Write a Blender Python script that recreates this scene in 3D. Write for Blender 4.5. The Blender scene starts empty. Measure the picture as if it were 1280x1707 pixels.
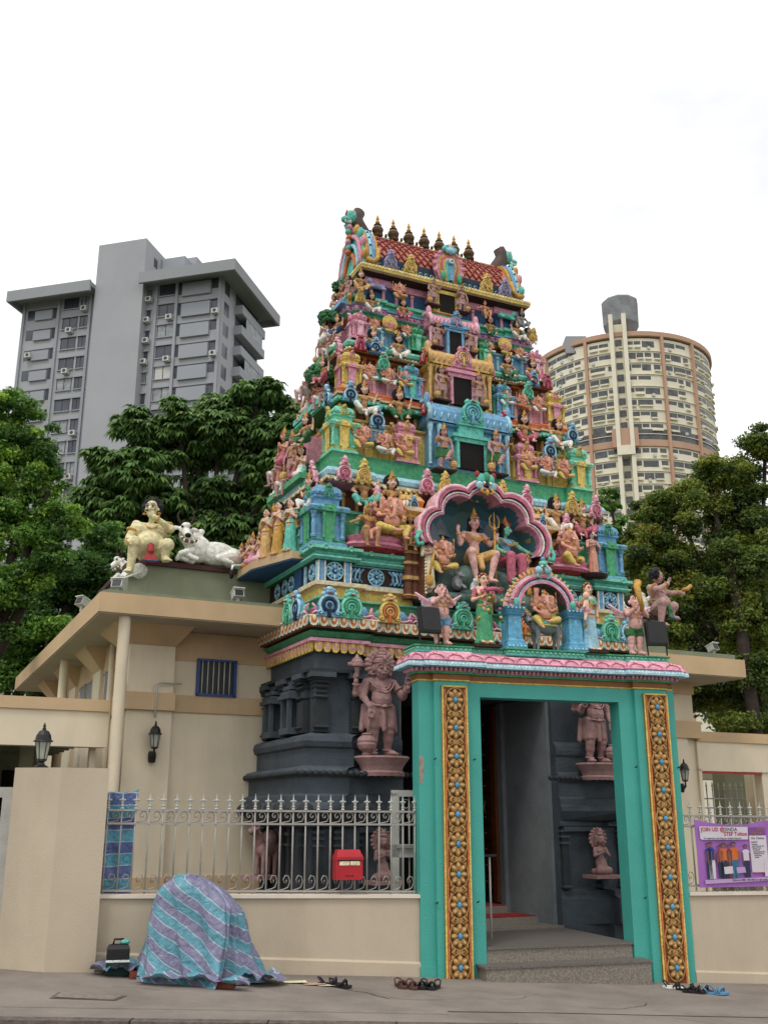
import bpy, bmesh, math, random
import numpy as np
from mathutils import Matrix, Vector
R=math.radians; PI=math.pi
sc=bpy.context.scene; COL=sc.collection
random.seed(7)
# ---------------------------------------------------------------- camera
PITCH=16.69
cd=bpy.data.cameras.new('camera'); cam=bpy.data.objects.new('camera',cd); COL.objects.link(cam)
cd.sensor_fit='VERTICAL'; cd.sensor_height=24.0; cd.lens=1714/1707*24.0; cd.clip_start=.1; cd.clip_end=3000
cam.location=(0,0,1.6); cam.rotation_euler=(R(90+PITCH),0,0); sc.camera=cam
# ---------------------------------------------------------------- sky, sun, exposure
SUN_EL,SUN_AZ=58,-35      # azimuth from +Y (view direction) towards +X, sun behind-left of the camera
world=bpy.data.worlds.new('World'); sc.world=world; world.use_nodes=True
nt=world.node_tree; N=nt.nodes; LK=nt.links; N.clear()
sky=N.new('ShaderNodeTexSky'); sky.sky_type='NISHITA'; sky.sun_disc=False
sky.sun_elevation=R(SUN_EL); sky.sun_rotation=R(180-25); sky.air_density=1.0; sky.dust_density=3.0
b1=N.new('ShaderNodeBackground'); b1.inputs[1].default_value=0.10; LK.new(sky.outputs[0],b1.inputs[0])
tc=N.new('ShaderNodeTexCoord'); mp=N.new('ShaderNodeMapping'); mp.inputs['Scale'].default_value=(1,1,2.5)
ns=N.new('ShaderNodeTexNoise'); ns.inputs['Scale'].default_value=2.2; ns.inputs['Detail'].default_value=6; ns.inputs['Roughness'].default_value=.55
cr=N.new('ShaderNodeValToRGB'); cr.color_ramp.elements[0].position=.38; cr.color_ramp.elements[0].color=(.73,.735,.76,1)
cr.color_ramp.elements[1].position=.60; cr.color_ramp.elements[1].color=(1.0,1.0,.985,1)
b2=N.new('ShaderNodeBackground'); b2.inputs[1].default_value=1.3
LK.new(tc.outputs['Generated'],mp.inputs[0]); LK.new(mp.outputs[0],ns.inputs[0]); LK.new(ns.outputs[0],cr.inputs[0]); LK.new(cr.outputs[0],b2.inputs[0])
mx=N.new('ShaderNodeMixShader'); mx.inputs[0].default_value=.93
LK.new(b1.outputs[0],mx.inputs[1]); LK.new(b2.outputs[0],mx.inputs[2])
wo=N.new('ShaderNodeOutputWorld'); LK.new(mx.outputs[0],wo.inputs[0])
sl=bpy.data.lights.new('sun','SUN'); sl.energy=1.1; sl.angle=R(14); sl.color=(1,.96,.9)
sun=bpy.data.objects.new('sun',sl); COL.objects.link(sun)
sd=Vector((math.sin(R(-25))*math.cos(R(SUN_EL)),-math.cos(R(-25))*math.cos(R(SUN_EL)),math.sin(R(SUN_EL))))
sun.rotation_euler=sd.to_track_quat('Z','Y').to_euler(); sun.location=(0,0,60)
sc.view_settings.view_transform='Standard'; sc.view_settings.look='None'; sc.view_settings.gamma=1; sc.view_settings.exposure=0.1
sc.render.engine='CYCLES'; sc.cycles.max_bounces=6

# ---------------------------------------------------------------- materials
def lin(h):
    h=h.lstrip('#'); o=[]
    for i in (0,2,4):
        c=int(h[i:i+2],16)/255; o.append(c/12.92 if c<=.04045 else ((c+.055)/1.055)**2.4)
    return tuple(o)
MC={}
def mat(name,hexc,rough=.6,var=.12,vs=6,bump=.15,bs=30,hex2=None,metal=0,dirt=0,spec=.4,coat=0):
    if name in MC: return MC[name]
    m=bpy.data.materials.new(name); m.use_nodes=True; t=m.node_tree; n=t.nodes; l=t.links; bs_=n['Principled BSDF']
    c=lin(hexc); c2=lin(hex2) if hex2 else tuple(x*(1-var*2) for x in c)
    tcn=n.new('ShaderNodeTexCoord'); nz=n.new('ShaderNodeTexNoise'); nz.inputs['Scale'].default_value=vs; nz.inputs['Detail'].default_value=7; nz.inputs['Roughness'].default_value=.62
    l.new(tcn.outputs['Object'],nz.inputs[0])
    rp=n.new('ShaderNodeValToRGB'); rp.color_ramp.elements[0].position=.33; rp.color_ramp.elements[1].position=.62
    rp.color_ramp.elements[0].color=(*c2,1); rp.color_ramp.elements[1].color=(*c,1); l.new(nz.outputs[0],rp.inputs[0])
    out=rp.outputs[0]
    if dirt:
        n2=n.new('ShaderNodeTexNoise'); n2.inputs['Scale'].default_value=vs*.35; n2.inputs['Detail'].default_value=9; n2.inputs['Roughness'].default_value=.7
        mpp=n.new('ShaderNodeMapping'); mpp.inputs['Scale'].default_value=(1,1,.18); l.new(tcn.outputs['Object'],mpp.inputs[0]); l.new(mpp.outputs[0],n2.inputs[0])
        r2=n.new('ShaderNodeValToRGB'); r2.color_ramp.elements[0].position=.5; r2.color_ramp.elements[1].position=.75
        r2.color_ramp.elements[0].color=(0,0,0,1); r2.color_ramp.elements[1].color=(dirt,)*3+(1,); l.new(n2.outputs[0],r2.inputs[0])
        mm=n.new('ShaderNodeMix'); mm.data_type='RGBA'; l.new(r2.outputs[0],mm.inputs[0]); l.new(out,mm.inputs[6]); mm.inputs[7].default_value=(c[0]*.42,c[1]*.4,c[2]*.36,1); out=mm.outputs[2]
    l.new(out,bs_.inputs['Base Color'])
    if bump:
        nb=n.new('ShaderNodeTexNoise'); nb.inputs['Scale'].default_value=bs; nb.inputs['Detail'].default_value=5; l.new(tcn.outputs['Object'],nb.inputs[0])
        bp=n.new('ShaderNodeBump'); bp.inputs['Strength'].default_value=bump; bp.inputs['Distance'].default_value=.02; l.new(nb.outputs[0],bp.inputs['Height']); l.new(bp.outputs[0],bs_.inputs['Normal'])
    bs_.inputs['Roughness'].default_value=rough; bs_.inputs['Metallic'].default_value=metal; bs_.inputs['Specular IOR Level'].default_value=spec
    MC[name]=m; return m
def P(name,h,**k):      # painted plaster of the tower
    c=[int(h[i:i+2],16) for i in(1,3,5)]; g_=sum(c)/3; h='#'+''.join('%02x'%int(min(255,(x*.79+g_*.21)*1.22)) for x in c)
    return mat('paint_'+name,h,rough=.6,var=.2,vs=18,bump=.7,bs=55,dirt=.4,spec=.3,**k)
TEAL=P('teal','#4fb3a0'); MINT=P('mint','#63bd9c'); GREEN=P('green','#3f9a66'); DGREEN=P('dark_green','#276a41'); BLUE=P('blue','#5b93b8'); LBLUE=P('light_blue','#88bccd')
DBLUE=P('deep_blue','#25507f'); NAVY=P('navy','#1c2c3f'); PINK=P('pink','#c87f95'); LPINK=P('pale_pink','#dba4b0'); ROSE=P('rose','#b5536a'); RED=P('red','#a12b2c'); YEL=P('yellow','#cdb04e')
GOLD=P('gold','#bf8c35'); OCH=P('ochre','#c69a55'); ORA=P('orange','#c8692c'); CRM=P('cream','#d8c9a0'); BRN=P('brown','#6d3f2a'); DBRN=P('dark_brown','#38211a'); LIL=P('lilac','#8d87b4')
WHT=P('white','#d6d2c8'); BLK=P('black','#17161a'); TANC=P('tan_rim','#a99068'); LEAFG=P('leaf_green','#2f6b3c'); GREY=P('grey','#74777a')
SK_GOLD=P('skin_gold','#a9794b'); SK_PEACH=P('skin_peach','#d08c72'); SK_PINK=P('skin_pink','#cf9a90'); SK_MAUVE=P('skin_mauve','#a97f7c'); SK_FAIR=P('skin_fair','#d8ab90'); SK_GREEN=P('skin_green','#62b59a'); SK_YEL=P('skin_ivory','#c9bd8b')
CAVE=P('cave','#4a6a72'); LSTONE=mat('carved_stone','#a5827f',rough=.8,var=.14,vs=12,bump=.5,bs=60,dirt=.3)
DSTONE=mat('charcoal_stone','#4a535b',rough=.75,var=.16,vs=5,bump=.5,bs=50,dirt=.4); DSTONE2=mat('charcoal_stone_dark','#33383c',rough=.75,var=.16,vs=5,bump=.5,bs=50,dirt=.3)
WALL=mat('cream_wall','#ddd0b6',rough=.85,var=.05,vs=1.4,bump=.2,bs=120,dirt=.38,spec=.15); WALL2=mat('boundary_wall','#c1b39d',rough=.85,var=.06,vs=1.1,bump=.18,bs=70,dirt=.4,spec=.15)
BAND=mat('tan_band','#c9ae89',rough=.85,var=.06,vs=1.6,bump=.25,bs=120,dirt=.3,spec=.15); CAPW=mat('wall_cap','#ded2c2',rough=.8,var=.06,vs=3,bump=.2)
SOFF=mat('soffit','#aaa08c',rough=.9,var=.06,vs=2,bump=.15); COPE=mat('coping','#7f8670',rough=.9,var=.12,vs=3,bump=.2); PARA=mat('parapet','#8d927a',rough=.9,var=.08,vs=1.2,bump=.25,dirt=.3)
PORT=mat('portal_teal','#47a79a',rough=.55,var=.07,vs=1.3,bump=.35,bs=60,dirt=.35); SLAB=mat('brown_slab','#4c2a2a',rough=.7)
METAL=mat('fence_paint','#a5a19a',rough=.5,var=.1,vs=10,bump=.1,metal=.2); METALW=mat('gate_paint','#b9b9b2',rough=.5,var=.08); DKMET=mat('black_metal','#1d1b1c',rough=.45,var=.2,bump=.1)
GRAN=mat('granite','#8f877b',rough=.6,var=.3,vs=60,bump=.1); GRAN2=mat('granite_edge','#77706a',rough=.5,var=.3,vs=60,bump=.1)
CONC=mat('pavement_concrete','#8b8178',rough=.9,var=.14,vs=1.7,bump=.5,bs=40,dirt=.6); ROAD=mat('asphalt','#6f6865',rough=.9,var=.2,vs=20,bump=.5,bs=80); KERB=mat('kerb_stone','#6d625c',rough=.9,var=.25,vs=14,bump=.5,bs=60)
DARK=mat('painted_interior_shade','#15110f',rough=.9,var=.3); CARP=mat('red_carpet','#8e2026',rough=.95,var=.2); WOOD=mat('door_wood','#3a1d12',rough=.5,var=.25,vs=8); BRASS=mat('brass','#b08a3c',rough=.35,metal=.7)  # DARK is a near-black colour standing in for shade inside openings
SMOOTHPAINT=PORT
def glass(name,h,rough=.15,alpha=1):
    m=mat(name,h,rough=rough,var=.25,vs=1.5,bump=0,spec=.6); return m
WIN=mat('window_glass','#23262c',rough=.45,var=.25,vs=1.5,bump=0); WINL=glass('window_curtain','#9aa0a2',.5); LAMPG=glass('lamp_glass','#b9bdb0',.2)
# ---------------------------------------------------------------- frames
FRM={'T':(R(25.3),1.358,13.5),'R':(R(17.42),1.944,12.232),'W':(0,0,0),'G':(R(-15),-22,115)}
def fm(fr,u=0,v=0,z=0,rot=0,s=1):
    a,ox,oy=FRM[fr]
    return Matrix.Translation((ox+math.cos(a)*u-math.sin(a)*v,oy+math.sin(a)*u+math.cos(a)*v,z))@Matrix.Rotation(a+R(rot),4,'Z')@Matrix.Scale(s,4)
_c,_s=math.cos(R(PITCH)),math.sin(R(PITCH))
def at(fr,X,Y,v):       # where the sight line of photo point (X,Y) meets the upright plane v of a frame -> (u,z) in that frame
    a,ox,oy=FRM[fr]; b=-(Y-853.5)/1714; r=((X-640)/1714,_c-b*_s,_s+b*_c); cu,su=math.cos(a),math.sin(a)
    d0,d1=r[0]*cu+r[1]*su,-r[0]*su+r[1]*cu; o0,o1=-ox*cu-oy*su,ox*su-oy*cu; t=(v-o1)/d1
    return o0+t*d0,1.6+t*r[2]
def empty(name,M=None,parent=None):
    o=bpy.data.objects.new(name,None); o.empty_display_size=.2; COL.objects.link(o)
    if M is not None: o.matrix_world=M
    if parent: o.parent=parent
    return o
def tag(o,label=None,cat=None,group=None,kind=None):
    if label: o['label']=label
    if cat: o['category']=cat
    if group: o['group']=group
    if kind: o['kind']=kind
    return o
def thing(name,label,cat,fr='W',u=0,v=0,z=0,rot=0,group=None,s=1):
    return tag(empty(name,fm(fr,u,v,z,rot,s)),label,cat,group)
# ---------------------------------------------------------------- mesh builder
class MB:
    def __init__(s): s.v=[];s.f=[];s.m=[];s.s=[];s.mx=None
    def add(s,vs,fs,m,sm=False):
        o=len(s.v)
        if s.mx is not None: vs=[s.mx@Vector(p) for p in vs]
        s.v+=[tuple(p) for p in vs]; s.f+=[tuple(i+o for i in f) for f in fs]; s.m+=[m]*len(fs); s.s+=[sm]*len(fs)
    def box(s,x0,x1,y0,y1,z0,z1,m):
        s.add([(x0,y0,z0),(x1,y0,z0),(x1,y1,z0),(x0,y1,z0),(x0,y0,z1),(x1,y0,z1),(x1,y1,z1),(x0,y1,z1)],[(3,2,1,0),(4,5,6,7),(0,1,5,4),(1,2,6,5),(2,3,7,6),(3,0,4,7)],m)
    def bar(s,a,b,w,h,m):   # box beam between two points
        a=Vector(a);b=Vector(b);d=(b-a).normalized();up=Vector((0,0,1)) if abs(d.z)<.95 else Vector((0,1,0))
        x=d.cross(up).normalized()*w/2;y=x.cross(d).normalized()*h/2
        s.add([a-x-y,a+x-y,a+x+y,a-x+y,b-x-y,b+x-y,b+x+y,b-x+y],[(3,2,1,0),(4,5,6,7),(0,1,5,4),(1,2,6,5),(2,3,7,6),(3,0,4,7)],m)
    def prism(s,pts,y0,y1,m,sm=False):  # outline in XZ (counter-clockwise from the front), extruded y0 (front) .. y1
        n=len(pts); vs=[(p[0],y0,p[1]) for p in pts]+[(p[0],y1,p[1]) for p in pts]
        s.add(vs,[tuple(range(n)),tuple(range(2*n-1,n-1,-1))],m); s.add(vs,[(i,i+n,(i+1)%n+n,(i+1)%n) for i in range(n)],m,sm)
    def slab(s,pts,z0,z1,m):            # outline in XY
        n=len(pts); vs=[(p[0],p[1],z0) for p in pts]+[(p[0],p[1],z1) for p in pts]
        s.add(vs,[tuple(range(n-1,-1,-1)),tuple(range(n,2*n))]+[(i,(i+1)%n,(i+1)%n+n,i+n) for i in range(n)],m)
    def lathe(s,prof,c,m,seg=12,sx=1,sy=1,ms=None,sm=True,a0=0):
        vs=[];k=len(prof)
        for r,z in prof:
            for i in range(seg):
                a=2*PI*i/seg+a0; vs.append((c[0]+r*sx*math.cos(a),c[1]+r*sy*math.sin(a),c[2]+z))
        for j in range(k-1):
            s.add(vs[j*seg:(j+2)*seg],[(i,(i+1)%seg,(i+1)%seg+seg,i+seg) for i in range(seg)],ms[j] if ms else m,sm)
        s.add(vs[:seg],[tuple(range(seg-1,-1,-1))],ms[0] if ms else m); s.add(vs[-seg:],[tuple(range(seg))],ms[-1] if ms else m)
    def tube(s,pts,r,m,seg=6,closed=False,r2=None):
        P_=[Vector(p) for p in pts];n=len(P_);vs=[];pu=None
        for i in range(n):
            d=(P_[(i+1)%n]-P_[i-1]) if closed else (P_[min(i+1,n-1)]-P_[max(i-1,0)])
            d.normalize()
            if pu is None: pu=Vector((0,0,1)) if abs(d.z)<.9 else Vector((1,0,0))
            x=d.cross(pu).normalized(); y=x.cross(d).normalized(); pu=y
            rr=r+(r2-r)*i/(n-1) if r2 is not None else r
            for k in range(seg):
                a=2*PI*k/seg; vs.append(P_[i]+x*rr*math.cos(a)+y*rr*math.sin(a))
        fs=[]
        for i in range(n if closed else n-1):
            j=(i+1)%n
            fs+=[(i*seg+k,i*seg+(k+1)%seg,j*seg+(k+1)%seg,j*seg+k) for k in range(seg)]
        if not closed: fs+=[tuple(range(seg-1,-1,-1)),tuple(range((n-1)*seg,n*seg))]
        s.add(vs,fs,m,True)
    def ell(s,c,r,m,seg=10,rings=7,rot=None):
        c=Vector(c);r=r if hasattr(r,'__len__') else (r,)*3; vs=[];fs=[]
        for j in range(rings+1):
            t=PI*j/rings
            for i in range(seg):
                a=2*PI*i/seg; p=Vector((r[0]*math.sin(t)*math.cos(a),r[1]*math.sin(t)*math.sin(a),-r[2]*math.cos(t)))
                if rot is not None: p=rot@p
                vs.append(c+p)
        for j in range(rings):
            fs+=[(j*seg+i,j*seg+(i+1)%seg,(j+1)*seg+(i+1)%seg,(j+1)*seg+i) for i in range(seg)]
        s.add(vs,fs,m,True)
    def cap(s,a,b,ra,rb,m=None,seg=10):
        a=Vector(a);b=Vector(b);L=(b-a).length
        if L<1e-5: return s.ell(a,ra,m)
        q=(b-a).to_track_quat('Z','Y').to_matrix(); prof=[]
        for j in range(4): t=PI/2*(j+.02)/4; prof.append((ra*math.sin(t),-ra*math.cos(t)))
        for j in range(4): t=PI/2*(j+.98)/4; prof.append((rb*math.cos(t),L+rb*math.sin(t)))
        vs=[]
        for r,z in prof:
            for i in range(seg): an=2*PI*i/seg; vs.append(a+q@Vector((r*math.cos(an),r*math.sin(an),z)))
        fs=[(j*seg+i,j*seg+(i+1)%seg,(j+1)*seg+(i+1)%seg,(j+1)*seg+i) for j in range(7) for i in range(seg)]
        fs+=[tuple(range(seg-1,-1,-1)),tuple(range(7*seg,8*seg))]
        s.add(vs,fs,m,True)
    def mesh(s,name):
        me=bpy.data.meshes.new(name); ml=[]
        for m in s.m:
            if m not in ml: ml.append(m)
        me.from_pydata(s.v,[],s.f); ix={m:i for i,m in enumerate(ml)}
        me.polygons.foreach_set('material_index',[ix[m] for m in s.m]); me.polygons.foreach_set('use_smooth',s.s)
        for m in ml: me.materials.append(m)
        me.update(); return me
    def build(s,name,parent=None,M=None):
        o=bpy.data.objects.new(name,s.mesh(name)); COL.objects.link(o)
        if parent is not None: o.parent=parent
        if M is not None: o.matrix_world=M
        return o
def offs(poly,d):
    n=len(poly);o=[]
    for i in range(n):
        a=Vector(poly[i-1]);b=Vector(poly[i]);c=Vector(poly[(i+1)%n]); e1=(b-a).normalized();e2=(c-b).normalized()
        n1=Vector((e1.y,-e1.x));n2=Vector((e2.y,-e2.x)); k=1+n1.dot(n2)
        o.append(tuple(b+(n1+n2)*d/max(k,.3)))
    return o
def ring(mb,poly,prof,mats,top=True,bottom=True):
    n=len(poly); loops=[[(p[0],p[1],z) for p in offs(poly,d)] for d,z in prof]
    for j in range(len(prof)-1):
        m=mats[j] if isinstance(mats,(list,tuple)) else mats
        mb.add(loops[j]+loops[j+1],[(i,(i+1)%n,(i+1)%n+n,i+n) for i in range(n)],m)
    mm=mats if not isinstance(mats,(list,tuple)) else None
    if top: mb.add(loops[-1],[tuple(range(n))],mm or mats[-1])
    if bottom: mb.add(loops[0],[tuple(range(n-1,-1,-1))],mm or mats[0])
def slots(poly,d,pitch,z,sides='fl'):
    """frames along the front- and left-facing edges of a footprint: local x along the edge, -y outward"""
    pts=offs(poly,d);n=len(pts)
    for i in range(n):
        a=Vector(pts[i]);b=Vector(pts[(i+1)%n]);e=b-a;L=e.length
        if L<pitch*.6: continue
        e.normalize(); nx,ny=e.y,-e.x
        if not((ny<-.5 and 'f' in sides) or (nx<-.5 and 'l' in sides) or (nx>.5 and 'r' in sides)): continue
        k=max(1,round(L/pitch))
        for j in range(k):
            p=a+e*(L*(j+.5)/k)
            M=Matrix(((e.x,-nx,0,p.x),(e.y,-ny,0,p.y),(0,0,1,z),(0,0,0,1)))
            yield M,L/k
def arc(c,r,a0,a1,n,y=0):
    return [(c[0]+r*math.cos(R(a0+(a1-a0)*i/n)),y,c[1]+r*math.sin(R(a0+(a1-a0)*i/n))) for i in range(n+1)]
def kudu(mb,w,h,A,B,C=None,D=None):
    """horseshoe ornament standing at local origin, facing -y"""
    C=C or A; D=D or B; r=w*.36; cz=r*1.15
    pts=[(-w*.5,0),(w*.5,0)]+[(r*1.2*math.cos(R(t)),cz+r*1.2*math.sin(R(t))) for t in range(-20,201,20)]
    mb.prism([(x,z) for x,z in pts],-.02,.03,A)
    mb.tube(arc((0,cz),r*1.1,-50,230,14,-.028),w*.06,C,5)
    mb.tube(arc((0,cz),r*.72,-60,240,12,-.034),w*.05,D,5)
    mb.tube(arc((0,cz),r*.4,-70,250,10,-.036),w*.04,A,5)
    mb.cap((0,-.03,cz),(0,-.03,.02*h),w*.07,w*.09,B,6)
    for sx in(-1,1):
        mb.tube([(sx*(w*.36+w*.1*(1-i/8)*math.cos(i*.9)),-.034,w*.12+w*.1*(1-i/8)*math.sin(i*.9)) for i in range(8)],w*.035,C,5)
    zt=cz+r*1.12; hh=max(h-zt,.04)
    mb.ell((0,-.02,zt+hh*.3),(w*.24,.04,hh*.36),A,9,6); mb.ell((0,-.03,zt+hh*.68),(w*.15,.035,hh*.26),C,8,6); mb.ell((0,-.02,zt+hh*.9),(w*.08,.02,hh*.16),D,6,5)
    for sx in(-1,1):
        mb.ell((sx*w*.25,-.02,zt+hh*.12),(w*.09,.03,w*.1),C,7,5); mb.ell((sx*w*.2,-.02,zt+hh*.6),(w*.07,.02,w*.08),A,6,5); mb.ell((sx*w*.09,-.06,zt+hh*.38),w*.035,WHT,5,4); mb.ell((sx*w*.09,-.068,zt+hh*.38),w*.018,BLK,5,4)
    mb.ell((0,-.06,zt+hh*.2),(w*.1,.02,w*.035),RED,6,4)
def petal(mb,w,h,m,m2,t=.03,inner=.55):
    """hanging U-shaped petal, top edge at z=0"""
    def U(ww,hh,z0): return [(-ww/2,z0),(-ww/2,z0-hh*.6),(-ww*.3,z0-hh*.93),(0,z0-hh),(ww*.3,z0-hh*.93),(ww/2,z0-hh*.6),(ww/2,z0)]
    mb.prism(U(w*.9,h,0),-t,0,m); mb.prism(U(w*.55,h*.72,-.001),-t-.008,-t+.002,m2); mb.prism(U(w*.28,h*.45,-.002),-t-.014,-t-.004,m)
def fp(w,vf,vb,cb=.5,pc=.06,cw=1.1,cc=0,sp=.08,s0=.9,s1=2.0):
    q=[(-w,vf),(-w+cb,vf),(-w+cb,vf+pc)]
    if cc: q+=[(-cw,vf+pc),(-cw,vf+pc-cc),(cw,vf+pc-cc),(cw,vf+pc)]
    q+=[(w-cb,vf+pc),(w-cb,vf),(w,vf),(w,vb),(-w,vb)]
    if sp: q+=[(-w,s1),(-w-sp,s1),(-w-sp,s0),(-w,s0)]
    return q
# ---------------------------------------------------------------- remeshed sculpture
PEND=[]   # (template object, base mesh)
RMC=bpy.data.collections.new('sculpt_tmp'); COL.children.link(RMC)
def sculpt(mb,vox,m,name,sm=2):
    me=mb.mesh(name); me.materials.clear(); me.materials.append(m)
    me.polygons.foreach_set('material_index',[0]*len(me.polygons))
    o=bpy.data.objects.new('tmp',me); RMC.objects.link(o)
    r=o.modifiers.new('r','REMESH'); r.mode='VOXEL'; r.voxel_size=vox; r.use_smooth_shade=True
    s=o.modifiers.new('s','SMOOTH'); s.factor=.5; s.iterations=sm
    PEND.append((o,me,m,name)); return me
RECOL=[]
def flush():
    dg=bpy.context.evaluated_depsgraph_get(); new={}
    for o,me,m,name in PEND:
        nm=bpy.data.meshes.new_from_object(o.evaluated_get(dg)); nm.name=name
        nm.materials.clear(); nm.materials.append(m); nm.polygons.foreach_set('use_smooth',[True]*len(nm.polygons)); new[me.name]=nm
    for o,me,m,name in PEND: bpy.data.objects.remove(o)
    for ob in bpy.data.objects:
        if ob.type=='MESH' and ob.data.name in new: ob.data=new[ob.data.name]
    for ob,m in RECOL:
        ob.material_slots[0].link='OBJECT'; ob.material_slots[0].material=m
    bpy.data.collections.remove(RMC)
class G:
    """group of primitives that becomes one sculpted part"""
    def __init__(s): s.b=MB()
    def c(s,a,b,ra,rb=None): s.b.cap(a,b,ra,ra if rb is None else rb,None,9); return s
    def e(s,c,r,rot=None): s.b.ell(c,r,None,10,8,rot); return s
def hand(g,w,d,nrm,k,curl=.4):
    """palm + four fingers + thumb; w wrist, d direction of the hand, nrm palm normal, k hand length"""
    w=Vector(w);d=Vector(d).normalized();n=Vector(nrm).normalized();x=d.cross(n).normalized(); n=x.cross(d)
    p=w+d*k*.42; g.c(w,p,k*.16,k*.22)
    g.c(p-x*k*.13,p+x*k*.13,k*.15)
    for i,(o,l) in enumerate(((-.23,.46),(-.08,.54),(.08,.5),(.23,.38))):
        a=p+d*k*.1+x*k*o; q=a+(d*math.cos(curl*.6)+n*math.sin(curl*.6)+x*o*.25)*k*l*.55; r=q+(d*math.cos(curl*1.7)+n*math.sin(curl*1.7))*k*l*.5
        g.c(a,q,k*.082,k*.075); g.c(q,r,k*.075,k*.06)
    a=w+d*k*.25-x*k*.18; q=a+(d*.6-x*.7+n*.25)*k*.25; g.c(a,q,k*.1,k*.08); g.c(q,q+(d*.9-x*.1+n*.3)*k*.22,k*.08,k*.06)
# ---------------------------------------------------------------- statues
V=Vector
class Fig:
    def __init__(s,vox=.014): s.vox=vox; s.gr={}; s.pl={}; s.fin=None
    def g(s,name,m=None,vox=None):
        if name not in s.gr: s.gr[name]=(G(),m,vox or s.vox)
        return s.gr[name][0]
    def p(s,name):
        if name not in s.pl: s.pl[name]=MB()
        return s.pl[name]
    def done(s,key):
        s.fin=[(n,sculpt(g.b,vx,m,key+'_'+n)) for n,(g,m,vx) in s.gr.items()]+[(n,b.mesh(key+'_'+n)) for n,b in s.pl.items() if b.v]
        return s
    def place(s,name,label,cat,fr,u,v,z,h=1,rot=0,group=None,col=None,flip=False,skip=()):
        M=fm(fr,u,v,z,rot,h)
        if flip: M=M@Matrix.Diagonal((-1,1,1,1))
        r=tag(empty(name,M),label,cat,group)
        for n,me in s.fin:
            if n in skip: continue
            o=bpy.data.objects.new(n,me); COL.objects.link(o); o.parent=r
            if col and n in col: RECOL.append((o,col[n]))
        return r
def head(F,hd,k=.085,fy=0,ft=0,sk=SK_PEACH,eyes=True,ears=True,mous=False,lips=ROSE,big=1):
    """k: half height of the head; fy turn about z, ft tilt up"""
    H=Matrix.Translation(hd)@Matrix.Rotation(R(fy),4,'Z')@Matrix.Rotation(R(-ft),4,'X')
    b=F.g('body',sk); T=lambda x,y,z:H@V((x*k,y*k,z*k)); rot=H.to_3x3()
    b.e(T(0,.05,.15),(k*.74,k*.86,k*.86),rot); b.e(T(0,-.16,-.38),(k*.55,k*.6,k*.6),rot); b.c(T(0,-.35,-.72),T(0,-.45,-.74),k*.22,k*.2)
    b.c(T(0,-.78,.12),T(0,-.98,-.2),k*.1,k*.15); b.e(T(.3,-.55,-.25),k*.24); b.e(T(-.3,-.55,-.25),k*.24)
    b.c(T(-.45,-.68,.32),T(.45,-.68,.32),k*.13)
    b.c(T(-.16,-.86,-.47),T(.16,-.86,-.47),k*.08)
    if ears:
        for sx in(-1,1): b.e(T(sx*.76,.05,-.05),(k*.12,k*.2,k*.32),rot)
    if eyes:
        f=F.p('face'); 
        for sx in(-1,1):
            f.ell(T(sx*.32,-.74*1.0,.12),(k*.19,k*.1,k*.12*big),WHT,8,6,rot); f.ell(T(sx*.31,-.83,.12),(k*.085,k*.05,k*.1*big),BLK,6,5,rot)
            f.tube([T(sx*.1,-.86,.36),T(sx*.33,-.86,.46),T(sx*.56,-.74,.36)],k*.045,BLK,5)
            f.tube([T(sx*.14,-.8,.2),T(sx*.33,-.88,.26),T(sx*.52,-.74,.16)],k*.03,BLK,5)
        f.tube([T(-.22,-.9,-.45),T(0,-.99,-.46),T(.22,-.9,-.45)],k*.065,lips,6)
        f.ell(T(0,-.9,.5),k*.07,RED,6,5)
        if mous:
            for sx in(-1,1): f.tube([T(0,-1.0,-.3),T(sx*.25,-1.0,-.36),T(sx*.5,-.8,-.3),T(sx*.68,-.7,-.12)],k*.12,BLK,6,r2=k*.03)
    return T
def limb(b,pts,rs):
    for i in range(len(pts)-1): b.c(pts[i],pts[i+1],rs[i],rs[i+1])
def torso(b,ch,be,pe,nk,hd,fat=1,sw=.12,depth=.75):
    ch,be,pe,nk=map(V,(ch,be,pe,nk))
    b.e(ch,(sw*.92,.075*depth*1.2,.1)); b.c(ch+V((-sw*.75,0,.055)),ch+V((sw*.75,0,.055)),.05)
    b.e(be,(.085*fat,.08*fat,.1*fat)); b.c(ch,be,.085,.08*fat); b.c(be,pe,.08*fat,.09)
    b.e(pe,(.105,.085,.075)); b.c(nk,hd,.036,.038)
    for sx in(-1,1): b.e(ch+V((sx*.055,-.055*depth-.012,.0)),(.05,.035,.045))
def foot(b,a,t,k=1):
    a,t=V(a),V(t); b.c(a,t,.034*k,.03*k); d=(t-a).normalized(); x=d.cross(V((0,0,1)))
    for o in(-.026,-.009,.009,.026): b.c(t+x*o*k,t+x*o*1.15*k+d*.03*k,.013*k,.011*k)
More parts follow.
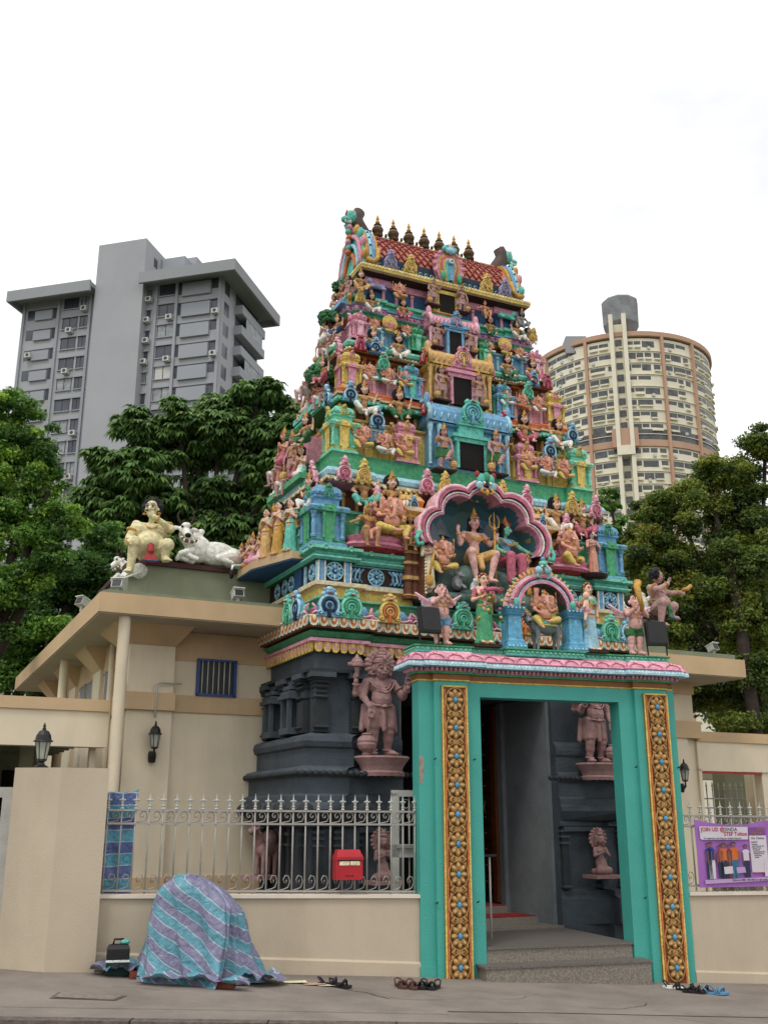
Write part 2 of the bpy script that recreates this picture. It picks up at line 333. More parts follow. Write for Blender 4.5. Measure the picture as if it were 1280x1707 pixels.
def crown(F,T,k,h=1.3,m=GOLD,r=.62,name='crown',tiers=4,z0=.7):
    f=F.p(name); M=Matrix.Translation(T(0,0,z0)); q=(T(0,0,1)-T(0,0,0)).to_track_quat('Z','Y').to_matrix().to_4x4()
    f.mx=M@q; prof=[]; 
    for i in range(tiers):
        a=r*(1-i/(tiers+.6)); z=h*i/tiers; prof+=[(a*.9*k,z*k),(a*1.05*k,(z+h*.06)*k),(a*1.02*k,(z+h*.16/tiers*2)*k),(a*.78*k,(z+h*.85/tiers)*k)]
    prof+=[(.09*k,h*k),(.12*k,(h+.1)*k),(.01*k,(h+.28)*k)]
    f.lathe(prof,(0,0,0),m,14); f.lathe([(r*1.04*k,-.22*k),(r*1.2*k,-.18*k),(r*1.2*k,.0),(r*1.0*k,.05*k)],(0,0,0),m,14)
    f.mx=None; f.ell(T(0,-r*1.1,z0+.15),k*.2,RED if m is not LSTONE else m,7,5)
def necklace(F,nk,w=.07,d=.07,n=2,m=GOLD,drop=.08):
    j=F.p('jewellery')
    for i in range(n):
        s=1+i*.35; j.tube([(w*s*math.cos(t),nk[1]-.0-d*s*.9*math.sin(t) ,nk[2]-.02-drop*s*math.sin(t)**2*(1 if math.sin(t)>0 else .1)) for t in [2*PI*q/16 for q in range(16)]],.009,m,5,True)
def bangle(F,a,b,t,r,m=GOLD):
    a,b=V(a),V(b); p=a.lerp(b,t); d=(b-a).normalized(); q=d.to_track_quat('Z','Y').to_matrix(); j=F.p('jewellery')
    j.tube([p+q@V((r*math.cos(x),r*math.sin(x),0)) for x in [2*PI*i/10 for i in range(10)]],r*.22,m,5,True)
def belt(F,pe,r,m=GOLD,ry=None):
    ry=ry or r*.85; F.p('jewellery').tube([(pe[0]+r*math.cos(x),pe[1]+ry*math.sin(x),pe[2]+.012*math.sin(x)) for x in [2*PI*i/18 for i in range(18)]],.013,m,5,True)
def hairball(F,T,k,r=1.0,m=BLK,long=0,disc=0):
    h=F.g('hair',m)
    h.e(T(0,.28,.3),(k*.86*r,k*.85*r,k*.86*r)); h.c(T(-.62,.1,.4),T(.62,.1,.4),k*.38)
    for sx in(-1,1): h.c(T(sx*.72,.15,.2),T(sx*.82*r,.25,-.7-long),k*.27,k*.22)
    if long: h.c(T(0,.55,0),T(0,.7,-1.2-long),k*.6,k*.5)
    if disc:
        F.p('halo').lathe([(k*disc*.3,-.02),(k*disc,-.02),(k*disc*1.02,.0),(k*disc,.02),(k*disc*.3,.02)],(0,0,0),m,18) if False else None
        d=F.p('hair_disc'); c=T(0,.5,.1); d.mx=Matrix.Translation(c)@Matrix.Rotation(PI/2,4,'X'); d.lathe([(k*disc*.95,-.018),(k*disc*1.04,0),(k*disc*.95,.018)],(0,0,0),m,20); d.mx=None

def mk_atlas(arms=0,leg=0,look=0,side=0):
    """squatting supporter: seat level z=0, faces -y"""
    F=Fig(.017); hd=V((0,-.04,.63)); T=head(F,hd,.13,look,0,SK_FAIR); b=F.g('torso_shirt',SK_GOLD)
    torso(b,(0,-.01,.37),(0,-.03,.22),(0,0,.09),(0,0,.47),(0,-.02,.53),1.05,.15)
    s=F.g('skirt',TEAL)
    for sx in(-1,1):
        k=V((sx*.27,-.17,.17 if sx==leg else .11)); a=V((sx*.2,-.24,-.08)); 
        if sx==leg: a=V((sx*.1,-.26,-.05))
        s.c((sx*.07,0,.07),k,.095,.08); s.c(k,k.lerp(a,.55),.08,.062)
        bb=F.g('body'); bb.c(k.lerp(a,.4),a,.05,.033); foot(bb,a,a+V((sx*.02,-.09,-.03)))
        sh=V((sx*.155,0,.43))
        if arms==0: e=V((sx*.27,-.02,.3)); h=V((sx*.26,-.15,.22))
        elif arms==1: e=V((sx*.27,-.03,.33)); h=V((sx*.33,-.06,.5))
        else:
            e=V((sx*.27,-.02,.3)); h=V((sx*.26,-.15,.22)) if sx<0 else V((.32,-.05,.52))
        b.c(sh,sh.lerp(e,.6),.056,.046); bb.c(sh,e,.046,.04); bb.c(e,h,.04,.028); hand(bb,h,(h-e),(0,-1,.3),.1)
        bangle(F,sh,e,.5,.053); bangle(F,e,h,.85,.033)
    s.c((0,-.12,.04),(0,-.18,-.1),.05,.04)
    necklace(F,(0,-.02,.46),.08,.085,2); belt(F,(0,-.01,.12),.115)
    hairball(F,T,.13,1,BLK,.1,1.45); crown(F,T,.13,1.25)
    return F
def mk_ganesh(v=0,dhoti=YEL):
    F=Fig(.017); b=F.g('body',SK_PEACH)
    hd=V((0,-.07,.52)); b.e(hd,(.11,.1,.12)); b.e(hd+V((-.05,-.05,.05)),(.06,.05,.06)); b.e(hd+V((.05,-.05,.05)),(.06,.05,.06))
    for sx in(-1,1):
        q=Matrix.Rotation(R(sx*-25),3,'Z'); b.e(hd+V((sx*.16,.03,.0)),(.095,.022,.125),q); b.e(hd+V((sx*.19,.02,-.07)),(.05,.02,.07),q)
    s=-1 if v%2 else 1
    tr=[hd+V((0,-.09,-.02)),hd+V((0,-.14,-.1)),hd+V((s*.01,-.15,-.19)),hd+V((s*.04,-.15,-.26)),hd+V((s*.1,-.15,-.28)),hd+V((s*.13,-.16,-.24))]
    limb(b,tr,[.065,.052,.043,.036,.03,.025])
    f=F.p('face')
    for sx in(-1,1):
        f.tube([hd+V((sx*.055,-.1,-.07)),hd+V((sx*.08,-.15,-.11)),hd+V((sx*.09,-.18,-.1))],.014,WHT,6,r2=.005)
        f.ell(hd+V((sx*.062,-.098,.045)),(.024,.012,.013),WHT,7,5); f.ell(hd+V((sx*.062,-.108,.045)),.009,BLK,6,5)
    f.ell(hd+V((0,-.12,.1)),.012,RED,6,5)
    b.e((0,-.02,.36),(.14,.09,.09)); b.e((0,-.08,.2),(.15,.13,.13)); b.e((0,0,.08),(.15,.11,.08)); b.c((0,0,.4),hd,.07,.07)
    d=F.g('dhoti',dhoti)
    for sx in(-1,1):
        k=V((sx*.25,-.14,.08)); a=V((-sx*.02,-.28,.0)) if sx==s else V((sx*.16,-.26,-.12)); d.c((sx*.08,0,.07),k,.1,.085); d.c(k,k.lerp(a,.7),.083,.055)
        b.c(k.lerp(a,.6),a,.045,.035); foot(b,a,a+(V((-sx*.06,-.03,0)) if sx==s else V((sx*.02,-.07,-.02))))
        sh=V((sx*.15,0,.4)); e=V((sx*.25,-.05,.3)); h=V((sx*.2,-.19,.27)) if sx==s else V((sx*.17,-.2,.2))
        b.c(sh,e,.05,.042); b.c(e,h,.04,.03); hand(b,h,(h-e),(0,0,1),.09)
        e2=V((sx*.28,.02,.4)); h2=V((sx*.29,-.02,.53)); b.c(sh,e2,.048,.04); b.c(e2,h2,.036,.027); hand(b,h2,(0,0,1),(0,-1,0),.08)
        bangle(F,sh,e,.5,.055); bangle(F,e2,h2,.7,.036)
        F.p('attribute').tube([h2+V((0,-.01,0)),h2+V((0,-.01,.12))],.01,GOLD,5); F.p('attribute').ell(h2+V((0,-.01,.14)),(.025,.012,.04),GOLD,7,5)
    F.p('attribute').ell(h+V((0,-.04,.03)),.025,OCH,7,5)
    necklace(F,(0,-.08,.4),.09,.08,2); belt(F,(0,-.03,.12),.16)
    T=lambda x,y,z: hd+V((x*.1,y*.1,z*.1)); crown(F,T,.1,1.1,z0=.95)
    return F
def mk_guard(club=1,legup=0,sk=SK_MAUVE,dh=SK_MAUVE,vox=.016,k=.11,fat=1.05,crownm=GOLD,halo=0,four=0,eyes=True):
    """standing door guardian, feet at z=0, about 1 high to the top of the head; club on the side given"""
    F=Fig(vox); hd=V((0,-.03,.91)); T=head(F,hd,k,0,-5,sk,eyes=eyes); b=F.g('body',sk)
    torso(b,(0,0,.72),(0,-.04,.585),(0,0,.49),(0,0,.81),(0,-.02,.86),fat,.14)
    d=F.g('dhoti',dh)
    d.e((0,0,.47),(.14,.11,.07))
    for sx in(-1,1):
        hp=V((sx*.075,0,.47)); kn=V((sx*.085,-.03,.25)); an=V((sx*.085,0,.05))
        if legup and sx==legup: kn=V((sx*.1,-.16,.4)); an=V((-sx*.04,-.2,.2)); 
        b.c(hp,kn,.085,.065); b.c(kn,kn.lerp(an,.35),.064,.062); b.c(kn.lerp(an,.35),an,.062,.04); foot(b,an-V((0,0,.01)),an+V((sx*.03,-.09,-.02)),1.15)
        d.c(hp,hp.lerp(kn,.68),.105,.088); bangle(F,kn,an,.9,.05,sk if eyes is False else GOLD)
        F_=hp.lerp(kn,.68)
    d.c((0,-.1,.46),(0,-.11,.27),.03,.026); d.c((-.17,.04,.52),(-.19,.04,.28),.03,.035); d.c((.17,.04,.52),(.19,.04,.28),.03,.035)
    s=club; sh=V((s*.155,0,.76)); e=V((s*.2,-.02,.61)); h=V((s*.17,-.12,.5)); b.c(sh,e,.052,.045); b.c(e,h,.043,.032); hand(b,h,(-s*.05,-.15,-1),(0,-1,0),.12,.15)
    w=F.p('club'); jm=sk if eyes is False else GOLD; wm=sk if eyes is False else OCH
    w.tube([(s*.16,-.12,.5),(s*.19,-.11,.18)],.017,wm,7); w.lathe([(.03,-.1),(.085,-.06),(.1,-.02),(.095,0),(.1,.02),(.085,.05),(.05,.075),(.06,.085),(.03,.1)],(s*.195,-.1,.13),wm,12)
    w.lathe([(.03,0),(.05,.01),(.03,.04)],(s*.2,-.1,0),wm,10)
    s=-club; sh=V((s*.155,0,.76)); e=V((s*.23,-.07,.62)); h=V((s*.24,-.18,.7)); b.c(sh,e,.052,.046); b.c(e,h,.044,.03); hand(b,h,(0,-.1,1),(0,-1,0),.11)
    bangle(F,e,h,.8,.036,jm); bangle(F,sh,e,.5,.054,jm)
    if four:
        for s in(-1,1):
            sh=V((s*.15,.03,.75)); e=V((s*.28,.0,.64)); h=V((s*.3,-.06,.76)); b.c(sh,e,.048,.04); b.c(e,h,.038,.028); hand(b,h,(s*.05,-.1,1),(0,-1,0),.095); bangle(F,e,h,.75,.034,jm)
            a=F.p('attribute')
            if s==-club:
                a.tube([h+V((0,-.02,.06)),h+V((-.02,-.02,.2))],.014,sk,6,r2=.02); a.tube([h+V((0,-.02,.06)),h+V((.03,-.02,.2))],.014,sk,6,r2=.02)
            else:
                a.lathe([(.02,0),(.025,.08),(.03,.1),(.07,.11),(.07,.16),(.05,.18),(.05,.19),(.02,.21),(.015,.23),(.005,.24)],h+V((0,-.02,.04)),sk,12); a.tube([h+V((-.1,-.02,.17)),h+V((.1,-.02,.17))],.022,sk,7)
    necklace(F,(0,-.02,.8),.085,.075,3,jm); belt(F,(0,-.005,.525),.135,jm)
    F.p('jewellery').lathe([(.035,0),(.03,.02),(.01,.03)],(0,-.12,.5),jm,10)
    hm=sk if eyes is False else BLK
    if halo:
        h=F.g('hair',hm); h.e(T(0,.5,.35),(k*1.0,k*.5,k*1.0))
        for i in range(17):
            a=R(-60+300*i/16); 
            for q in(1.02,1.28): h.e(T(q*math.cos(a),.3,.35+q*.92*math.sin(a)),(k*.3,k*.34,k*.22),Matrix.Rotation(-a,3,'Y'))
        for sx in(-1,1): F.p('jewellery').lathe([(.02,-.01),(.028,0),(.02,.01)],T(sx*.85,-.1,-.55),jm,10)
    else: hairball(F,T,k,1,hm,.2,1.3 if legup==0 else 0)
    crown(F,T,k,1.2 if not halo else 1.1,crownm,r=.66)
    if eyes is False:
        f=F.p('face')
        for sx in(-1,1):
            f.ell(T(sx*.32,-.78,.1),(k*.2,k*.08,k*.12),sk,8,6); f.tube([T(sx*.1,-.88,.36),T(sx*.33,-.88,.44),T(sx*.56,-.76,.34)],k*.05,sk,5)
        f.tube([T(-.24,-.92,-.42),T(0,-1.0,-.44),T(.24,-.92,-.42)],k*.07,sk,6)
    return F
def mk_lady(sk=SK_FAIR,sari=GREEN,sash=GOLD,blouse=ROSE,hair=BLK,vox=.012,hold=1,k=.07,crw=True,fy=0,arms=0):
    k=k*1.2
    F=Fig(vox); hd=V((0,-.01,.915)); T=head(F,hd,k,fy,0,sk); b=F.g('body',sk); bl=F.g('blouse',blouse)
    torso(b,(0,0,.73),(0,0,.62),(0,0,.53),(0,0,.81),(0,-.01,.87),.78,.1)
    bl.e((0,0,.745),(.105,.072,.065)); bl.e((.045,-.055,.74),(.047,.04,.045)); bl.e((-.045,-.055,.74),(.047,.04,.045)); bl.c((0,0,.74),(0,0,.68),.075,.068)
    s=F.g('sari',sari)
    prof=[(0,.56,.1),(.01,.46,.115),(.0,.3,.1),(0,.12,.1),(0,.03,.115)]
    for i in range(len(prof)-1):
        for sx in(-1,1): s.c((sx*.035,prof[i][0],prof[i][1]),(sx*(.035+.01*i),prof[i+1][0],prof[i+1][1]),prof[i][2]*.78,prof[i+1][2]*.78)
    for i in range(9): x=-.09+i*.0225; s.c((x*.5,-.07,.42),(x,-.085,.04),.012,.016)
    ss=F.g('sash',sash)
    ss.c((.1,0,.54),(-.1,-.06,.36),.022,.02); ss.c((-.1,-.06,.36),(-.11,.03,.3),.02,.02); ss.c((.095,-.04,.8),(-.06,-.09,.64),.022,.02); ss.c((.1,.0,.8),(.12,.03,.45),.02,.025)
    for x in(-.07,-.035,0,.035,.07): ss.c((x,-.095,.03),(x+.01,-.1,.0),.016)
    for sx in(-1,1): foot(b,(sx*.05,-.03,.03),(sx*.055,-.13,.02),.9)
    for sx in(-1,1):
        sh=V((sx*.12,0,.775))
        if arms==0: e=V((sx*.16,0,.63)); h=V((sx*.08+.03,-.13,.66))
        elif arms==1: e=V((sx*.16,.0,.64)); h=V((sx*.2,-.1,.7)) if sx<0 else V((.15,-.02,.49))
        else: e=V((sx*.15,-.02,.64)); h=V((sx*.02,-.12,.73))
        bl.c(sh,sh.lerp(e,.5),.044,.042); b.c(sh,e,.036,.032); b.c(e,h,.03,.022); hand(b,h,(h-e) if arms<2 else V((0,-.02,1)),(0,0,1),.08); bangle(F,e,h,.85,.026); bangle(F,sh,e,.6,.042)
    necklace(F,(0,-.01,.815),.055,.06,2,GOLD,.09); belt(F,(0,0,.555),.1)
    h=F.g('hair',hair); h.e(T(0,.25,.35),(k*.85,k*.85,k*.85)); h.c(T(0,.75,.2),T(0,.9,-.5),k*.5,k*.4); h.c(T(0,.9,-.5),T(.1,1.0,-3.6),k*.4,k*.2)
    if crw:
        j=F.p('crown'); 
        for i in range(11):
            a=R(-10+200*i/10); j.ell(T(.88*math.cos(a),-.05,.25+.92*math.sin(a)),k*.2,RED if i%2 else GOLD,6,5)
    for sx in(-1,1): F.p('jewellery').ell(T(sx*.85,-.05,-.4),k*.16,GOLD,6,5)
    if hold==1:
        a=F.p('garland')
        a.tube([(-.02,-.2,.74),(.1,-.2,.76),(.22,-.19,.74)],.032,ROSE,7)
        for i in range(9): a.ell((-.03+i*.032,-.2,.755+.01*(i%2)),.026,[ROSE,RED,LEAFG][i%3],6,5)
        for x0,zz in((0.02,.42),(.2,.3)):
            for i in range(8): t=i/7; a.ell((x0+.02*math.sin(i),-.17,.72-(.72-zz)*t),.024,[ROSE,GREEN,YEL,LEAFG][i%4],6,5)
    return F
def mk_cherub(shorts=BLUE,tilt=28,fy=-12):
    F=Fig(.012); k=.125; hd=V((0,-.03,.87)); T=head(F,hd,k,fy,tilt,SK_PINK); b=F.g('body',SK_PINK)
    torso(b,(0,0,.68),(0,-.05,.53),(0,0,.44),(0,0,.76),(0,-.01,.8),1.38,.12,.9)
    for sx in(-1,1):
        hp=V((sx*.07,0,.42)); kn=V((sx*.08,-.02,.23)); an=V((sx*.075,.0,.05)); b.c(hp,kn,.092,.065); b.c(kn,kn.lerp(an,.4),.058,.062); b.c(kn.lerp(an,.4),an,.062,.042); foot(b,an,an+V((sx*.02,-.09,-.02)),1.2)
        sh=V((sx*.13,0,.73)); e=V((sx*.17,-.12,.66)); h=V((sx*.04,-.19,.76)); b.c(sh,e,.052,.045); b.c(e,h,.045,.032); hand(b,h,(-sx*.15,-.1,1),(-sx,0,0),.12); bangle(F,e,h,.8,.037)
        w=F.p('wing'+('' if sx<0 else '.001')); q=[(sx*.08,.0),(sx*.2,.0),(sx*.33,.12),(sx*.4,.3),(sx*.34,.24),(sx*.26,.12),(sx*.14,.05)]
        for i in range(5):
            w.cap((sx*.1,.08,.64+i*.006),(sx*(.24+.035*i),.14-.01*i,.66+.045*i),.028,.018,LPINK,7)
    s=F.g('shorts',shorts); s.e((0,-.01,.42),(.135,.115,.06))
    for sx in(-1,1): s.c((sx*.06,0,.42),(sx*.075,0,.36),.1,.098)
    j=F.p('jewellery'); j.tube([(-.07,-.09,.72),(0,-.14,.64),(0.0,-.18,.52)],.008,GOLD,5); j.tube([(.07,-.09,.72),(0,-.14,.64)],.008,GOLD,5); j.tube([(-.1,-.1,.6),(0,-.17,.6),(.1,-.1,.6)],.007,GOLD,5)
    h=F.g('hair',BLK); h.e(T(0,.25,.35),(k*.86,k*.85,k*.82))
    for i in range(14):
        a=2*PI*i/14; h.e(T(.75*math.cos(a),.35+.2*math.sin(a),.25+.72*math.sin(a)),k*.28)
    return F
def mk_sit(sk,skirt,seat='chair',k=.105,hair=True,crownh=1.3,arms=((-1,'up'),(1,'staff')),fy=0,kneew=.16,top=None,crownm=GOLD,shin=True):
    """seated on a rock, seat z=0, feet hanging to about -.36"""
    F=Fig(.012); hd=V((0,-.03,.6)); T=head(F,hd,k,fy,0,sk); b=F.g('body',sk)
    torso(b,(0,0,.37),(0,-.01,.22),(0,0,.08),(0,0,.46),(0,-.02,.53),.95,.14)
    if top is not None:
        t=F.g('blouse',top); t.e((0,0,.375),(.135,.095,.09)); t.c((0,0,.36),(0,-.01,.26),.1,.09)
        t.e((.05,-.07,.37),.05); t.e((-.05,-.07,.37),.05)
    d=F.g('skirt',skirt); d.e((0,0,.07),(.13,.11,.08))
    for sx in(-1,1):
        kn=V((sx*kneew,-.27,.1)); an=V((sx*.11,-.25,-.28)); d.c((sx*.07,0,.06),kn.lerp(V((0,0,.06)),.15),.1,.085)
        if shin: b.c(kn.lerp(V((sx*.07,0,.06)),.3),kn,.07,.065); b.c(kn,kn.lerp(an,.4),.062,.06); b.c(kn.lerp(an,.4),an,.058,.036)
        else: d.c(kn,an,.085,.075)
        foot(b,an,an+V((sx*.02,-.1,-.03)),1.1)
    if shin: d.c((0,-.15,.03),(0,-.22,-.1),.07,.05)
    for sx,m in arms:
        sh=V((sx*.16,0,.42))
        e,h,dr={'up':((sx*.24,-.03,.27),(sx*.3,-.09,.42),(0,0,1)),'staff':((sx*.25,-.05,.3),(sx*.3,-.15,.36),(0,-.2,1)),'knee':((sx*.22,-.03,.26),(sx*.17,-.2,.16),(0,-1,-.2)),
          'reach':((sx*.26,-.08,.32),(sx*.42,-.14,.24),(sx,0,-.2)),'mouth':((sx*.24,-.12,.34),(sx*.04,-.19,.5),(-sx*.6,-.1,.8)),'point':((sx*.28,-.12,.42),(sx*.45,-.2,.45),(sx,-.3,0))}[m]
        e=V(e);h=V(h); b.c(sh,e,.055,.045); b.c(e,h,.043,.03); hand(b,h,dr,(0,-1,0),.1); bangle(F,sh,e,.5,.057); bangle(F,e,h,.85,.036)
    necklace(F,(0,-.02,.46),.085,.085,3); belt(F,(0,-.01,.13),.125)
    if hair: hairball(F,T,k,1,BLK,.5)
    if crownh: crown(F,T,k,crownh,crownm)
    return F
def mk_pray(robe=SK_PEACH,hairtop=True):
    F=Fig(.015); hd=V((0,-.01,.92)); T=head(F,hd,.07,0,0,SK_MAUVE); b=F.g('body',SK_MAUVE); torso(b,(0,0,.74),(0,0,.62),(0,0,.53),(0,0,.82),(0,-.01,.87),.8,.11)
    s=F.g('robe',robe); s.c((0,0,.55),(0,0,.06),.1,.1); s.c((0,0,.72),(0,0,.55),.1,.09); s.c((.05,-.08,.5),(.06,-.09,.06),.02,.025); s.c((-.04,-.08,.5),(-.05,-.09,.06),.02,.02)
    for sx in(-1,1):
        sh=V((sx*.125,0,.78)); e=V((sx*.17,-.05,.64)); h=V((sx*.02,-.14,.68)); s.c(sh,e,.045,.04); b.c(e,h,.034,.026); hand(b,h,(0,-.05,1),(-sx,0,0),.09); foot(b,(sx*.05,-.03,.03),(sx*.055,-.12,.02))
    h=F.g('hair',BLK); h.e(T(0,.25,.35),(.06,.06,.06))
    if hairtop: h.c(T(0,.1,1.0),T(0,.1,1.45),.03,.018); 
    F.p('jewellery').tube([(-.06,-.06,.8),(0,-.1,.7),(.06,-.06,.8)],.01,GOLD,5)
    return F
def mk_bull(sk=WHT,lie=True,L=1.0):
    """bull facing -x ... head turned to the front; length about 1 along x; body on z=0"""
    F=Fig(.013); b=F.g('body',sk)
    if lie:
        b.e((.15,0,.2),(.3,.16,.18)); b.e((-.12,0,.24),(.2,.16,.2)); b.e((.36,.0,.16),(.17,.17,.16)); b.e((-.13,.0,.45),(.075,.06,.08)); b.e((-.08,.02,.51),(.05,.045,.045)); 
        b.c((-.2,-.02,.28),(-.33,-.08,.4),.13,.1)
        for sy in(-1,1):
            b.c((-.22,sy*.1,.14),(-.34,sy*.12-.08,.1),.07,.05); b.c((-.34,sy*.12-.08,.1),(-.2,sy*.12-.14,.04),.045,.035)
        b.c((.34,-.13,.15),(.12,-.24,.09),.1,.055); b.c((.12,-.24,.08),(.3,-.27,.035),.045,.032); b.c((-.26,-.2,.17),(-.42,-.24,.1),.05,.045); b.c((-.42,-.24,.1),(-.46,-.2,.03),.042,.034)
        t=F.p('tail'); t.tube([(.52,0,.2),(.54,-.05,.1),(.45,-.22,.02),(.3,-.32,-.02),(.28,-.34,-.1)],.018,sk,6); t.ell((.28,-.345,-.15),(.035,.03,.07),BLK,8,6)
        hd=V((-.36,-.16,.46))
    else:
        b.e((.12,0,.55),(.32,.15,.17)); b.e((-.15,0,.57),(.17,.14,.18)); b.c((-.25,0,.62),(-.38,-.04,.7),.12,.09); hd=V((-.42,-.08,.72))
        for x,y in((-.18,-.1),(-.18,.1),(.3,-.1),(.3,.1)): b.c((x,y,.5),(x+.02,y,.26),.075,.045); b.c((x+.02,y,.26),(x,y,.04),.042,.035)
        t=F.p('tail'); t.tube([(.43,0,.6),(.5,0,.45),(.48,0,.2)],.016,sk,6)
    h0=hd
    b.e(hd,(.085,.09,.09)); b.c(hd+V((0,-.04,-.02)),hd+V((0,-.14,-.11)),.075,.052); b.e(hd+V((0,-.05,.05)),(.07,.06,.05))
    for sx in(-1,1): b.e(hd+V((sx*.14,.02,.02)),(.075,.022,.036),Matrix.Rotation(R(sx*12),3,'Y'))
    f=F.p('face'); f.ell(hd+V((0,-.175,-.12)),(.045,.028,.035),BLK,10,7)
    for sx in(-1,1):
        f.ell(hd+V((sx*.062,-.075,.025)),(.02,.016,.018),BLK,7,5)
        F.p('horn' if sx<0 else 'horn.001').tube([hd+V((sx*.05,.01,.08)),hd+V((sx*.1,.01,.14)),hd+V((sx*.12,-.01,.21)),hd+V((sx*.09,-.02,.27))],.026,DBRN,7,r2=.006)
    g=F.p('garland')
    for i in range(14):
        a=PI*i/13; g.ell(h0+V((.1*math.cos(a)+.05,-.05-.1*math.sin(a)*.6,-.13-.06*math.sin(a))),.026,[RED,WHT,LEAFG][i%3],6,5)
    return F
def mk_kneel(sk,cl,crwn=True,k=.13):
    F=Fig(.02); hd=V((0,-.02,.78)); T=head(F,hd,k,0,0,sk); b=F.g('body',sk); torso(b,(0,0,.52),(0,-.01,.38),(0,0,.25),(0,0,.62),(0,-.01,.7),.95,.13)
    d=F.g('skirt',cl); d.c((0,0,.27),(0,-.05,.1),.14,.16); d.c((-.12,-.12,.09),(.12,-.12,.09),.1); d.c((-.1,.12,.07),(.1,.12,.07),.08)
    for sx in(-1,1):
        sh=V((sx*.15,0,.57)); e=V((sx*.2,-.06,.42)); h=V((sx*.03,-.17,.5)); b.c(sh,e,.052,.044); b.c(e,h,.042,.03); hand(b,h,(0,-.1,1),(-sx,0,0),.1)
    necklace(F,(0,-.02,.6),.08,.08,2)
    hairball(F,T,k,.95,BLK,.2)
    if crwn: crown(F,T,k,1.3)
    return F
FG={}
FG['atlas0']=mk_atlas(0,1,-8).done('atlas0'); FG['atlas1']=mk_atlas(1,-1,10).done('atlas1'); FG['atlas2']=mk_atlas(2,1,0).done('atlas2')
FG['gan0']=mk_ganesh(0).done('gan0'); FG['gan1']=mk_ganesh(1).done('gan1')
FG['guardR']=mk_guard(1).done('guardR'); FG['guardL']=mk_guard(-1).done('guardL'); FG['guardU']=mk_guard(1,1,dh=LEAFG).done('guardU'); FG['guardU2']=mk_guard(-1,1,dh=LEAFG).done('guardU2')
FG['dvL']=mk_guard(-1,0,LSTONE,LSTONE,.0085,.118,1.35,LSTONE,1,1,False).done('dvL'); FG['dvR']=mk_guard(1,0,LSTONE,LSTONE,.0085,.118,1.35,LSTONE,1,1,False).done('dvR')
FG['lady']=mk_lady(fy=12).done('lady'); FG['lady2']=mk_lady(sari=LBLUE,blouse=TEAL,hold=0,arms=1).done('lady2'); FG['woman']=mk_lady(hold=0,arms=2,vox=.017,sari=TEAL,crw=False).done('woman')
FG['cherub']=mk_cherub().done('cherub'); FG['cherub2']=mk_cherub(LEAFG,22,14).done('cherub2')
FG['shiva']=mk_sit(SK_PINK,OCH,kneew=.2).done('shiva'); FG['parv']=mk_sit(SK_GREEN,ROSE,fy=35,top=BLUE,arms=((-1,'knee'),(1,'reach')),kneew=.12,shin=False,crownm=ORA).done('parv')
FG['boy']=mk_sit(SK_PEACH,GOLD,k=.1,arms=((-1,'reach'),(1,'knee')),crownh=.9).done('boy')
FG['pray']=mk_pray().done('pray'); FG['saint']=mk_pray(CRM).done('saint')
FG['bull']=mk_bull().done('bull'); FG['mount']=mk_bull(GREY,False).done('mount')
FG['kneel0']=mk_kneel(SK_PEACH,ROSE).done('kneel0'); FG['kneel1']=mk_kneel(SK_FAIR,WHT).done('kneel1'); FG['sitS']=mk_sit(SK_MAUVE,WHT,arms=((-1,'knee'),(1,'up'))).done('sitS')
def mk_man(sk,sash,arms,fy):
    F=Fig(.0105); k=.125; hd=V((0,-.04,.66)); T=head(F,hd,k,fy,0,sk,mous=True,lips=RED,big=1.15); b=F.g('body',sk)
    torso(b,(0,0,.38),(0,-.05,.2),(0,0,.08),(0,0,.48),(0,-.02,.55),1.8,.19,1.1)
    b.e((0,-.08,.19),(.2,.17,.15)); b.c((-.13,-.02,.37),(.13,-.02,.37),.11)
    for sx in(-1,1):
        kn=V((sx*.21,-.2,.14)); an=V((sx*.19,-.16,-.04)) if sx>0 else V((sx*.24,-.16,-.22))
        b.c((sx*.08,0,.06),kn,.11,.1); b.c(kn,an,.09,.05); foot(b,an,an+V((sx*.03,-.1,-.03)),1.4)
    for sx,m in arms:
        sh=V((sx*.19,0,.43))
        e,h,dr={'mouth':((sx*.25,-.15,.38),(sx*.02,-.24,.5),(-sx*.5,-.1,.8)),'knee':((sx*.27,-.04,.25),(sx*.3,-.22,.13),(-.2,-1,-.2)),'point':((sx*.27,-.12,.4),(sx*.42,-.24,.42),(sx,-.3,0)),'blow':((sx*.26,-.14,.36),(sx*.1,-.32,.44),(-sx*.3,-.8,.2))}[m]
        e=V(e);h=V(h); b.c(sh,e,.075,.058); b.c(e,h,.056,.04); hand(b,h,dr,(0,-1,0),.13); bangle(F,sh,e,.5,.078); bangle(F,e,h,.85,.048)
    s=F.g('sash_knot',sash); s.c((0,-.2,.12),(0,-.24,.04),.05,.05)
    for i in range(7): s.c((0,-.23,.05),(-.09+.03*i,-.26,-.1),.02,.026)
    F.p('sash_hem').tube([(-.115+.023*i,-.275-.01*(i%2),-.1) for i in range(11)],.012,DBLUE,5)
    belt(F,(0,-.05,.22),.19,GOLD,.17); necklace(F,(0,-.04,.47),.1,.11,1); 
    h=F.g('hair',BLK); h.e(T(0,.3,.35),(k*.9,k*.88,k*.85))
    for i in range(26):
        a=R(-40+260*(i%13)/12); q=.95 if i<13 else .75; h.e(T(q*math.cos(a),.1+.5*(i>=13)+.1*math.sin(i*2.3),.25+q*.95*math.sin(a)),k*.27)
    for sx in(-1,1): F.p('jewellery').lathe([(.02,-.01),(.03,0),(.02,.01)],T(sx*.8,-.05,-.5),GOLD,10)
    return F
FG['manL']=mk_man(SK_YEL,RED,((1,'mouth'),(-1,'knee')),-22).done('manL')
FG['manR']=mk_man(SK_MAUVE,LEAFG,((1,'point'),(-1,'mouth')),40).done('manR')
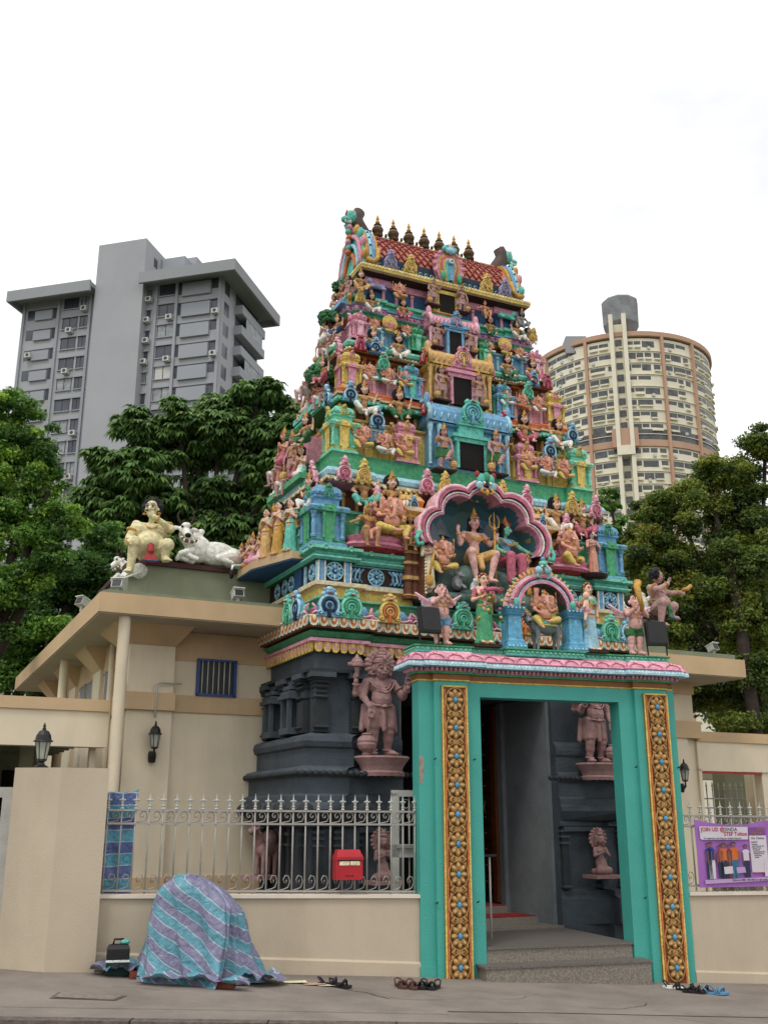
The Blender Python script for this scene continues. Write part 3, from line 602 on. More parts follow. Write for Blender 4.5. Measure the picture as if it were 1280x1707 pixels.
# ---------------------------------------------------------------- ground
def gz(u): return -.075-.063*u          # pavement height along the street front (falls to the right)
a=R(17.42)
def gzw(x,y): return gz((x-1.944)*math.cos(a)+(y-12.232)*math.sin(a))
def ky(x): return 8.98+.28*x          # kerb line
g=MB(); xs=[-30,-12,-8]+[-6+.5*i for i in range(25)]+[8,12,30]
def strip(mb,f0,f1,m,n=1):
    for i in range(len(xs)-1):
        x0,x1=xs[i],xs[i+1]
        for j in range(n):
            q=[]
            for x,t in ((x0,j/n),(x1,j/n),(x1,(j+1)/n),(x0,(j+1)/n)):
                y0,z0=f0(x);y1,z1=f1(x); q.append((x,y0+(y1-y0)*t,z0+(z1-z0)*t))
            mb.add(q,[(0,1,2,3)],m)
cz=lambda x:max(min(gzw(x,12),.4),-.3)
strip(g,lambda x:(ky(x)+.13,cz(x)),lambda x:(ky(x)+1.0,cz(x)+.0),CONC,2); strip(g,lambda x:(ky(x)+1.0,cz(x)),lambda x:(26+.28*x,cz(x)),CONC,3)
tag(g.build('pavement'),kind='structure')
k=MB(); strip(k,lambda x:(ky(x),cz(x)-.14),lambda x:(ky(x)+.012,cz(x)-.002),KERB); strip(k,lambda x:(ky(x)+.012,cz(x)-.002),lambda x:(ky(x)+.13,cz(x)+.002),KERB)
for i in range(15):
    x=-6.9+i; k.box(x-.004,x+.004,ky(x)+.0,ky(x)+.13,cz(x)-.05,cz(x)+.0035,BLK)
tag(k.build('kerb'),kind='structure')
g=MB(); strip(g,lambda x:(-6+.28*x,cz(x)-.14),lambda x:(ky(x)+.002,cz(x)-.14),ROAD); tag(g.build('road'),kind='structure')
g=MB(); g.add([(-1500,-900,-.55),(1500,-900,-.55),(1500,1600,-.55),(-1500,1600,-.55)],[(0,1,2,3)],mat('open_ground','#5c5f4a',rough=1,var=.2,vs=.05,bump=0)); tag(g.build('ground'),kind='structure')
CRK=mat('crack_dirt','#2b2623',rough=1,var=.1)
g=MB()
def crack(pts,w):
    for i in range(len(pts)-1):
        (x0,y0),(x1,y1)=pts[i],pts[i+1]; d=V((x1-x0,y1-y0)).normalized(); n=V((-d.y,d.x))*w/2
        g.add([(x0-n.x,y0-n.y,cz(x0)+.004),(x1-n.x*.8,y1-n.y*.8,cz(x1)+.004),(x1+n.x*.8,y1+n.y*.8,cz(x1)+.004),(x0+n.x,y0+n.y,cz(x0)+.004)],[(0,1,2,3)],CRK)
random.seed(3)
def crk(x,y,a,n,w,st=.09):
    p=[(x,y)]
    for i in range(n):
        a+=random.uniform(-.5,.5); x+=st*math.cos(a); y+=st*math.sin(a); p.append((x,y)); a*=.9
    crack(p,w)
crk(-.55,10.75,-.5,9,.012); crk(.05,10.3,-.2,6,.008); crk(-2.9,10.9,-.9,7,.01); crk(-2.4,9.9,-.1,5,.006); crk(1.9,10.5,-.3,10,.008); crk(2.6,10.2,.1,9,.006); crk(.9,10.6,.2,7,.006)
crack([(.55,ky(.55)+.62),(1.5,ky(1.5)+.64),(2.5,ky(2.5)+.6),(4.5,ky(4.5)+.56)],.022); crack([(-5,ky(-5)+.5),(-1,ky(-1)+.52),(.55,ky(.5)+.5)],.008)
tag(g.build('pavement_cracks'),kind='structure')
g=MB(); x0,x1=-2.72,-2.2
g.add([(x0,9.15,cz(x0)+.004),(x1,9.24,cz(x1)+.004),(x1+.03,9.5,cz(x1)+.004),(x0-.02,9.46,cz(x0)+.004)],[(0,1,2,3)],KERB)
g.add([(x0+.03,9.18,cz(x0)+.008),(x1-.03,9.265,cz(x1)+.008),(x1-.0,9.47,cz(x1)+.008),(x0+.01,9.43,cz(x0)+.008)],[(0,1,2,3)],mat('cover_plate','#8b8078',var=.2,vs=20)); tag(g.build('drain_cover'),'square concrete drain cover set flush in the pavement near the kerb at the left','drain cover')
# ---------------------------------------------------------------- temple tower
TW=thing('temple_tower','tall tapering temple gateway tower covered with painted statues over a charcoal stone base','temple tower','T')
VB=2.75
# stone base
s=MB(); Z0=.31
dw=1.15   # half width of the passage
def halfring(mb,prof,m,w0,vf0,cb,pc):
    """stone base: two solid blocks either side of the passage"""
    for sx in(-1,1):
        q=[(-w0,vf0),(-w0+cb,vf0),(-w0+cb,vf0+pc),(-dw,vf0+pc),(-dw,VB),(-w0,VB),(-w0,2.0),(-w0-.0,2.0),(-w0,.9)]
        if sx>0: q=[(-x,y) for x,y in q][::-1]
        # only offset outward on front and outer side
        n=len(q)
        def lp(d,z):
            o=[]
            for x,y in q:
                fx=abs(x)>dw+.01; fy=y<VB-.01; dd_=d*.35 if (abs(abs(x)-dw)<.01 and d>.1) else d
                o.append((x+ (sx*d if abs(abs(x)-w0)<.01 else (sx*d if abs(abs(x)-(w0-cb))<.01 else 0)), y-(dd_ if y<vf0+pc+.01 else 0), z))
            return o
        L=[lp(d,z) for d,z in prof]
        for j in range(len(prof)-1): mb.add(L[j]+L[j+1],[(i,(i+1)%n,(i+1)%n+n,i+n) for i in range(n)],m)
        mb.add(L[-1],[tuple(range(n))],m)
base_prof=[(.1,-.1),(.1,Z0),(.16,Z0),(.16,.62),(.12,.66),(.12,.72),(.02,.74),(.02,1.5),(.1,1.53),(.1,1.57),(.24,1.6),(.42,1.72),(.4,1.77),(.34,1.8),(.34,1.87),(.26,1.9),(.26,2.08),(.31,2.11),(.33,2.15),(.29,2.19),(.16,2.22),(.16,2.42),(.2,2.44),(.22,2.5),(.2,2.56),(.12,2.59),(.0,2.62),(.0,3.62)]
halfring(s,base_prof,DSTONE,2.36,.16,.62,.12)
for sx in(-1,1):   # pilasters on the block, with capitals and brackets
    us=[-2.3,-1.8] ; 
    for i,u in enumerate(us):
        u*=-sx if sx>0 else 1; v=.16
        s.box(u-.1,u+.1,v-.07,v+.02,2.62,3.0,DSTONE2); s.box(u-.07,u+.07,v-.06,v+.02,3.0,3.2,DSTONE)
        for z,w in((2.66,.13),(3.02,.12),(3.08,.1),(3.14,.12),(3.2,.14),(3.24,.16)): s.lathe([(w*.9,0),(w*1.05,.018),(w*.9,.036)],(u,v-.02,z),DSTONE2,4,a0=PI/4,sm=False)
        s.box(u-.16,u+.16,v-.16,v+.02,3.27,3.33,DSTONE)
    s.box(min(sx*1.6,sx*2.46),max(sx*1.6,sx*2.46),.0,.18,3.33,3.37,DSTONE2)
    c=MB()
for v in (.4,1.0,1.7):      # left side wall pilasters and small shrine relief
    s.box(-2.46,-2.34,v-.1,v+.1,2.62,3.0,DSTONE2); s.box(-2.43,-2.34,v-.07,v+.07,3.0,3.2,DSTONE)
    for z,w in((2.66,.13),(3.02,.12),(3.14,.12),(3.2,.14),(3.24,.16)): s.lathe([(w*.9,0),(w*1.05,.018),(w*.9,.036)],(-2.4,v,z),DSTONE2,4,a0=PI/4,sm=False)
    s.box(-2.52,-2.34,v-.16,v+.16,3.27,3.33,DSTONE)
s.box(-2.5,-2.34,.12,1.95,3.33,3.37,DSTONE2)
for v in (.7,1.38):
    s.box(-2.56,-2.36,v-.16,v+.16,2.62,2.7,DSTONE); s.box(-2.5,-2.36,v-.11,v+.11,2.7,3.05,DSTONE2)
    for q in(-.11,.11): s.box(-2.55,-2.5,v+q-.03,v+q+.03,2.7,3.05,DSTONE)
    for z,w in((3.05,.2),(3.1,.17),(3.17,.15),(3.24,.1)): s.box(-2.36-w*1.1,-2.36,v-w,v+w,z,z+.05,DSTONE)
# lower niches with little pilasters
for sx in(-1,1):
    for u in (1.23,1.75,2.05,2.3):
        uu=sx*u; s.box(uu-.05,uu+.05,.08 if u>1.76 else .2,.3,.74,1.5,DSTONE2)
        for z in(.76,1.3,1.38,1.45): s.box(uu-.07,uu+.07,.06 if u>1.76 else .18,.3,z,z+.03,DSTONE)
    s.box(min(sx*1.2,sx*1.8),max(sx*1.2,sx*1.8),.16,.3,1.46,1.52,DSTONE)
for v in(.35,.75,1.0,1.5,1.75): s.box(-2.44,-2.34,v-.05,v+.05,.74,1.5,DSTONE2); s.box(-2.46,-2.34,v-.07,v+.07,1.3,1.33,DSTONE); s.box(-2.46,-2.34,v-.07,v+.07,1.42,1.46,DSTONE)
# scalloped edge of the mouldings
for M,w in slots([(-2.36,.16),(-1.74,.16),(-1.74,.28),(-1.15,.28),(-1.15,2),(-2.36,2)],.31,.09,2.15,'fl'):
    s.mx=M; s.ell((0,-.01,-.02),(w*.5,.03,.035),DSTONE2,7,5); s.mx=None
for M,w in slots([(1.15,.28),(1.74,.28),(1.74,.16),(2.36,.16),(2.36,2),(1.15,2)],.31,.09,2.15,'f'):
    s.mx=M; s.ell((0,-.01,-.02),(w*.5,.03,.035),DSTONE2,7,5); s.mx=None
for M,w in slots([(-2.36,.16),(-1.74,.16),(-1.74,.28),(-1.15,.28),(-1.15,2),(-2.36,2)],.43,.34,1.72,'fl'):
    s.mx=M; s.ell((0,.02,.0),(.1,.05,.08),DSTONE2,9,6); s.mx=None
s.box(-dw,dw,.3,VB,3.25,3.62,DSTONE)      # lintel block over the passage
s.build('stone_base',TW)
# passage: side walls, floor, door
p=MB(); p.box(-dw,dw,.2,VB-.05,-.1,.305,GRAN); p.build('passage_floor',TW)
JM=mat('jamb_stone_lightened','#7a8083',rough=.8,var=.1,vs=4,bump=.3,dirt=.2)  # stone colour lightened to stand in for daylight reaching the passage from above
for q in((1.1,dw-.005,.34,1.5),(1.04,1.1,1.42,1.55),(-1.145,-1.1,.34,1.5)): p=MB(); p.box(*q,.306,3.24,JM); p.build('passage_jamb',TW)
p=MB(); p.box(-1.14,1.14,2.55,2.7,.3,3.27,DARK); p.build('passage_shade_panel',TW)  # dark panel stands in for the unlit depth of the passage
def door_leaf(u0,u1,v,M=None):
    d=MB(); d.mx=M; d.box(u0,u1,v,v+.05,.62,3.1,WOOD)
    n=4
    for i in range(3):
        for j in range(11):
            a_=u0+(u1-u0)*(i+.12)/3; b_=u0+(u1-u0)*(i+.88)/3; z=.68+j*.22; d.box(a_,b_,v-.02,v,z,z+.17,mat('door_panel','#4a2415',rough=.45,var=.2))
            d.ell(((a_+b_)/2,v-.03,z+.085),(.012,.02,.012),BRASS,6,4)
    o=d.build('door_leaf',TW); h=MB(); h.mx=M; h.tube([(u0+.08,v-.05,1.7),(u0+.08,v-.08,1.78),(u0+.08,v-.05,1.86)],.01,BRASS,5); h.build('door_handle',o); return o
door_leaf(1.72,2.5,1.03,Matrix(((0,1,0,0),(1,0,0,0),(0,0,1,0),(0,0,0,1))))
for q in((1.0,1.06,1.56,1.68),(-1.1,-1.0,1.6,1.75)): p=MB(); p.box(*q,.5,3.2,mat('door_frame','#6a3a1c',rough=.5)); p.build('door_frame',TW)
# entrance steps inside (granite with red carpet)
st=thing('inner_steps','two granite inner steps with red carpet leading to the dark temple door','steps','T')
p=MB(); p.box(-1.09,.95,.5,2.4,.306,.4,GRAN); p.box(-1.09,.8,1.0,2.39,.4,.5,GRAN); p.build('step',st)
p=MB(); p.box(-.9,.93,.52,.99,.4,.412,CARP); p.box(-.9,.78,1.02,1.7,.5,.512,CARP); p.build('carpet',st)

# valance and lotus cornice
F0=fp(2.38,.13,VB,.62,.1,1.1,0,.0)
p=MB(); ring(p,F0,[(.02,3.6),(.02,3.7),(.09,3.71),(.09,3.75),(.02,3.76),(.03,3.78),(.12,3.83),(.05,3.85),(.05,3.87)],[BRN,PINK,PINK,LPINK,DGREEN,GREEN,DGREEN,DGREEN],True,True)
for M,w in slots(F0,.025,.115,3.71,'fl'): p.mx=M; petal(p,w,.13,YEL,PINK,.035); p.mx=None
p.build('petal_frieze',TW)
p=MB(); ring(p,F0,[(.03,3.87),(.15,3.865),(.16,3.88),(.15,3.99),(.17,4.0),(.17,4.015),(.08,4.03),(.09,4.1),(.02,4.14),(-.04,4.16),(-.05,4.18)],[BRN,BRN,DBRN,CRM,CRM,LPINK,ROSE,PINK,PINK,GREEN],True,True)
for M,w in slots(F0,.15,.13,4.0,'fl'):
    p.mx=M; petal(p,w,.12,CRM,ORA,.018)
    p.box(w*.45,w*.53,-.02,0,-.11,0,LBLUE); p.mx=None
for i,(M,w) in enumerate(slots(F0,.1,.3,4.03,'fl')):
    p.mx=M; q=TEAL if i%2 else BLUE
    p.ell((0,-.02,.07),(w*.27,.055,.08),q,10,6); 
    for sx in(-1,1): p.tube([(sx*w*.28,-.05,.02),(sx*w*.38,-.055,.09),(sx*w*.47,-.02,.13)],.016,PINK,5); p.tube([(sx*w*.5,-.06,.0),(sx*w*.4,-.075,.03),(0,-.08,-.0)],.014,LPINK,5)
    p.mx=None
p.build('lotus_cornice',TW)
p=MB(); F1=fp(2.3,.2,VB,.5,.08,1.1,0,0)
ring(p,F1,[(0,4.1),(0,4.27),(.05,4.275),(.05,4.295),(.03,4.3)],[GREEN,MINT,MINT,MINT],True,False); F1=fp(2.3,.2,VB,.5,.08,1.0,-.4,0)
ring(p,F1,[(.03,4.3),(.03,4.41),(.06,4.415),(.1,4.435),(.11,4.485),(.04,4.49)],[YEL,CRM,OCH,CRM,BRN],True,False); p.build('coloured_plinth',TW)
KC=[(BLUE,NAVY,LBLUE),(TEAL,GREEN,MINT),(OCH,ORA,YEL),(BLUE,NAVY,LBLUE),(TEAL,DGREEN,MINT),(BLUE,NAVY,LBLUE),(OCH,ORA,YEL)]
def ornament(u,v,z,w,h,cols,rot=0):
    if z>5: w*=.84; h*=.84
    o=MB(); o.mx=Matrix.Translation((u,v,z))@Matrix.Rotation(R(rot),4,'Z'); kudu(o,w,h,*cols); return o.build('horseshoe_ornament',TW)
for u,c in ((-2.28,0),(-1.98,1),(-1.42,2),(-.86,3),(-.35,1),(.6,2),(1.35,2),(1.98,1),(2.3,0)): ornament(u,-.05 if abs(u)>1.7 else .02,4.0,.32,.38,KC[c])
for v,c in ((.3,3),(.62,1)): ornament(-2.55,v,4.0,.32,.38,KC[c],-90)
# flower-panel storey
p=MB(); F2=fp(2.36,.12,VB,.45,.1,1.0,-.45,.0)
ring(p,F2,[(0,4.48),(0,4.76)],DBRN,True,False)
def flower(mb,c,r,n=12):
    for i in range(n):
        a_=2*PI*i/n; mb.ell((c[0]+r*.6*math.cos(a_),c[1]-.012,c[2]+r*.6*math.sin(a_)),(r*.38,.014,r*.16),LBLUE if i%2 else BLUE,7,5,Matrix.Rotation(-a_,3,'Y'))
    mb.lathe([(r*.95,0),(r*1.0,.01),(r*.9,.015)],(0,0,0),LBLUE,16) if False else None
    mb.tube([(c[0]+r*math.cos(2*PI*i/18),c[1]-.012,c[2]+r*math.sin(2*PI*i/18)) for i in range(18)],r*.09,LBLUE,5,True)
    mb.ell((c[0],c[1]-.025,c[2]),(r*.3,.02,r*.3),DBLUE,8,6); mb.ell((c[0],c[1]-.04,c[2]),(r*.12,.012,r*.12),WHT,7,5)
for sx in(-1,1):
    for u in(2.34,1.94): p.box(min(sx*u,sx*(u-.06)) if u>2 else min(sx*u,sx*(u+.06)),max(sx*u,sx*(u-.06)) if u>2 else max(sx*u,sx*(u+.06)),.095,.13,4.48,4.76,BLUE)
    for u in(2.36,2.275,2.005,1.925): p.box(sx*u-.008,sx*u+.008,.09,.13,4.48,4.76,WHT)
    flower(p,(sx*2.14,.12,4.62),.115)
    flower(p,(sx*1.52,.215,4.62),.11)
    for q in(-1,1):
        for k_ in range(4): 
            x=sx*1.52+q*(.2+.055*k_); p.tube([(x,.2,4.53),(x+q*.05,.195,4.58),(x+q*.03,.195,4.66),(x-q*.02,.2,4.71)],.018,[BLUE,LBLUE][k_%2],5)
        p.tube([(sx*1.52+q*(.3+.07*math.cos(t)),.2,4.62+.07*math.sin(t)) for t in [i*.5 for i in range(10)]],.012,LBLUE,5)
    p.box(sx*1.52-.4,sx*1.52+.4,.195,.22,4.49,4.505,LBLUE); p.box(sx*1.52-.4,sx*1.52+.4,.195,.22,4.735,4.75,LBLUE)
p.mx=Matrix.Rotation(R(-90),4,'Z')
for x in (-1.05,-.85,-1.25,-1.5): pass
p.mx=None
M=Matrix.Translation((-2.36,0,0))@Matrix.Rotation(R(-90),4,'Z'); p.mx=M
flower(p,(-.3,0,4.62),.1); p.box(-.12,-.17,-.02,.0,4.48,4.76,LBLUE) ; p.box(-.57,-.5,-.02,0,4.48,4.76,LBLUE); p.box(-.9,-.65,-.03,0,4.48,4.76,DBLUE)
for x in(-1.05,-1.3,-1.6): flower(p,(x,0,4.62),.1,8); 
p.mx=None; p.build('flower_frieze',TW)
p=MB(); ring(p,F2,[(.0,4.74),(.06,4.75),(.1,4.78),(.1,4.8),(.05,4.82),(.06,4.85),(.12,4.88),(.12,4.92),(.04,4.94),(-.05,4.945)],[DGREEN,TEAL,MINT,DGREEN,TEAL,TEAL,MINT,MINT,TEAL],True,False)
for i,(M,w) in enumerate(slots(F2,.12,.3,4.9,'fl')): p.mx=M; p.tube([(.03*math.cos(t),-.005,.03*math.sin(t)) for t in [i_*.7 for i_ in range(9)]],.009,MINT,5,True); p.mx=None
p.build('teal_cornice',TW)

def turret(u,v,h,z0,z1,A,B,name='corner_turret',side=True,fin=GOLD):
    """small square shrine: base, colonnettes, cornice, dome, finial"""
    H=z1-z0; t=MB(); c=(u,v)
    sq=lambda k:[(u-h*k,v-h*k),(u+h*k,v-h*k),(u+h*k,v+h*k),(u-h*k,v+h*k)]
    ring(t,sq(1),[(0,z0),(0,z0+.05*H),(-.12*h,z0+.07*H),(-.05*h,z0+.1*H),(-.2*h,z0+.12*H)],[A,A,B,A],True,False)
    ring(t,sq(.72),[(0,z0+.1*H),(0,z0+.5*H)],A,True,False)
    for a_ in(-1,1):
        for b_ in(-1,1):
            q=(u+a_*h*.8,v+b_*h*.8,z0+.12*H); t.lathe([(.15*h,0),(.17*h,.03*H),(.11*h,.05*H),(.13*h,.2*H),(.1*h,.27*H),(.15*h,.3*H),(.12*h,.32*H),(.19*h,.36*H),(.2*h,.38*H)],q,A,8)
    for q,dx,dy in(((u,v-h*.86),1,0),((u-h*.86,v),0,1),((u+h*.86,v),0,1)):
        t.box(q[0]-h*(.2 if dx else .1),q[0]+h*(.2 if dx else .1),q[1]-h*(.2 if dy else .1),q[1]+h*(.2 if dy else .1),z0+.05*H,z0+.5*H,B)
        for e in(-.26,.26): t.lathe([(.09*h,0),(.07*h,.05*H),(.075*h,.25*H),(.12*h,.33*H),(.12*h,.38*H)],(q[0]+dx*e*h,q[1]+dy*e*h-(.04*h if dx else 0),z0+.12*H),B,7)
    ring(t,sq(.9),[(0,z0+.49*H),(.16*h,z0+.51*H),(.22*h,z0+.56*H),(.12*h,z0+.59*H),(-.1*h,z0+.61*H)],[B,A,A,A],True,True)
    for q,dx in(((u,v-h*1.02),1),((u-h*1.02,v),0),((u+h*1.02,v),0)):
        t.box(q[0]-h*(.32 if dx else .1),q[0]+h*(.32 if dx else .1),q[1]-h*(.1 if dx else .32),q[1]+h*(.1 if dx else .32),z0+.5*H,z0+.6*H,B)
    for e in(-.6,0,.6): t.lathe([(.1*h,-.01),(.13*h,0),(.1*h,.01)],(u+e*h,v-1.14*h,z0+.55*H),B,7) if False else t.ell((u+e*h,v-1.12*h,z0+.55*H),(.1*h,.05*h,.1*h),B,7,5)
    ring(t,sq(.66),[(0,z0+.6*H),(0,z0+.7*H),(.12*h,z0+.72*H),(.14*h,z0+.745*H),(.03*h,z0+.76*H)],[A,A,A,A],True,False)
    ring(t,sq(.66),[(.06*h,z0+.76*H),(.12*h,z0+.8*H),(.06*h,z0+.86*H),(-.12*h,z0+.91*H),(-.38*h,z0+.945*H),(-.5*h,z0+.95*H)],A,True,False)
    for rot,dx,dy in((0,0,-1),(-90,-1,0),(90,1,0)):
        t.mx=Matrix.Translation((u+dx*h*.76,v+dy*h*.76,z0+.73*H))@Matrix.Rotation(R(rot),4,'Z'); kudu(t,h*.6,H*.2,B,A,B,A); 
        for e in(-.48,.48): t.mx=Matrix.Translation((u+dx*h*.74+(e*h if dy else 0),v+dy*h*.74+(e*h if dx else 0),z0+.74*H))@Matrix.Rotation(R(rot),4,'Z'); t.tube(arc((0,h*.14),h*.12,-40,220,8,-.01),h*.04,A,5)
        t.mx=None
    o=t.build(name,TW)
    f=MB(); f.lathe([(.2*h,0),(.26*h,.02*H),(.14*h,.035*H),(.2*h,.055*H),(.08*h,.08*H),(.02*h,.11*H)],(u,v,z0+.94*H),fin,9); f.build('finial',o); return o
def vault(u,v,w,d,z0,zc,z1,A,B,D,dw_,dz0,dz1,knobs=YEL,roofc=None):
    """centre shrine: doorway body with wagon-vault roof; D door surround colour"""
    roofc=roofc or A
    t=MB(); q=[(u-w,v),(u+w,v),(u+w,v+d),(u-w,v+d)]
    ring(t,q,[(0,z0),(0,z0+.05),(-.04,z0+.06),(-.04,zc-.03),(.03,zc-.02),(.05,zc),(.0,zc+.02)],A,True,False)
    for sx in(-1,1):
        for e in(.96,.74): t.lathe([(.035,0),(.026,.03),(.028,(zc-z0)*.7),(.045,(zc-z0)*.82),(.045,(zc-z0)*.9)],(u+sx*w*e,v-.0,z0+.05),B,7)
    o=t.build('centre_shrine',TW)
    r=MB(); n=9; H=z1-zc
    pr=[(-.05+.0,zc+.02)]+[(d*.5-(d*.5+.07)*math.cos(R(180*i/n)) ,zc+.02+H*math.sin(R(180*i/n))**.7) for i in range(1,n)]+[(d+.05,zc+.02)]
    vs=[(u-w*1.0,v+y,z) for y,z in pr]+[(u+w*1.0,v+y,z) for y,z in pr]; m=len(pr)
    r.add(vs,[(i,i+m,i+1+m,i+1) for i in range(m-1)]+[tuple(range(m)),tuple(range(2*m-1,m-1,-1))],roofc,False)
    for k_ in range(9): x=u-w+w*2*(k_+.5)/9; r.lathe([(.02,0),(.035,.02),(.02,.04),(.006,.07)],(x,v+d*.45,z1+.0),knobs,7)
    for sx in(-1,1):
        r.tube([(u+sx*w*1.0,v+y,z) for y,z in pr],.035,B if roofc==A else roofc,6)
        r.ell((u+sx*w*1.02,v+.02,z1-.02),(.05,.05,.12),roofc,8,6)
    for j in range(12): x=u-w*.9+w*1.8*j/11; r.tube([(x,v-.055,zc+.06),(x+.02,v-.06,zc+.1+H*.15)],.012,B,4)
    r.build('vault_roof',o)
    e=MB(); dh=dz1
    e.box(u-dw_-.09,u+dw_+.09,v-.08,v+.02,dh+.0,dh+.06,D); e.box(u-dw_-.12,u+dw_+.12,v-.11,v+.02,dh+.06,dh+.11,D); e.box(u-dw_*.9-.02,u+dw_*.9+.02,v-.07,v+.02,dh+.11,zc+.0,D); e.box(u-dw_-.02,u+dw_+.02,v-.1,v+.01,zc+.0,zc+.05,D)
    for sx in(-1,1): e.box(min(u+sx*dw_,u+sx*(dw_+.045)),max(u+sx*dw_,u+sx*(dw_+.045)),v-.07,v+.03,dz0,dh,D)
    e.mx=Matrix.Translation((u,v-.09,zc+.04)); kudu(e,dw_*1.9,H*1.0,D,A,D,A); e.mx=None
    e.build('door_surround',o)
    k_=MB(); k_.box(u-dw_,u+dw_,v-.06,v-.0,dz0,dh,DARK); k_.build('doorway_shade_panel',o)  # solid dark block, its colour stands in for shade inside the doorway
    return o
def cornice(w,v,z0,prof,mats,dent=None,dz=0,dd=.0,extra=None,name='tier_cornice',sp=.1,cb=.45,cc=0,cw=.8):
    p=MB(); F_=fp(w,v,VB-v*.9,cb,.05,cw,cc,sp,.75+v*.3,1.9-v*.3); ring(p,F_,[(d,z0+z) for d,z in prof],mats,True,True)
    if dent:
        for i,(M,wd) in enumerate(slots(F_,dd,dent[0],z0+dz,'flr')):
            p.mx=M; dent[1](p,wd,i); p.mx=None
    return p.build(name,TW)
def wall(w,v,z0,z1,m,band=None,sp=.1,rec=0):
    p=MB(); F_=fp(w,v,VB-v*.8,.4,.04,.95,-rec,sp,.75+v*.3,1.9-v*.3); ring(p,F_,[(0,z0),(0,z1-.06),(.04,z1-.055),(.05,z1-.03),(.0,z1)],[m,band or m,band or m,m],True,False)
    for M,wd in slots(F_,0,.26,z0,'fl'):
        p.mx=M; p.box(-.022,.022,-.03,0,0,z1-z0-.08,band or m); p.ell((0,-.03,(z1-z0)*.7),(.04,.02,.03),band or m,7,5); p.mx=None
    return p.build('tier_wall',TW)
# tier 1
wall(2.05,.32,4.93,5.52,GREEN,MINT,.15,.4)
wall(1.98,.5,5.5,5.9,BRN,OCH,.1,.3)
for sx in(-1,1): turret(sx*2.22,.36,.25,4.94,5.86,BLUE,GREEN)
def d_scal(p,w,i): p.ell((0,-.01,-.01),(w*.42,.02,.022),CRM if i%2 else TANC,6,4)
cornice(2.1,.33,5.88,[(-.1,-.04),(.1,0),(.14,.01),(.15,.04),(.05,.055),(.11,.08),(.13,.13),(.11,.18),(.03,.215),(.0,.22),(.0,.43),(.03,.44),(-.08,.45)],[PINK,BRN,CRM,CRM,BLUE,LBLUE,LBLUE,BLUE,GREEN,GREEN,MINT,MINT],(.09,d_scal),.005,.14)
for u,c in ((-2.0,(PINK,ROSE,LPINK)),(-1.72,(YEL,OCH,YEL)),(-.78,(PINK,ROSE,LPINK)),(-.5,(YEL,OCH,YEL)),(.42,(YEL,OCH,YEL)),(.82,(PINK,ROSE,LPINK)),(1.6,(YEL,OCH,YEL)),(2.02,(PINK,ROSE,LPINK))): ornament(u,.17,5.88,.27,.4,c)
for v,c in((.5,(PINK,ROSE,LPINK)),(.85,(TEAL,GREEN,MINT))): ornament(-2.3,v,5.88,.27,.4,c,-90)
for u in(-1.52,1.5): 
    ornament(u,.2,5.47,.3,.5,(PINK,ROSE,LPINK)); 
    p=MB(); p.box(u-.1,u+.1,.26,.34,5.2,5.47,PINK); p.box(u-.15,u+.15,.24,.34,5.42,5.48,LPINK); p.build('aedicule',TW)
# yellow pavilions either side of the great arch
for sx in(-1,1):
    p=MB(); u=sx*1.02; p.box(u-.16,u+.16,.16,.4,4.94,5.5,YEL); ring(p,[(u-.16,.16),(u+.16,.16),(u+.16,.45),(u-.16,.45)],[(.0,5.3),(.05,5.33),(.08,5.38),(.02,5.4),(.02,5.52),(.1,5.55),(.12,5.6),(.0,5.63),(.03,5.72),(-.02,5.8)],[OCH,YEL,YEL,YEL,YEL,CRM,YEL,ORA,OCH],True,False)
    for k_ in range(4): p.lathe([(.02,0),(.035,.03),(.02,.05),(.005,.09)],(u-.12+.08*k_,.25,5.8),YEL,7)
    p.mx=Matrix.Translation((u,.1,5.58)); kudu(p,.14,.2,BLUE,NAVY,LBLUE); p.mx=None; p.build('side_pavilion',TW)
    # brown moulded columns of the niche
    p=MB()
    for k_,(uu) in enumerate((.99,1.09)):
        c0=(sx*uu,.14,4.36); p.lathe([(.075,0),(.08,.04),(.06,.06),(.06,.22),(.085,.25),(.09,.3),(.06,.34),(.065,.42),(.09,.46),(.07,.5),(.08,.56),(.1,.6),(.085,.64),(.12,.69),(.12,.72)],c0,BRN,10,ms=[BRN,OCH,BRN,BRN,OCH,BRN,BRN,BRN,OCH,BRN,BRN,OCH,BRN,CRM])
    p.build('niche_column',TW)
# ---- the great lobed arch and its cave niche
def lobes(cx,zc,Rx,Rz,n=7,amp=.13,steps=8):
    pts=[]
    N_=n*steps
    for i in range(N_+1):
        t=i/N_; a_=PI*t; l=abs(math.sin(PI*t*n)); k_=1-amp+amp*l**.75
        pts.append((cx-Rx*k_*math.cos(a_),zc+Rz*k_*math.sin(a_)))
    return pts
A_=MB(); out=lobes(-.03,5.08,1.06,.97,5,.12)
inn=[(-.03+(x+.03)*.84,5.08+(z-5.08)*.86) for x,z in out]
bands=[(1.0,LPINK),(.965,ROSE),(.93,NAVY),(.905,WHT),(.885,PINK),(.85,LPINK)]
for j in range(5):
    s0,s1=bands[j][0],bands[j+1][0]; y=[-.12,-.15,-.11,-.13,-.1][j]
    o1=[(-.03+(x+.03)*s0,5.08+(z-5.08)*s0) for x,z in out]; o2=[(-.03+(x+.03)*s1,5.08+(z-5.08)*s1) for x,z in out]
    n=len(o1); vs=[(x,y,z) for x,z in o1]+[(x,y,z) for x,z in o2]+[(x,.2,z) for x,z in o1]+[(x,.2,z) for x,z in o2]
    A_.add(vs,[(i,i+1,i+1+n,i+n) for i in range(n-1)],bands[j][1])
    A_.add(vs,[(i+2*n,i+1+2*n,i+1,i) for i in range(n-1)]+[(i+n,i+1+n,i+1+3*n,i+3*n) for i in range(n-1)],bands[j][1])
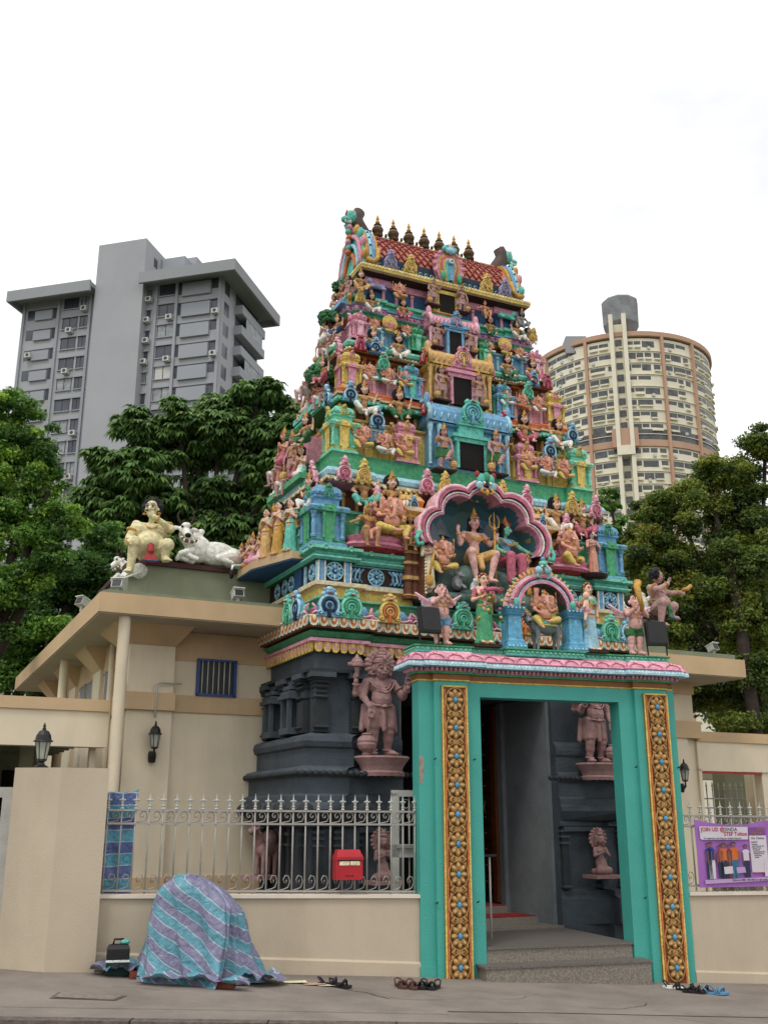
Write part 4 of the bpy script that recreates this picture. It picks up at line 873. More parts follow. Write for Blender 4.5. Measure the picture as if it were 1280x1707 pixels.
A_.tube([(x,-.12,z) for x,z in out],.028,LPINK,6); A_.tube([(-.03+(x+.03)*.86,-.1,5.08+(z-5.08)*.86) for x,z in out],.02,PINK,6)
ARC=A_.build('lobed_arch',TW)
A_=MB(); A_.mx=Matrix.Translation((-.05,-.17,5.96)); 
for sx in(-1,1): A_.ell((sx*.07,0,.1),(.07,.05,.08),TEAL,8,6); A_.ell((sx*.1,-.01,.0),(.06,.04,.06),LBLUE,8,6); A_.ell((sx*.05,-.05,.03),.022,WHT,6,5); A_.ell((sx*.13,0,.16),(.04,.03,.05),RED,7,5); A_.tube([(sx*.06,-.03,-.03),(sx*.1,-.04,-.09),(sx*.04,-.04,-.12)],.02,GOLD,5)
A_.ell((0,-.02,.13),(.05,.05,.07),GREEN,8,6); A_.ell((0,-.03,-.1),(.035,.03,.05),GOLD,7,5); A_.mx=None; A_.build('lion_mask',ARC)
for sx in(-1,1):
    A_=MB(); c0=(-.03+sx*1.0,-.1,5.02)
    A_.tube([(c0[0]+sx*.02,-.12,5.2),(c0[0]+sx*.07,-.13,5.12),(c0[0]+sx*.05,-.13,5.04),(c0[0]-sx*.03,-.13,5.06)],.032,TEAL,7); A_.ell((c0[0]+sx*.02,-.12,5.2),(.05,.04,.05),MINT,8,6)
    A_.tube([(c0[0]+sx*(.1+.05*math.cos(t)),-.1,5.12+.07*math.sin(t)) for t in [i*.6 for i in range(9)]],.018,ROSE,5); A_.build('arch_bracket',ARC)
    A_=MB()
    for j in range(14): A_.ell((-.03+sx*.9,-.06,4.42+.045*j),.02,CRM,6,5)
    A_.box(min(-.03+sx*.88,-.03+sx*.94),max(-.03+sx*.88,-.03+sx*.94),-.04,.12,4.36,5.08,BRN); A_.build('bead_border',ARC)
# cave interior (shallow dome with relief rocks)
C_=MB(); n=20; prof=lobes(-.03,5.08,.9,.83,5,.1,6); m=len(prof); 
ring_=[[( -.03+(x+.03)*k_, yv, 5.08+(z-5.08)*k_) for x,z in prof] for k_,yv in ((1,.0),(.985,.16),(.95,.3),(.82,.42),(.5,.5),(.0,.52))]
for j in range(5):
    C_.add(ring_[j]+ring_[j+1],[(i,i+1,i+1+m,i+m) for i in range(m-1)],mat('cave_sky','#4a7f9a',rough=.6,var=.25,vs=2.5,hex2='#5c7f78'),True)
lowm=mat('cave_rock','#6b857e',rough=.7,var=.2,vs=5,bump=.4,bs=20,hex2='#47544f')
C_.add([(-.93,0,5.09),(-.93,.45,5.09),(.87,.45,5.09),(.87,0,5.09),(-.93,0,4.34),(-.93,.45,4.34),(.87,.45,4.34),(.87,0,4.34)],[(0,1,5,4),(3,2,6,7)],CAVE)
C_.add([(-.93,.45,5.2),(.87,.45,5.2),(.87,.45,4.34),(-.93,.45,4.34)],[(0,1,2,3)],mat('cave_back','#6f8884',rough=.7,var=.2,vs=3,hex2='#7d6a4b'))
C_.build('cave_niche',TW)
rk=G()
for x,y,z,r in((-.1,.2,4.72,(.3,.22,.22)),(.38,.2,4.7,(.22,.2,.2)),(-.45,.3,4.7,(.2,.15,.2)),(.1,.32,4.9,(.3,.15,.25)),(0,.12,4.42,(.9,.22,.1)),(.65,.25,4.6,(.25,.2,.25)),(-.7,.25,4.5,(.25,.2,.14)),(.6,.1,4.45,(.3,.2,.16))): rk.e((x,y,z),r)
o=bpy.data.objects.new('cave_rocks',sculpt(rk.b,.025,lowm,'cave_rocks')); COL.objects.link(o); o.parent=TW
p=MB(); MTN=mat('painted_mountain','#8a96a0',rough=.7,var=.15,vs=8)
for x,z,w,h,y in((-.62,5.3,.22,.35,.34),(-.45,5.42,.2,.3,.38),(.4,5.45,.2,.33,.36),(.62,5.25,.18,.28,.33),(-.75,5.0,.16,.3,.36),(-.35,4.85,.14,.22,.3),(.15,5.6,.2,.2,.4)):
    p.add([(x-w,y+.1,z-.05),(x+w,y+.1,z-.05),(x+.03,y,z-.05),(x,y+.06,z+h)],[(0,2,3),(2,1,3),(0,1,2)],MTN)
p.build('relief_mountain',TW)
# ---- tier 2
wall(1.84,.52,6.3,6.92,YEL,OCH)
wall(1.76,.66,6.9,7.2,BRN,OCH,.05)
for sx in(-1,1):
    turret(sx*1.93,.52,.2,6.32,7.08,MINT,YEL)
    turret(sx*.98,.5,.18,6.32,7.0,PINK,YEL,'inner_turret'); ornament(sx*1.42,.4,6.78,.29,.4,(BLUE,NAVY,LBLUE)); p=MB(); p.box(sx*1.42-.12,sx*1.42+.12,.44,.54,6.6,6.78,BLUE); p.box(sx*1.42-.15,sx*1.42+.15,.42,.54,6.74,6.79,LBLUE); p.build('aedicule',TW)
vault(.02,.36,.66,.55,6.32,7.0,7.36,BLUE,LBLUE,TEAL,.2,6.36,6.75)
cornice(1.89,.56,7.16,[(-.1,-.03),(.06,-.01),(.09,.01),(.1,.045),(.05,.055),(.1,.075),(.11,.1),(.07,.115),(.08,.16),(.03,.2),(.0,.23),(-.1,.235)],[DGREEN,MINT,MINT,BRN,ORA,CRM,ORA,ORA,RED,ORA,YEL],(.07,lambda p,w,i:p.ell((0,-.005,0),(w*.4,.018,.028),MINT if i%2 else TEAL,6,4)),.0,.1)
for u in(-1.82,-.62,.66,1.86): ornament(u,.42,7.12,.26,.36,(BLUE,NAVY,LBLUE) if abs(u)>1 else (RED,ORA,PINK))
ornament(-2.02,.72,7.14,.26,.38,(BLUE,NAVY,LBLUE),-90)
# ---- tier 3
wall(1.62,.74,7.38,7.86,PINK,LPINK)
wall(1.52,.86,7.84,8.08,BRN,ORA,.05)
for sx in(-1,1):
    turret(sx*1.72,.73,.165,7.39,8.02,YEL,PINK); turret(sx*.78,.7,.15,7.39,7.98,BLUE,TEAL,'inner_turret'); ornament(sx*1.22,.62,7.78,.25,.34,(TEAL,GREEN,MINT)); p=MB(); p.box(sx*1.22-.1,sx*1.22+.1,.66,.75,7.64,7.78,TEAL); p.build('aedicule',TW)
vault(.02,.58,.52,.5,7.39,8.0,8.3,YEL,OCH,PINK,.155,7.42,7.85,roofc=OCH)
cornice(1.66,.78,8.06,[(-.1,-.03),(.05,-.01),(.07,.01),(.07,.03),(.03,.04),(.09,.06),(.105,.1),(.09,.14),(.0,.17),(.0,.2),(-.1,.205)],[BRN,OCH,CRM,BRN,TEAL,MINT,MINT,TEAL,NAVY,BLUE],(.06,lambda p,w,i:p.ell((0,-.005,0),(w*.38,.018,.02),CRM,6,4)),.015,.08)
for u,c in((-1.58,(RED,ROSE,PINK)),(-1.34,(BLUE,NAVY,LBLUE)),(-.52,(RED,ORA,PINK)),(.56,(RED,ORA,PINK)),(1.35,(BLUE,NAVY,LBLUE)),(1.6,(RED,ROSE,PINK))): ornament(u,.64,8.03,.24,.3,c)
ornament(-1.8,.9,8.04,.24,.32,(PINK,ROSE,LPINK),-90)
# ---- tier 4
wall(1.42,.9,8.26,8.62,BLUE,LBLUE)
wall(1.36,.98,8.6,8.78,BRN,ORA,.05)
for sx in(-1,1): turret(sx*1.52,.88,.135,8.27,8.74,PINK,LPINK); turret(sx*.58,.86,.12,8.27,8.7,GREEN,MINT,'inner_turret')
vault(.02,.76,.4,.42,8.27,8.72,8.98,PINK,LPINK,BLUE,.105,8.3,8.68,roofc=PINK)
def d_red(p,w,i): p.ell((0,-.004,0),(w*.42,.014,.022),ROSE if i%2 else LPINK,6,4)
cornice(1.52,.94,8.76,[(-.12,-.03),(.0,-.02),(.02,0),(.0,.02),(.04,.05),(.05,.07),(.02,.09),(.02,.14),(.05,.15),(.05,.17),(-.02,.19),(-.0,.25),(.04,.27),(.05,.31),(-.06,.33)],[ORA,GREEN,TEAL,GREEN,LIL,LIL,LPINK,LIL,BLUE,TEAL,TEAL,GREEN,MINT,GREEN],(.06,d_red),.115,.025)
for u in(-1.5,1.52): ornament(u,.84,8.92,.18,.26,(YEL,OCH,YEL))
ornament(-1.6,1.04,8.92,.18,.26,(YEL,OCH,YEL),-90)
# ---- tier 5 under the roof
wall(1.34,1.02,9.08,9.4,DBLUE,PINK,.0)
p=MB(); ring(p,fp(1.34,1.02,1.75,.4,.04,.8,0,0),[(0,9.38),(.03,9.385),(.03,9.47),(.0,9.48)],[PINK,PINK,LPINK],True,True)
p.box(-.24,.26,.9,1.02,9.08,9.42,YEL); p.box(-.28,.3,.88,1.02,9.4,9.46,YEL); p.build('top_frieze',TW)
p=MB(); p.box(-.13,.13,.885,.9,9.1,9.4,DARK); p.build('doorway_shade_panel',TW)  # dark block painted as the shade within the topmost doorway
# ---- barrel roof
RC=1.38; RW=.42
p=MB(); ring(p,[(-1.34,RC-RW),(1.34,RC-RW),(1.34,RC+RW),(-1.34,RC+RW)],[(-.02,9.46),(.1,9.48),(.14,9.5),(.15,9.58),(.1,9.6),(.04,9.62)],[DBRN,TANC,YEL,TANC,GREY],True,True)
for M,w in slots([(-1.34,RC-RW),(1.34,RC-RW),(1.34,RC+RW),(-1.34,RC+RW)],.15,.055,9.55,'fl'): p.mx=M; p.ell((0,-.0,0),(w*.32,.014,.02),CRM,6,4); p.mx=None
ROOFC=p.build('eaves_cornice',TW)
def barrel(s=1,off=0,n=14):
    return [(RC-(RW*s+off)*math.cos(R(180*i/n))*(1 if i!=n/2 else 1),9.62+(.74*s+off)*math.sin(R(180*i/n))**.8) for i in range(n+1)]
RT=MB(); pr=barrel(); m=len(pr); RTILE=mat('roof_red_tile','#cf8a70',rough=.7,var=.2,vs=14,bump=.3,bs=50,hex2='#b8685a')
vs=[(-1.2,y,z) for y,z in pr]+[(1.2,y,z) for y,z in pr]
RT.add(vs,[(i,i+m,i+1+m,i+1) for i in range(m-1)],RTILE,True); RT.add(vs,[tuple(range(m)),tuple(range(2*m-1,m-1,-1))],BLUE)
ROOF=RT.build('barrel_roof',TW)
def onroof(x,t,off=.012):     # t 0..1 front edge .. ridge
    a_=R(90*t); return (x,RC-(RW+off)*math.cos(a_),9.62+(.74+off)*math.sin(a_)**.8)
L_=MB()
for sgn in(-1,1):
    for i in range(-5,24):
        x0=-1.15+i*.115; pts=[]
        for j in range(9):
            t=.14+.72*j/8; x=x0+sgn*(j/8)*.5- (0 if sgn>0 else -.0)
            if -1.14<=x<=1.14: pts.append(onroof(x,t))
        if len(pts)>1: L_.tube(pts,.011,mat('lattice_red','#8a2c30',rough=.6),4)
L_.build('roof_lattice',ROOF)
L_=MB()
for i in range(11):
    for j in range(6):
        x=-1.1+i*.22+(j%2)*.11
        if x<1.15: L_.ell(onroof(x,.2+.11*j,.005),(.02,.018,.02),ORA,6,4)
L_.build('roof_studs',ROOF)
L_=MB(); 
for t0,t1,m_ in((0,.12,NAVY),(.84,.89,TEAL),(.89,.93,CRM),(.93,1.0,BLUE)):
    pts=[onroof(0,t0+(t1-t0)*k_/3,.02) for k_ in range(4)]
    for k_ in range(3):
        y0,z0=pts[k_][1:];y1,z1=pts[k_+1][1:]; L_.add([(-1.18,y0,z0),(1.18,y0,z0),(1.18,y1,z1),(-1.18,y1,z1)],[(0,1,2,3)],m_)
for i in range(24): x=-1.12+i*.0975; L_.tube([(x+.025*math.cos(t),onroof(0,.06,.03)[1],9.68+.025*math.sin(t)) for t in [q*.8 for q in range(8)]],.008,LBLUE,4)
L_.box(-1.15,1.15,RC-.08,RC+.08,10.34,10.41,OCH); 
for i in range(26): L_.ell((-1.1+i*.088,RC-.09,10.38),(.03,.02,.025),[OCH,ORA,CRM,TEAL][i%4],6,4)
L_.build('ridge_band',ROOF)
for sx in(-1,1):     # end gables: banded horseshoe with dragon horn
    E_=MB()
    for x,s_,w_,m_ in((1.19,.05,.05,GOLD),(1.245,.07,.05,BLUE),(1.3,.075,.045,LBLUE),(1.35,.06,.05,GOLD)):
        pts=barrel(1,s_); 
        pi_=barrel(1,s_-.09,28); po_=barrel(1,s_,28); a0,a1=sx*(x-w_/2),sx*(x+w_/2); n_=len(po_)
        vv=[(a0,y,z) for y,z in po_]+[(a1,y,z) for y,z in po_]+[(a0,y,z) for y,z in pi_]+[(a1,y,z) for y,z in pi_]
        E_.add(vv,[(i,i+1,i+1+n_,i+n_) for i in range(n_-1)],m_,True); E_.add(vv,[(i,i+1,i+1+2*n_,i+2*n_) for i in range(n_-1)]+[(i+n_,i+1+n_,i+1+3*n_,i+3*n_) for i in range(n_-1)],m_)
        if m_ is LBLUE:
            for i in range(1,n_-1,2): E_.ell((sx*x,po_[i][0],po_[i][1]),(.018,.02,.02),NAVY,6,4)
    E_.tube([(sx*1.18,RC-RW-.06,9.9),(sx*1.2,RC-RW-.1,9.72),(sx*1.28,RC-RW-.12,9.64),(sx*1.38,RC-RW-.1,9.68)],.035,GOLD,7)
    o=E_.build('gable_band',ROOF)
    E_=MB(); E_.mx=Matrix.Translation((sx*1.36,RC,9.62))@Matrix.Rotation(R(sx*90),4,'Z'); 
    E_.prism([(x,z) for x,z in [(.46*math.cos(R(t)),.72*max(math.sin(R(t)),0)**.85) for t in range(0,181,12)]],-.05,.1,TEAL)
    for r,m_ in((.4,PINK),(.3,LBLUE),(.2,ORA)): E_.tube([(r*math.cos(R(t)),-.07,.06+r*1.5*math.sin(R(t))) for t in range(-5,190,13)],.035,m_,6)
    for q in range(9):
        a_=R(10+20*q); E_.ell((.47*math.cos(a_),-.03,.05+.74*math.sin(a_)),(.07,.05,.09),[GOLD,PINK,TEAL][q%3],7,5)
    E_.mx=None; E_.build('gable_face',ROOF)
    E_=MB()   # horn
    hp=[(sx*1.18,RC,10.25),(sx*1.22,RC,10.42),(sx*1.3,RC,10.55),(sx*1.34,RC,10.68),(sx*1.28,RC,10.8)]
    E_.tube(hp,.14,mat('horn_brown','#4d3a36',rough=.6),10,r2=.1)
    E_.ell((sx*1.42,RC-.02,10.66),(.1,.1,.12),TEAL,9,7); E_.ell((sx*1.52,RC-.04,10.58),(.09,.07,.06),TEAL,8,6); E_.ell((sx*1.44,RC-.1,10.72),.03,WHT,6,5)
    for q in range(5): E_.lathe([(.03,0),(.035,.03),(.005,.12)],(sx*(1.3+.05*q),RC-.02+.03*(q%2),10.74-.02*q),[GOLD,RED,TEAL][q%3],6)
    for q in range(4): E_.lathe([(.012,0),(.0155,-.02),(.003,-.06)],(sx*(1.46+.03*q),RC-.08,10.56),WHT,5)
    E_.tube([(sx*1.5,RC,10.52),(sx*1.45,RC,10.4),(sx*1.44,RC,10.2),(sx*1.42,RC,10.0)],.05,TEAL,7,r2=.03)
    for q in range(6): E_.ell((sx*(1.47+.02*(q%2)),RC-.05,10.45-q*.09),(.05,.06,.05),[PINK,TEAL,ORA][q%3],7,5)
    E_.build('dragon_horn',ROOF)
    for q in range(5):
        pass
for q in range(7):
    f=MB(); x=-.99+q*.275; c0=(x,RC-.06,10.4); DK=mat('finial_bronze','#6b5238',rough=.5,var=.3,vs=20,metal=.2)
    f.lathe([(.08,0),(.09,.03),(.06,.05),(.085,.09),(.095,.13),(.075,.17),(.05,.19),(.065,.21),(.03,.24),(.04,.26),(.02,.29),(.03,.32),(.004,.4)],c0,DK,12,ms=[DK]*8+[GOLD]*4)
    for i in range(8): a_=2*PI*i/8; f.ell((x+.1*math.cos(a_),RC+.1*math.sin(a_),10.5+.03*(i%2)),(.025,.025,.04),OCH if i%2 else DK,6,4)
    f.build('finial',ROOF)
for u,m_ in((-1.0,LIL),(-.66,YEL),(.68,YEL),(1.02,LIL)): ornament(u,RC-RW-.12,9.6,.27,.36,(m_,GREY if m_==LIL else OCH,m_))
f=MB(); f.mx=Matrix.Translation((.02,RC-RW-.1,9.6))
for r,m_ in((.25,PINK),(.205,GOLD),(.165,ROSE),(.13,OCH),(.09,TEAL)):
    f.mx=Matrix.Translation((.02,RC-RW-.08-(.25-r)*.25,9.6)); f.prism([(r*math.cos(R(t))*.95,.27+r*math.sin(R(t))*1.12) for t in range(-40,221,13)]+[(-r*.55,.0),(r*.55,.0)],-.03,.06,m_)
f.ell((0,-.06,.32),(.06,.03,.06),BLUE,9,7); f.tube([(.035*math.cos(t),-.09,.32+.035*math.sin(t)) for t in [q*.7 for q in range(9)]],.01,WHT,5,True); f.box(-.03,.03,-.07,.0,.0,.25,BLUE)
for sx in(-1,1):
    f.ell((sx*.14,-.06,.06),(.05,.03,.09),GREEN,7,5)
    for q in range(8): a_=R(-20+q*24); f.ell((sx*.25*math.cos(a_),.02,.27+.28*math.sin(a_)),(.04,.03,.04),PINK,7,5)
for q in range(5): f.ell(((q-2)*.045,-.02,.56+.03*(2-abs(q-2))),(.045,.04,.05),[TEAL,BLUE,CRM,BLUE,TEAL][q],7,5)
f.ell((0,-.04,.53),(.09,.05,.06),LBLUE,8,6); f.mx=None; f.build('gable_medallion',ROOF)
# left-side projecting canopy and ledges
p=MB(); cp=[(-2.3,.44),(-2.585,.48),(-2.86,1.285),(-2.86,2.05),(-2.3,2.05)][::-1]
p.slab(cp,4.83,4.93,BAND); p.slab(offs(cp,-.01),4.81,4.83,DBLUE); p.build('side_canopy',TW)
# ---------------------------------------------------------------- statues on the tower
def S(fig,name,label,cat,X,Y,v,hpx=None,h=.5,fr='T',rot=0,group=None,col=None,skip=(),flip=False):
    """stand a statue where photo point (X,Y) (its foot / seat) meets upright plane v"""
    u,z=at(fr,X,Y,v); return FG[fig].place(name,label,cat,fr,u,v,z,h,rot,group,col,flip,skip)
ga='kneeling supporters on the tower'; gg='elephant-headed statues on the tower'; gd='door guardians on the tower'
tn={1:'blue turret tier',2:'green turret tier',3:'yellow turret tier',4:'small pink turret tier'}
CL={'teal':TEAL,'white':WHT,'red':ROSE,'green':LEAFG,'blue':DBLUE,'pink':PINK}
# supporters: (tier, order label, fig, X, Y seat, v, h, cloth)
AT=[(1,'leftmost, beside the blue corner turret','atlas2',606,842,.2,.62,'teal'),(1,'second from the left, beside the great arch','atlas0',652,852,.2,.62,'white'),
 (1,'third from the left, right of the great arch','atlas1',927,885,.2,.62,'white'),(1,'rightmost, beside the right blue turret','atlas2',970,892,.2,.62,'red'),
 (2,'leftmost, next to the green corner turret','atlas1',606,697,.44,.55,'white'),(2,'second from the left, next to the left pink turret','atlas2',665,706,.44,.55,'green'),
 (2,'third from the left, next to the right pink turret','atlas0',874,744,.44,.55,'red'),(2,'rightmost, next to the right green turret','atlas1',931,753,.44,.55,'white'),
 (3,'leftmost, next to the yellow corner turret','atlas1',622,596,.64,.46,'blue'),(3,'second from the left, next to the left blue turret','atlas0',664,604,.64,.46,'white'),
 (3,'third from the left, next to the right blue turret','atlas0',846,637,.64,.46,'green'),(3,'rightmost, next to the right yellow turret','atlas2',888,644,.64,.46,'red'),
 (4,'leftmost, right of the pink corner turret','atlas1',619,527,.82,.38,'white'),(4,'second from the left, beside the left green turret','atlas0',672,538,.82,.38,'red'),
 (4,'third from the left, beside the right green turret','atlas0',817,566,.82,.38,'green'),(4,'rightmost, beside the right pink turret','atlas1',862,573,.82,.38,'white')]
for t,o_,f,X,Y,v,h,c in AT:
    S(f,'supporter_statue','squatting supporter in %s, %s, %s'%(c,o_.replace('beside ','by ').replace('next to ','by ').replace('from the left','from left'),tn[t]),'statue',X,Y-(0 if t==1 else 8),v+.04,h=h*1.0,group=ga,col={'skirt':CL[c]})
for t,X,Y,u,h in ((1,545,838,-2.5,.6),(2,553,692,-2.2,.52),(3,563,590,-1.9,.44),(4,575,520,-1.7,.36)):
    pass
GN=[(2,603,745,.36,.52,0,'yellow','first from the left, beside the green turret'),(2,640,755,.36,.5,1,'white','second from the left'),(2,672,759,.36,.5,0,'yellow','third from the left, beside the pink turret'),
 (2,878,783,.36,.5,0,'yellow','fourth from the left, beside the right pink turret'),(2,910,793,.36,.52,1,'white','fifth from the left, with a small child'),(2,940,797,.36,.5,0,'yellow','sixth and rightmost, beside the right green turret'),
 (3,615,634,.62,.42,0,'white','first from the left, beside the yellow turret'),(3,646,640,.62,.42,1,'white','second from the left, under a turquoise arch'),(3,674,645,.62,.42,0,'yellow','third from the left, beside the blue turret'),
 (3,842,675,.62,.42,0,'white','fourth from the left, beside the right blue turret'),(3,871,682,.62,.42,1,'orange','fifth from the left, with a companion'),(3,896,686,.62,.42,0,'white','sixth and rightmost, beside the right yellow turret'),
 (4,624,552,.82,.32,0,'white','first from the left'),(4,650,556,.82,.34,1,'yellow','second from the left, with a golden halo'),(4,678,562,.82,.32,0,'white','third from the left, beside the green turret'),
 (4,815,589,.82,.32,0,'white','fourth from the left, beside the right green turret'),(4,842,592,.82,.34,1,'yellow','fifth from the left, with a golden halo'),(4,866,598,.82,.32,0,'white','sixth and rightmost')]
CL['yellow']=YEL; CL['orange']=ORA
for t,X,Y,v,h,f,c,o_ in GN:
    S('gan%d'%f,'elephant_headed_statue','elephant-headed statue in %s, %s, %s'%(c,o_.replace('from the left','from left').replace('beside ','by '),tn[t]),'statue',X,Y,v,h=h*.88,group=gg,col={'dhoti':CL[c]})
for X,Y in((650,548),(842,584)):
    u,z=at('T',X,Y,.86); b=MB(); b.lathe([(.02,-.01),(.12,-.012),(.125,0),(.12,.012),(.02,.01)],(0,0,0),YEL,14); o=b.build('halo_disc',TW); o.location=(u,.87,z+.1); o.rotation_euler=(PI/2,0,0)
for t,X,Y,v,h,f,side in ((2,740,783,.22,.6,'guardU','left'),(2,827,790,.22,.6,'guardU2','right'),(3,736,667,.5,.5,'guardL','left'),(3,798,678,.5,.5,'guardR','right'),(4,730,578,.68,.38,'guardL','left'),(4,784,588,.68,.38,'guardR','right'),(5,722,508,.84,.42,'guardL','left'),(5,770,520,.84,.42,'guardR','right')):
    nm={2:'dark doorway with green surround',3:'dark doorway with pink surround',4:'small doorway with blue surround',5:'topmost doorway under the roof'}[t]
    r=S(f,'door_guardian','mauve guardian with club standing %s of the %s'%(side,nm),'statue',X,Y,v,h=h,group=gd)
    b=MB(); b.slab([(-.28,-.12),(.28,-.12),(.28,.2),(-.28,.2)],-.04,0,DBRN); o=b.build('plinth',r)
# tier 5 figures
S('gan0','elephant_headed_statue','orange elephant-headed statue seated under the roof left of the topmost doorway','statue',665,497,.88,h=.36,col={'body':SK_PEACH,'dhoti':OCH},group=gg)
S('boy','dancing_statue','orange seated musician statue under the roof right of the topmost doorway','statue',808,526,.88,h=.34,col={'body':SK_PEACH})
S('atlas0','supporter_statue','golden seated statue at the left corner just under the roof eaves','statue',601,484,.84,h=.4,group=ga,col={'skirt':OCH})
S('atlas0','supporter_statue','grey-blue seated statue at the right corner just under the roof eaves','statue',870,545,.84,h=.36,group=ga,col={'skirt':GREY,'torso_shirt':GREY,'body':GREY})
for X,Y,w in((627,483,'left'),(843,533,'right')):
    u,z=at('T',X,Y,.95); b=G(); b.c((-.1,0,.06),(.1,0,.06),.05); b.e((-.13 if w=='left' else .13,-.03,.1),.05); b.c((.08,0,.04),(.12,-.06,0),.025); b.c((-.08,-.03,.04),(-.1,-.08,0),.025); b.c((.1,0,.08),(.17,0,.14),.02)
    o=bpy.data.objects.new('crouching_lion',sculpt(b.b,.012,LIL if w=='left' else TEAL,'crouching_lion')); COL.objects.link(o); o.matrix_world=fm('T',u,.95,z); tag(o,'small %s crouching lion under the eaves near the %s corner'%('lilac' if w=='left' else 'turquoise',w),'statue')
S('atlas1','supporter_statue','gold supporter with yellow halo squatting at the far right end just below the eaves','statue',881,573,.9,h=.34,group=ga,col={'skirt':WHT})
# tier 1 big groups
for nm,X,Y in (('left',0,0),('right',0,0)):
    u=-1.5 if nm=='left' else 1.42; b=MB(); b.lathe([(.3,0),(.46,.04),(.5,.08),(.44,.12),(.42,.15),(.46,.19),(.4,.22)],(u,.24,4.93),ROSE,20,1,.55,ms=[RED,ROSE,PINK,ROSE,PINK,ROSE]); b.build('lotus_seat',TW)
S('gan1','elephant_headed_statue','large pink elephant-headed statue between two attendants on the left red seat','statue',650,890,.04,h=.76,group=gg)
S('boy','attendant_statue','gold-brown attendant sitting left of the large elephant-headed statue','statue',612,893,.06,h=.58,col={'body':SK_GOLD,'skirt':SK_PEACH,'hair':OCH})
S('boy','attendant_statue','gold attendant in yellow sitting right of the large elephant-headed statue','statue',684,903,.06,h=.5,col={'body':SK_GOLD,'skirt':YEL},rot=-25)
S('gan0','elephant_headed_statue','large pink elephant-headed statue seated alone on the right red seat','statue',946,938,.04,h=.74,group=gg,rot=25)
S('pray','praying_statue','pink robed man praying beside the right blue corner turret','statue',989,958,.06,h=.62)
b=MB(); u,z=at('T',989,958,.06); b.lathe([(.1,-.08),(.2,-.05),(.22,-.01),(.2,0)],(u,.08,z),DBRN,12); b.build('plinth',TW)
# cave group
S('shiva','seated_god_statue','pink-skinned god in leopard skin seated on the rock in the arched cave','statue',790,940,.14,h=.95)
tr=MB(); u,z=at('T',827,985,-.02); tr.tube([(0,0,0),(0,0,.92)],.014,GOLD,6)
for q in(-.07,0,.07): tr.tube([(0,0,.86),(q,0,.9),(q*1.1,0,1.0),(q*.6,0,1.1 if q==0 else 1.06)],.013,GOLD,6,r2=.005)
tr.ell((0,0,.86),.03,GOLD,7,5); o=tr.build('trident',None,fm('T',u,-.02,z)); tag(o,'golden trident held upright beside the seated god in the cave','trident')
S('parv','seated_goddess_statue','green-skinned goddess in red skirt and blue blouse reaching out in the cave','statue',842,944,.1,h=.85,rot=10)
S('boy','child_statue','peach-skinned child with golden halo at the right edge of the cave','statue',880,985,.06,h=.7,flip=False,rot=-30)
S('gan0','elephant_headed_statue','elephant-headed statue with yellow trousers standing at the left of the cave','statue',736,950,.02,h=.62,group=gg,col={'dhoti':YEL})
tr=MB(); u,z=at('T',736,985,.05)
S('saint','musician_statue','white robed musician holding a lute at the far left of the cave','statue',714,985,-.02,h=.72,rot=10)
lt=MB(); u,z=at('T',716,967,-.14); lt.ell((0,0,0),(.06,.03,.08),GOLD,9,7); lt.tube([(0,0,.06),(.08,0,.42)],.015,GOLD,6); lt.ell((.09,0,.44),.03,OCH,7,5); tag(lt.build('lute',None,fm('T',u,-.14,z)),'golden long-necked lute held by the white robed musician','lute')
S('bull','bull_statue','small white bull lying at the foot of the seated god in the cave','statue',792,991,-.08,h=.38,rot=55)
ms=G(); ms.e((0,0,.1),(.08,.07,.1)); ms.e((.02,-.03,.2),(.05,.06,.05)); ms.c((.02,-.06,.19),(.02,-.13,.17),.035,.02); ms.e((-.03,-.01,.24),.025); ms.e((.06,-.01,.24),.025); ms.c((-.04,-.06,.06),(-.04,-.12,.02),.025); ms.c((.05,-.06,.06),(.05,-.12,.02),.025)
o=bpy.data.objects.new('mouse_statue',sculpt(ms.b,.01,GREY,'mouse')); COL.objects.link(o); u,z=at('T',762,984,-.02); o.matrix_world=fm('T',u,-.02,z); tag(o,'small dark grey mouse sitting beside the cave bull','statue')
# stone-coloured guardians and idols
def pedestal(r,rr=.27,h=.2,m=LSTONE):
    b=MB(); b.lathe([(rr*.82,-h),(rr*.86,-h*.82),(rr*.74,-h*.72),(rr*.8,-h*.5),(rr*.98,-h*.15),(rr*1.02,-h*.1),(rr*1.0,0)],(0,-.05,0),m,22,1.1,.8); b.build('pedestal',r)
r=FG['dvL'].place('guardian_statue','mauve stone guardian with club and thick curled hair standing left of the entrance portal','statue','T',-1.56,.0,2.34,1.17,0,'stone guardians of the entrance'); pedestal(r)
r=FG['dvR'].place('guardian_statue','mauve stone guardian seen through the portal opening, head hidden by the lintel','statue','T',1.64,.0,2.33,1.1,0,'stone guardians of the entrance'); pedestal(r)
for u,l,fl in((-1.5,'mauve seated idol with round halo in the low niche behind the gate panel',True),(1.66,'mauve seated idol with round halo in the low niche seen through the portal',False)):
    fg=FG['kneel0'].place('seated_idol','','statue','T',u,.04,.92,.56,0,'seated idols in the base niches',{'body':LSTONE,'skirt':LSTONE,'hair':LSTONE},fl,('face','jewellery','crown')); fg['label']=l
    b=MB(); b.box(-.36,.36,-.3,.25,-.08,.0,LSTONE); b.build('plinth',fg)
    b=MB(); b.mx=Matrix.Translation((0,.08,.8))@Matrix.Rotation(PI/2,4,'X'); b.lathe([(.2,-.02),(.24,0),(.2,.02)],(0,0,0),LSTONE,18); b.mx=None
    for i in range(16): a_=2*PI*i/16; b.ell((.23*math.cos(a_),.07,.8+.23*math.sin(a_)),.035,LSTONE,6,5)
    b.build('halo',fg)
    b=MB(); b.lathe([(.08,0),(.09,.03),(.06,.06),(.06,.1),(.02,.15)],(0,-.03,.88),LSTONE,12); b.build('crown',fg)
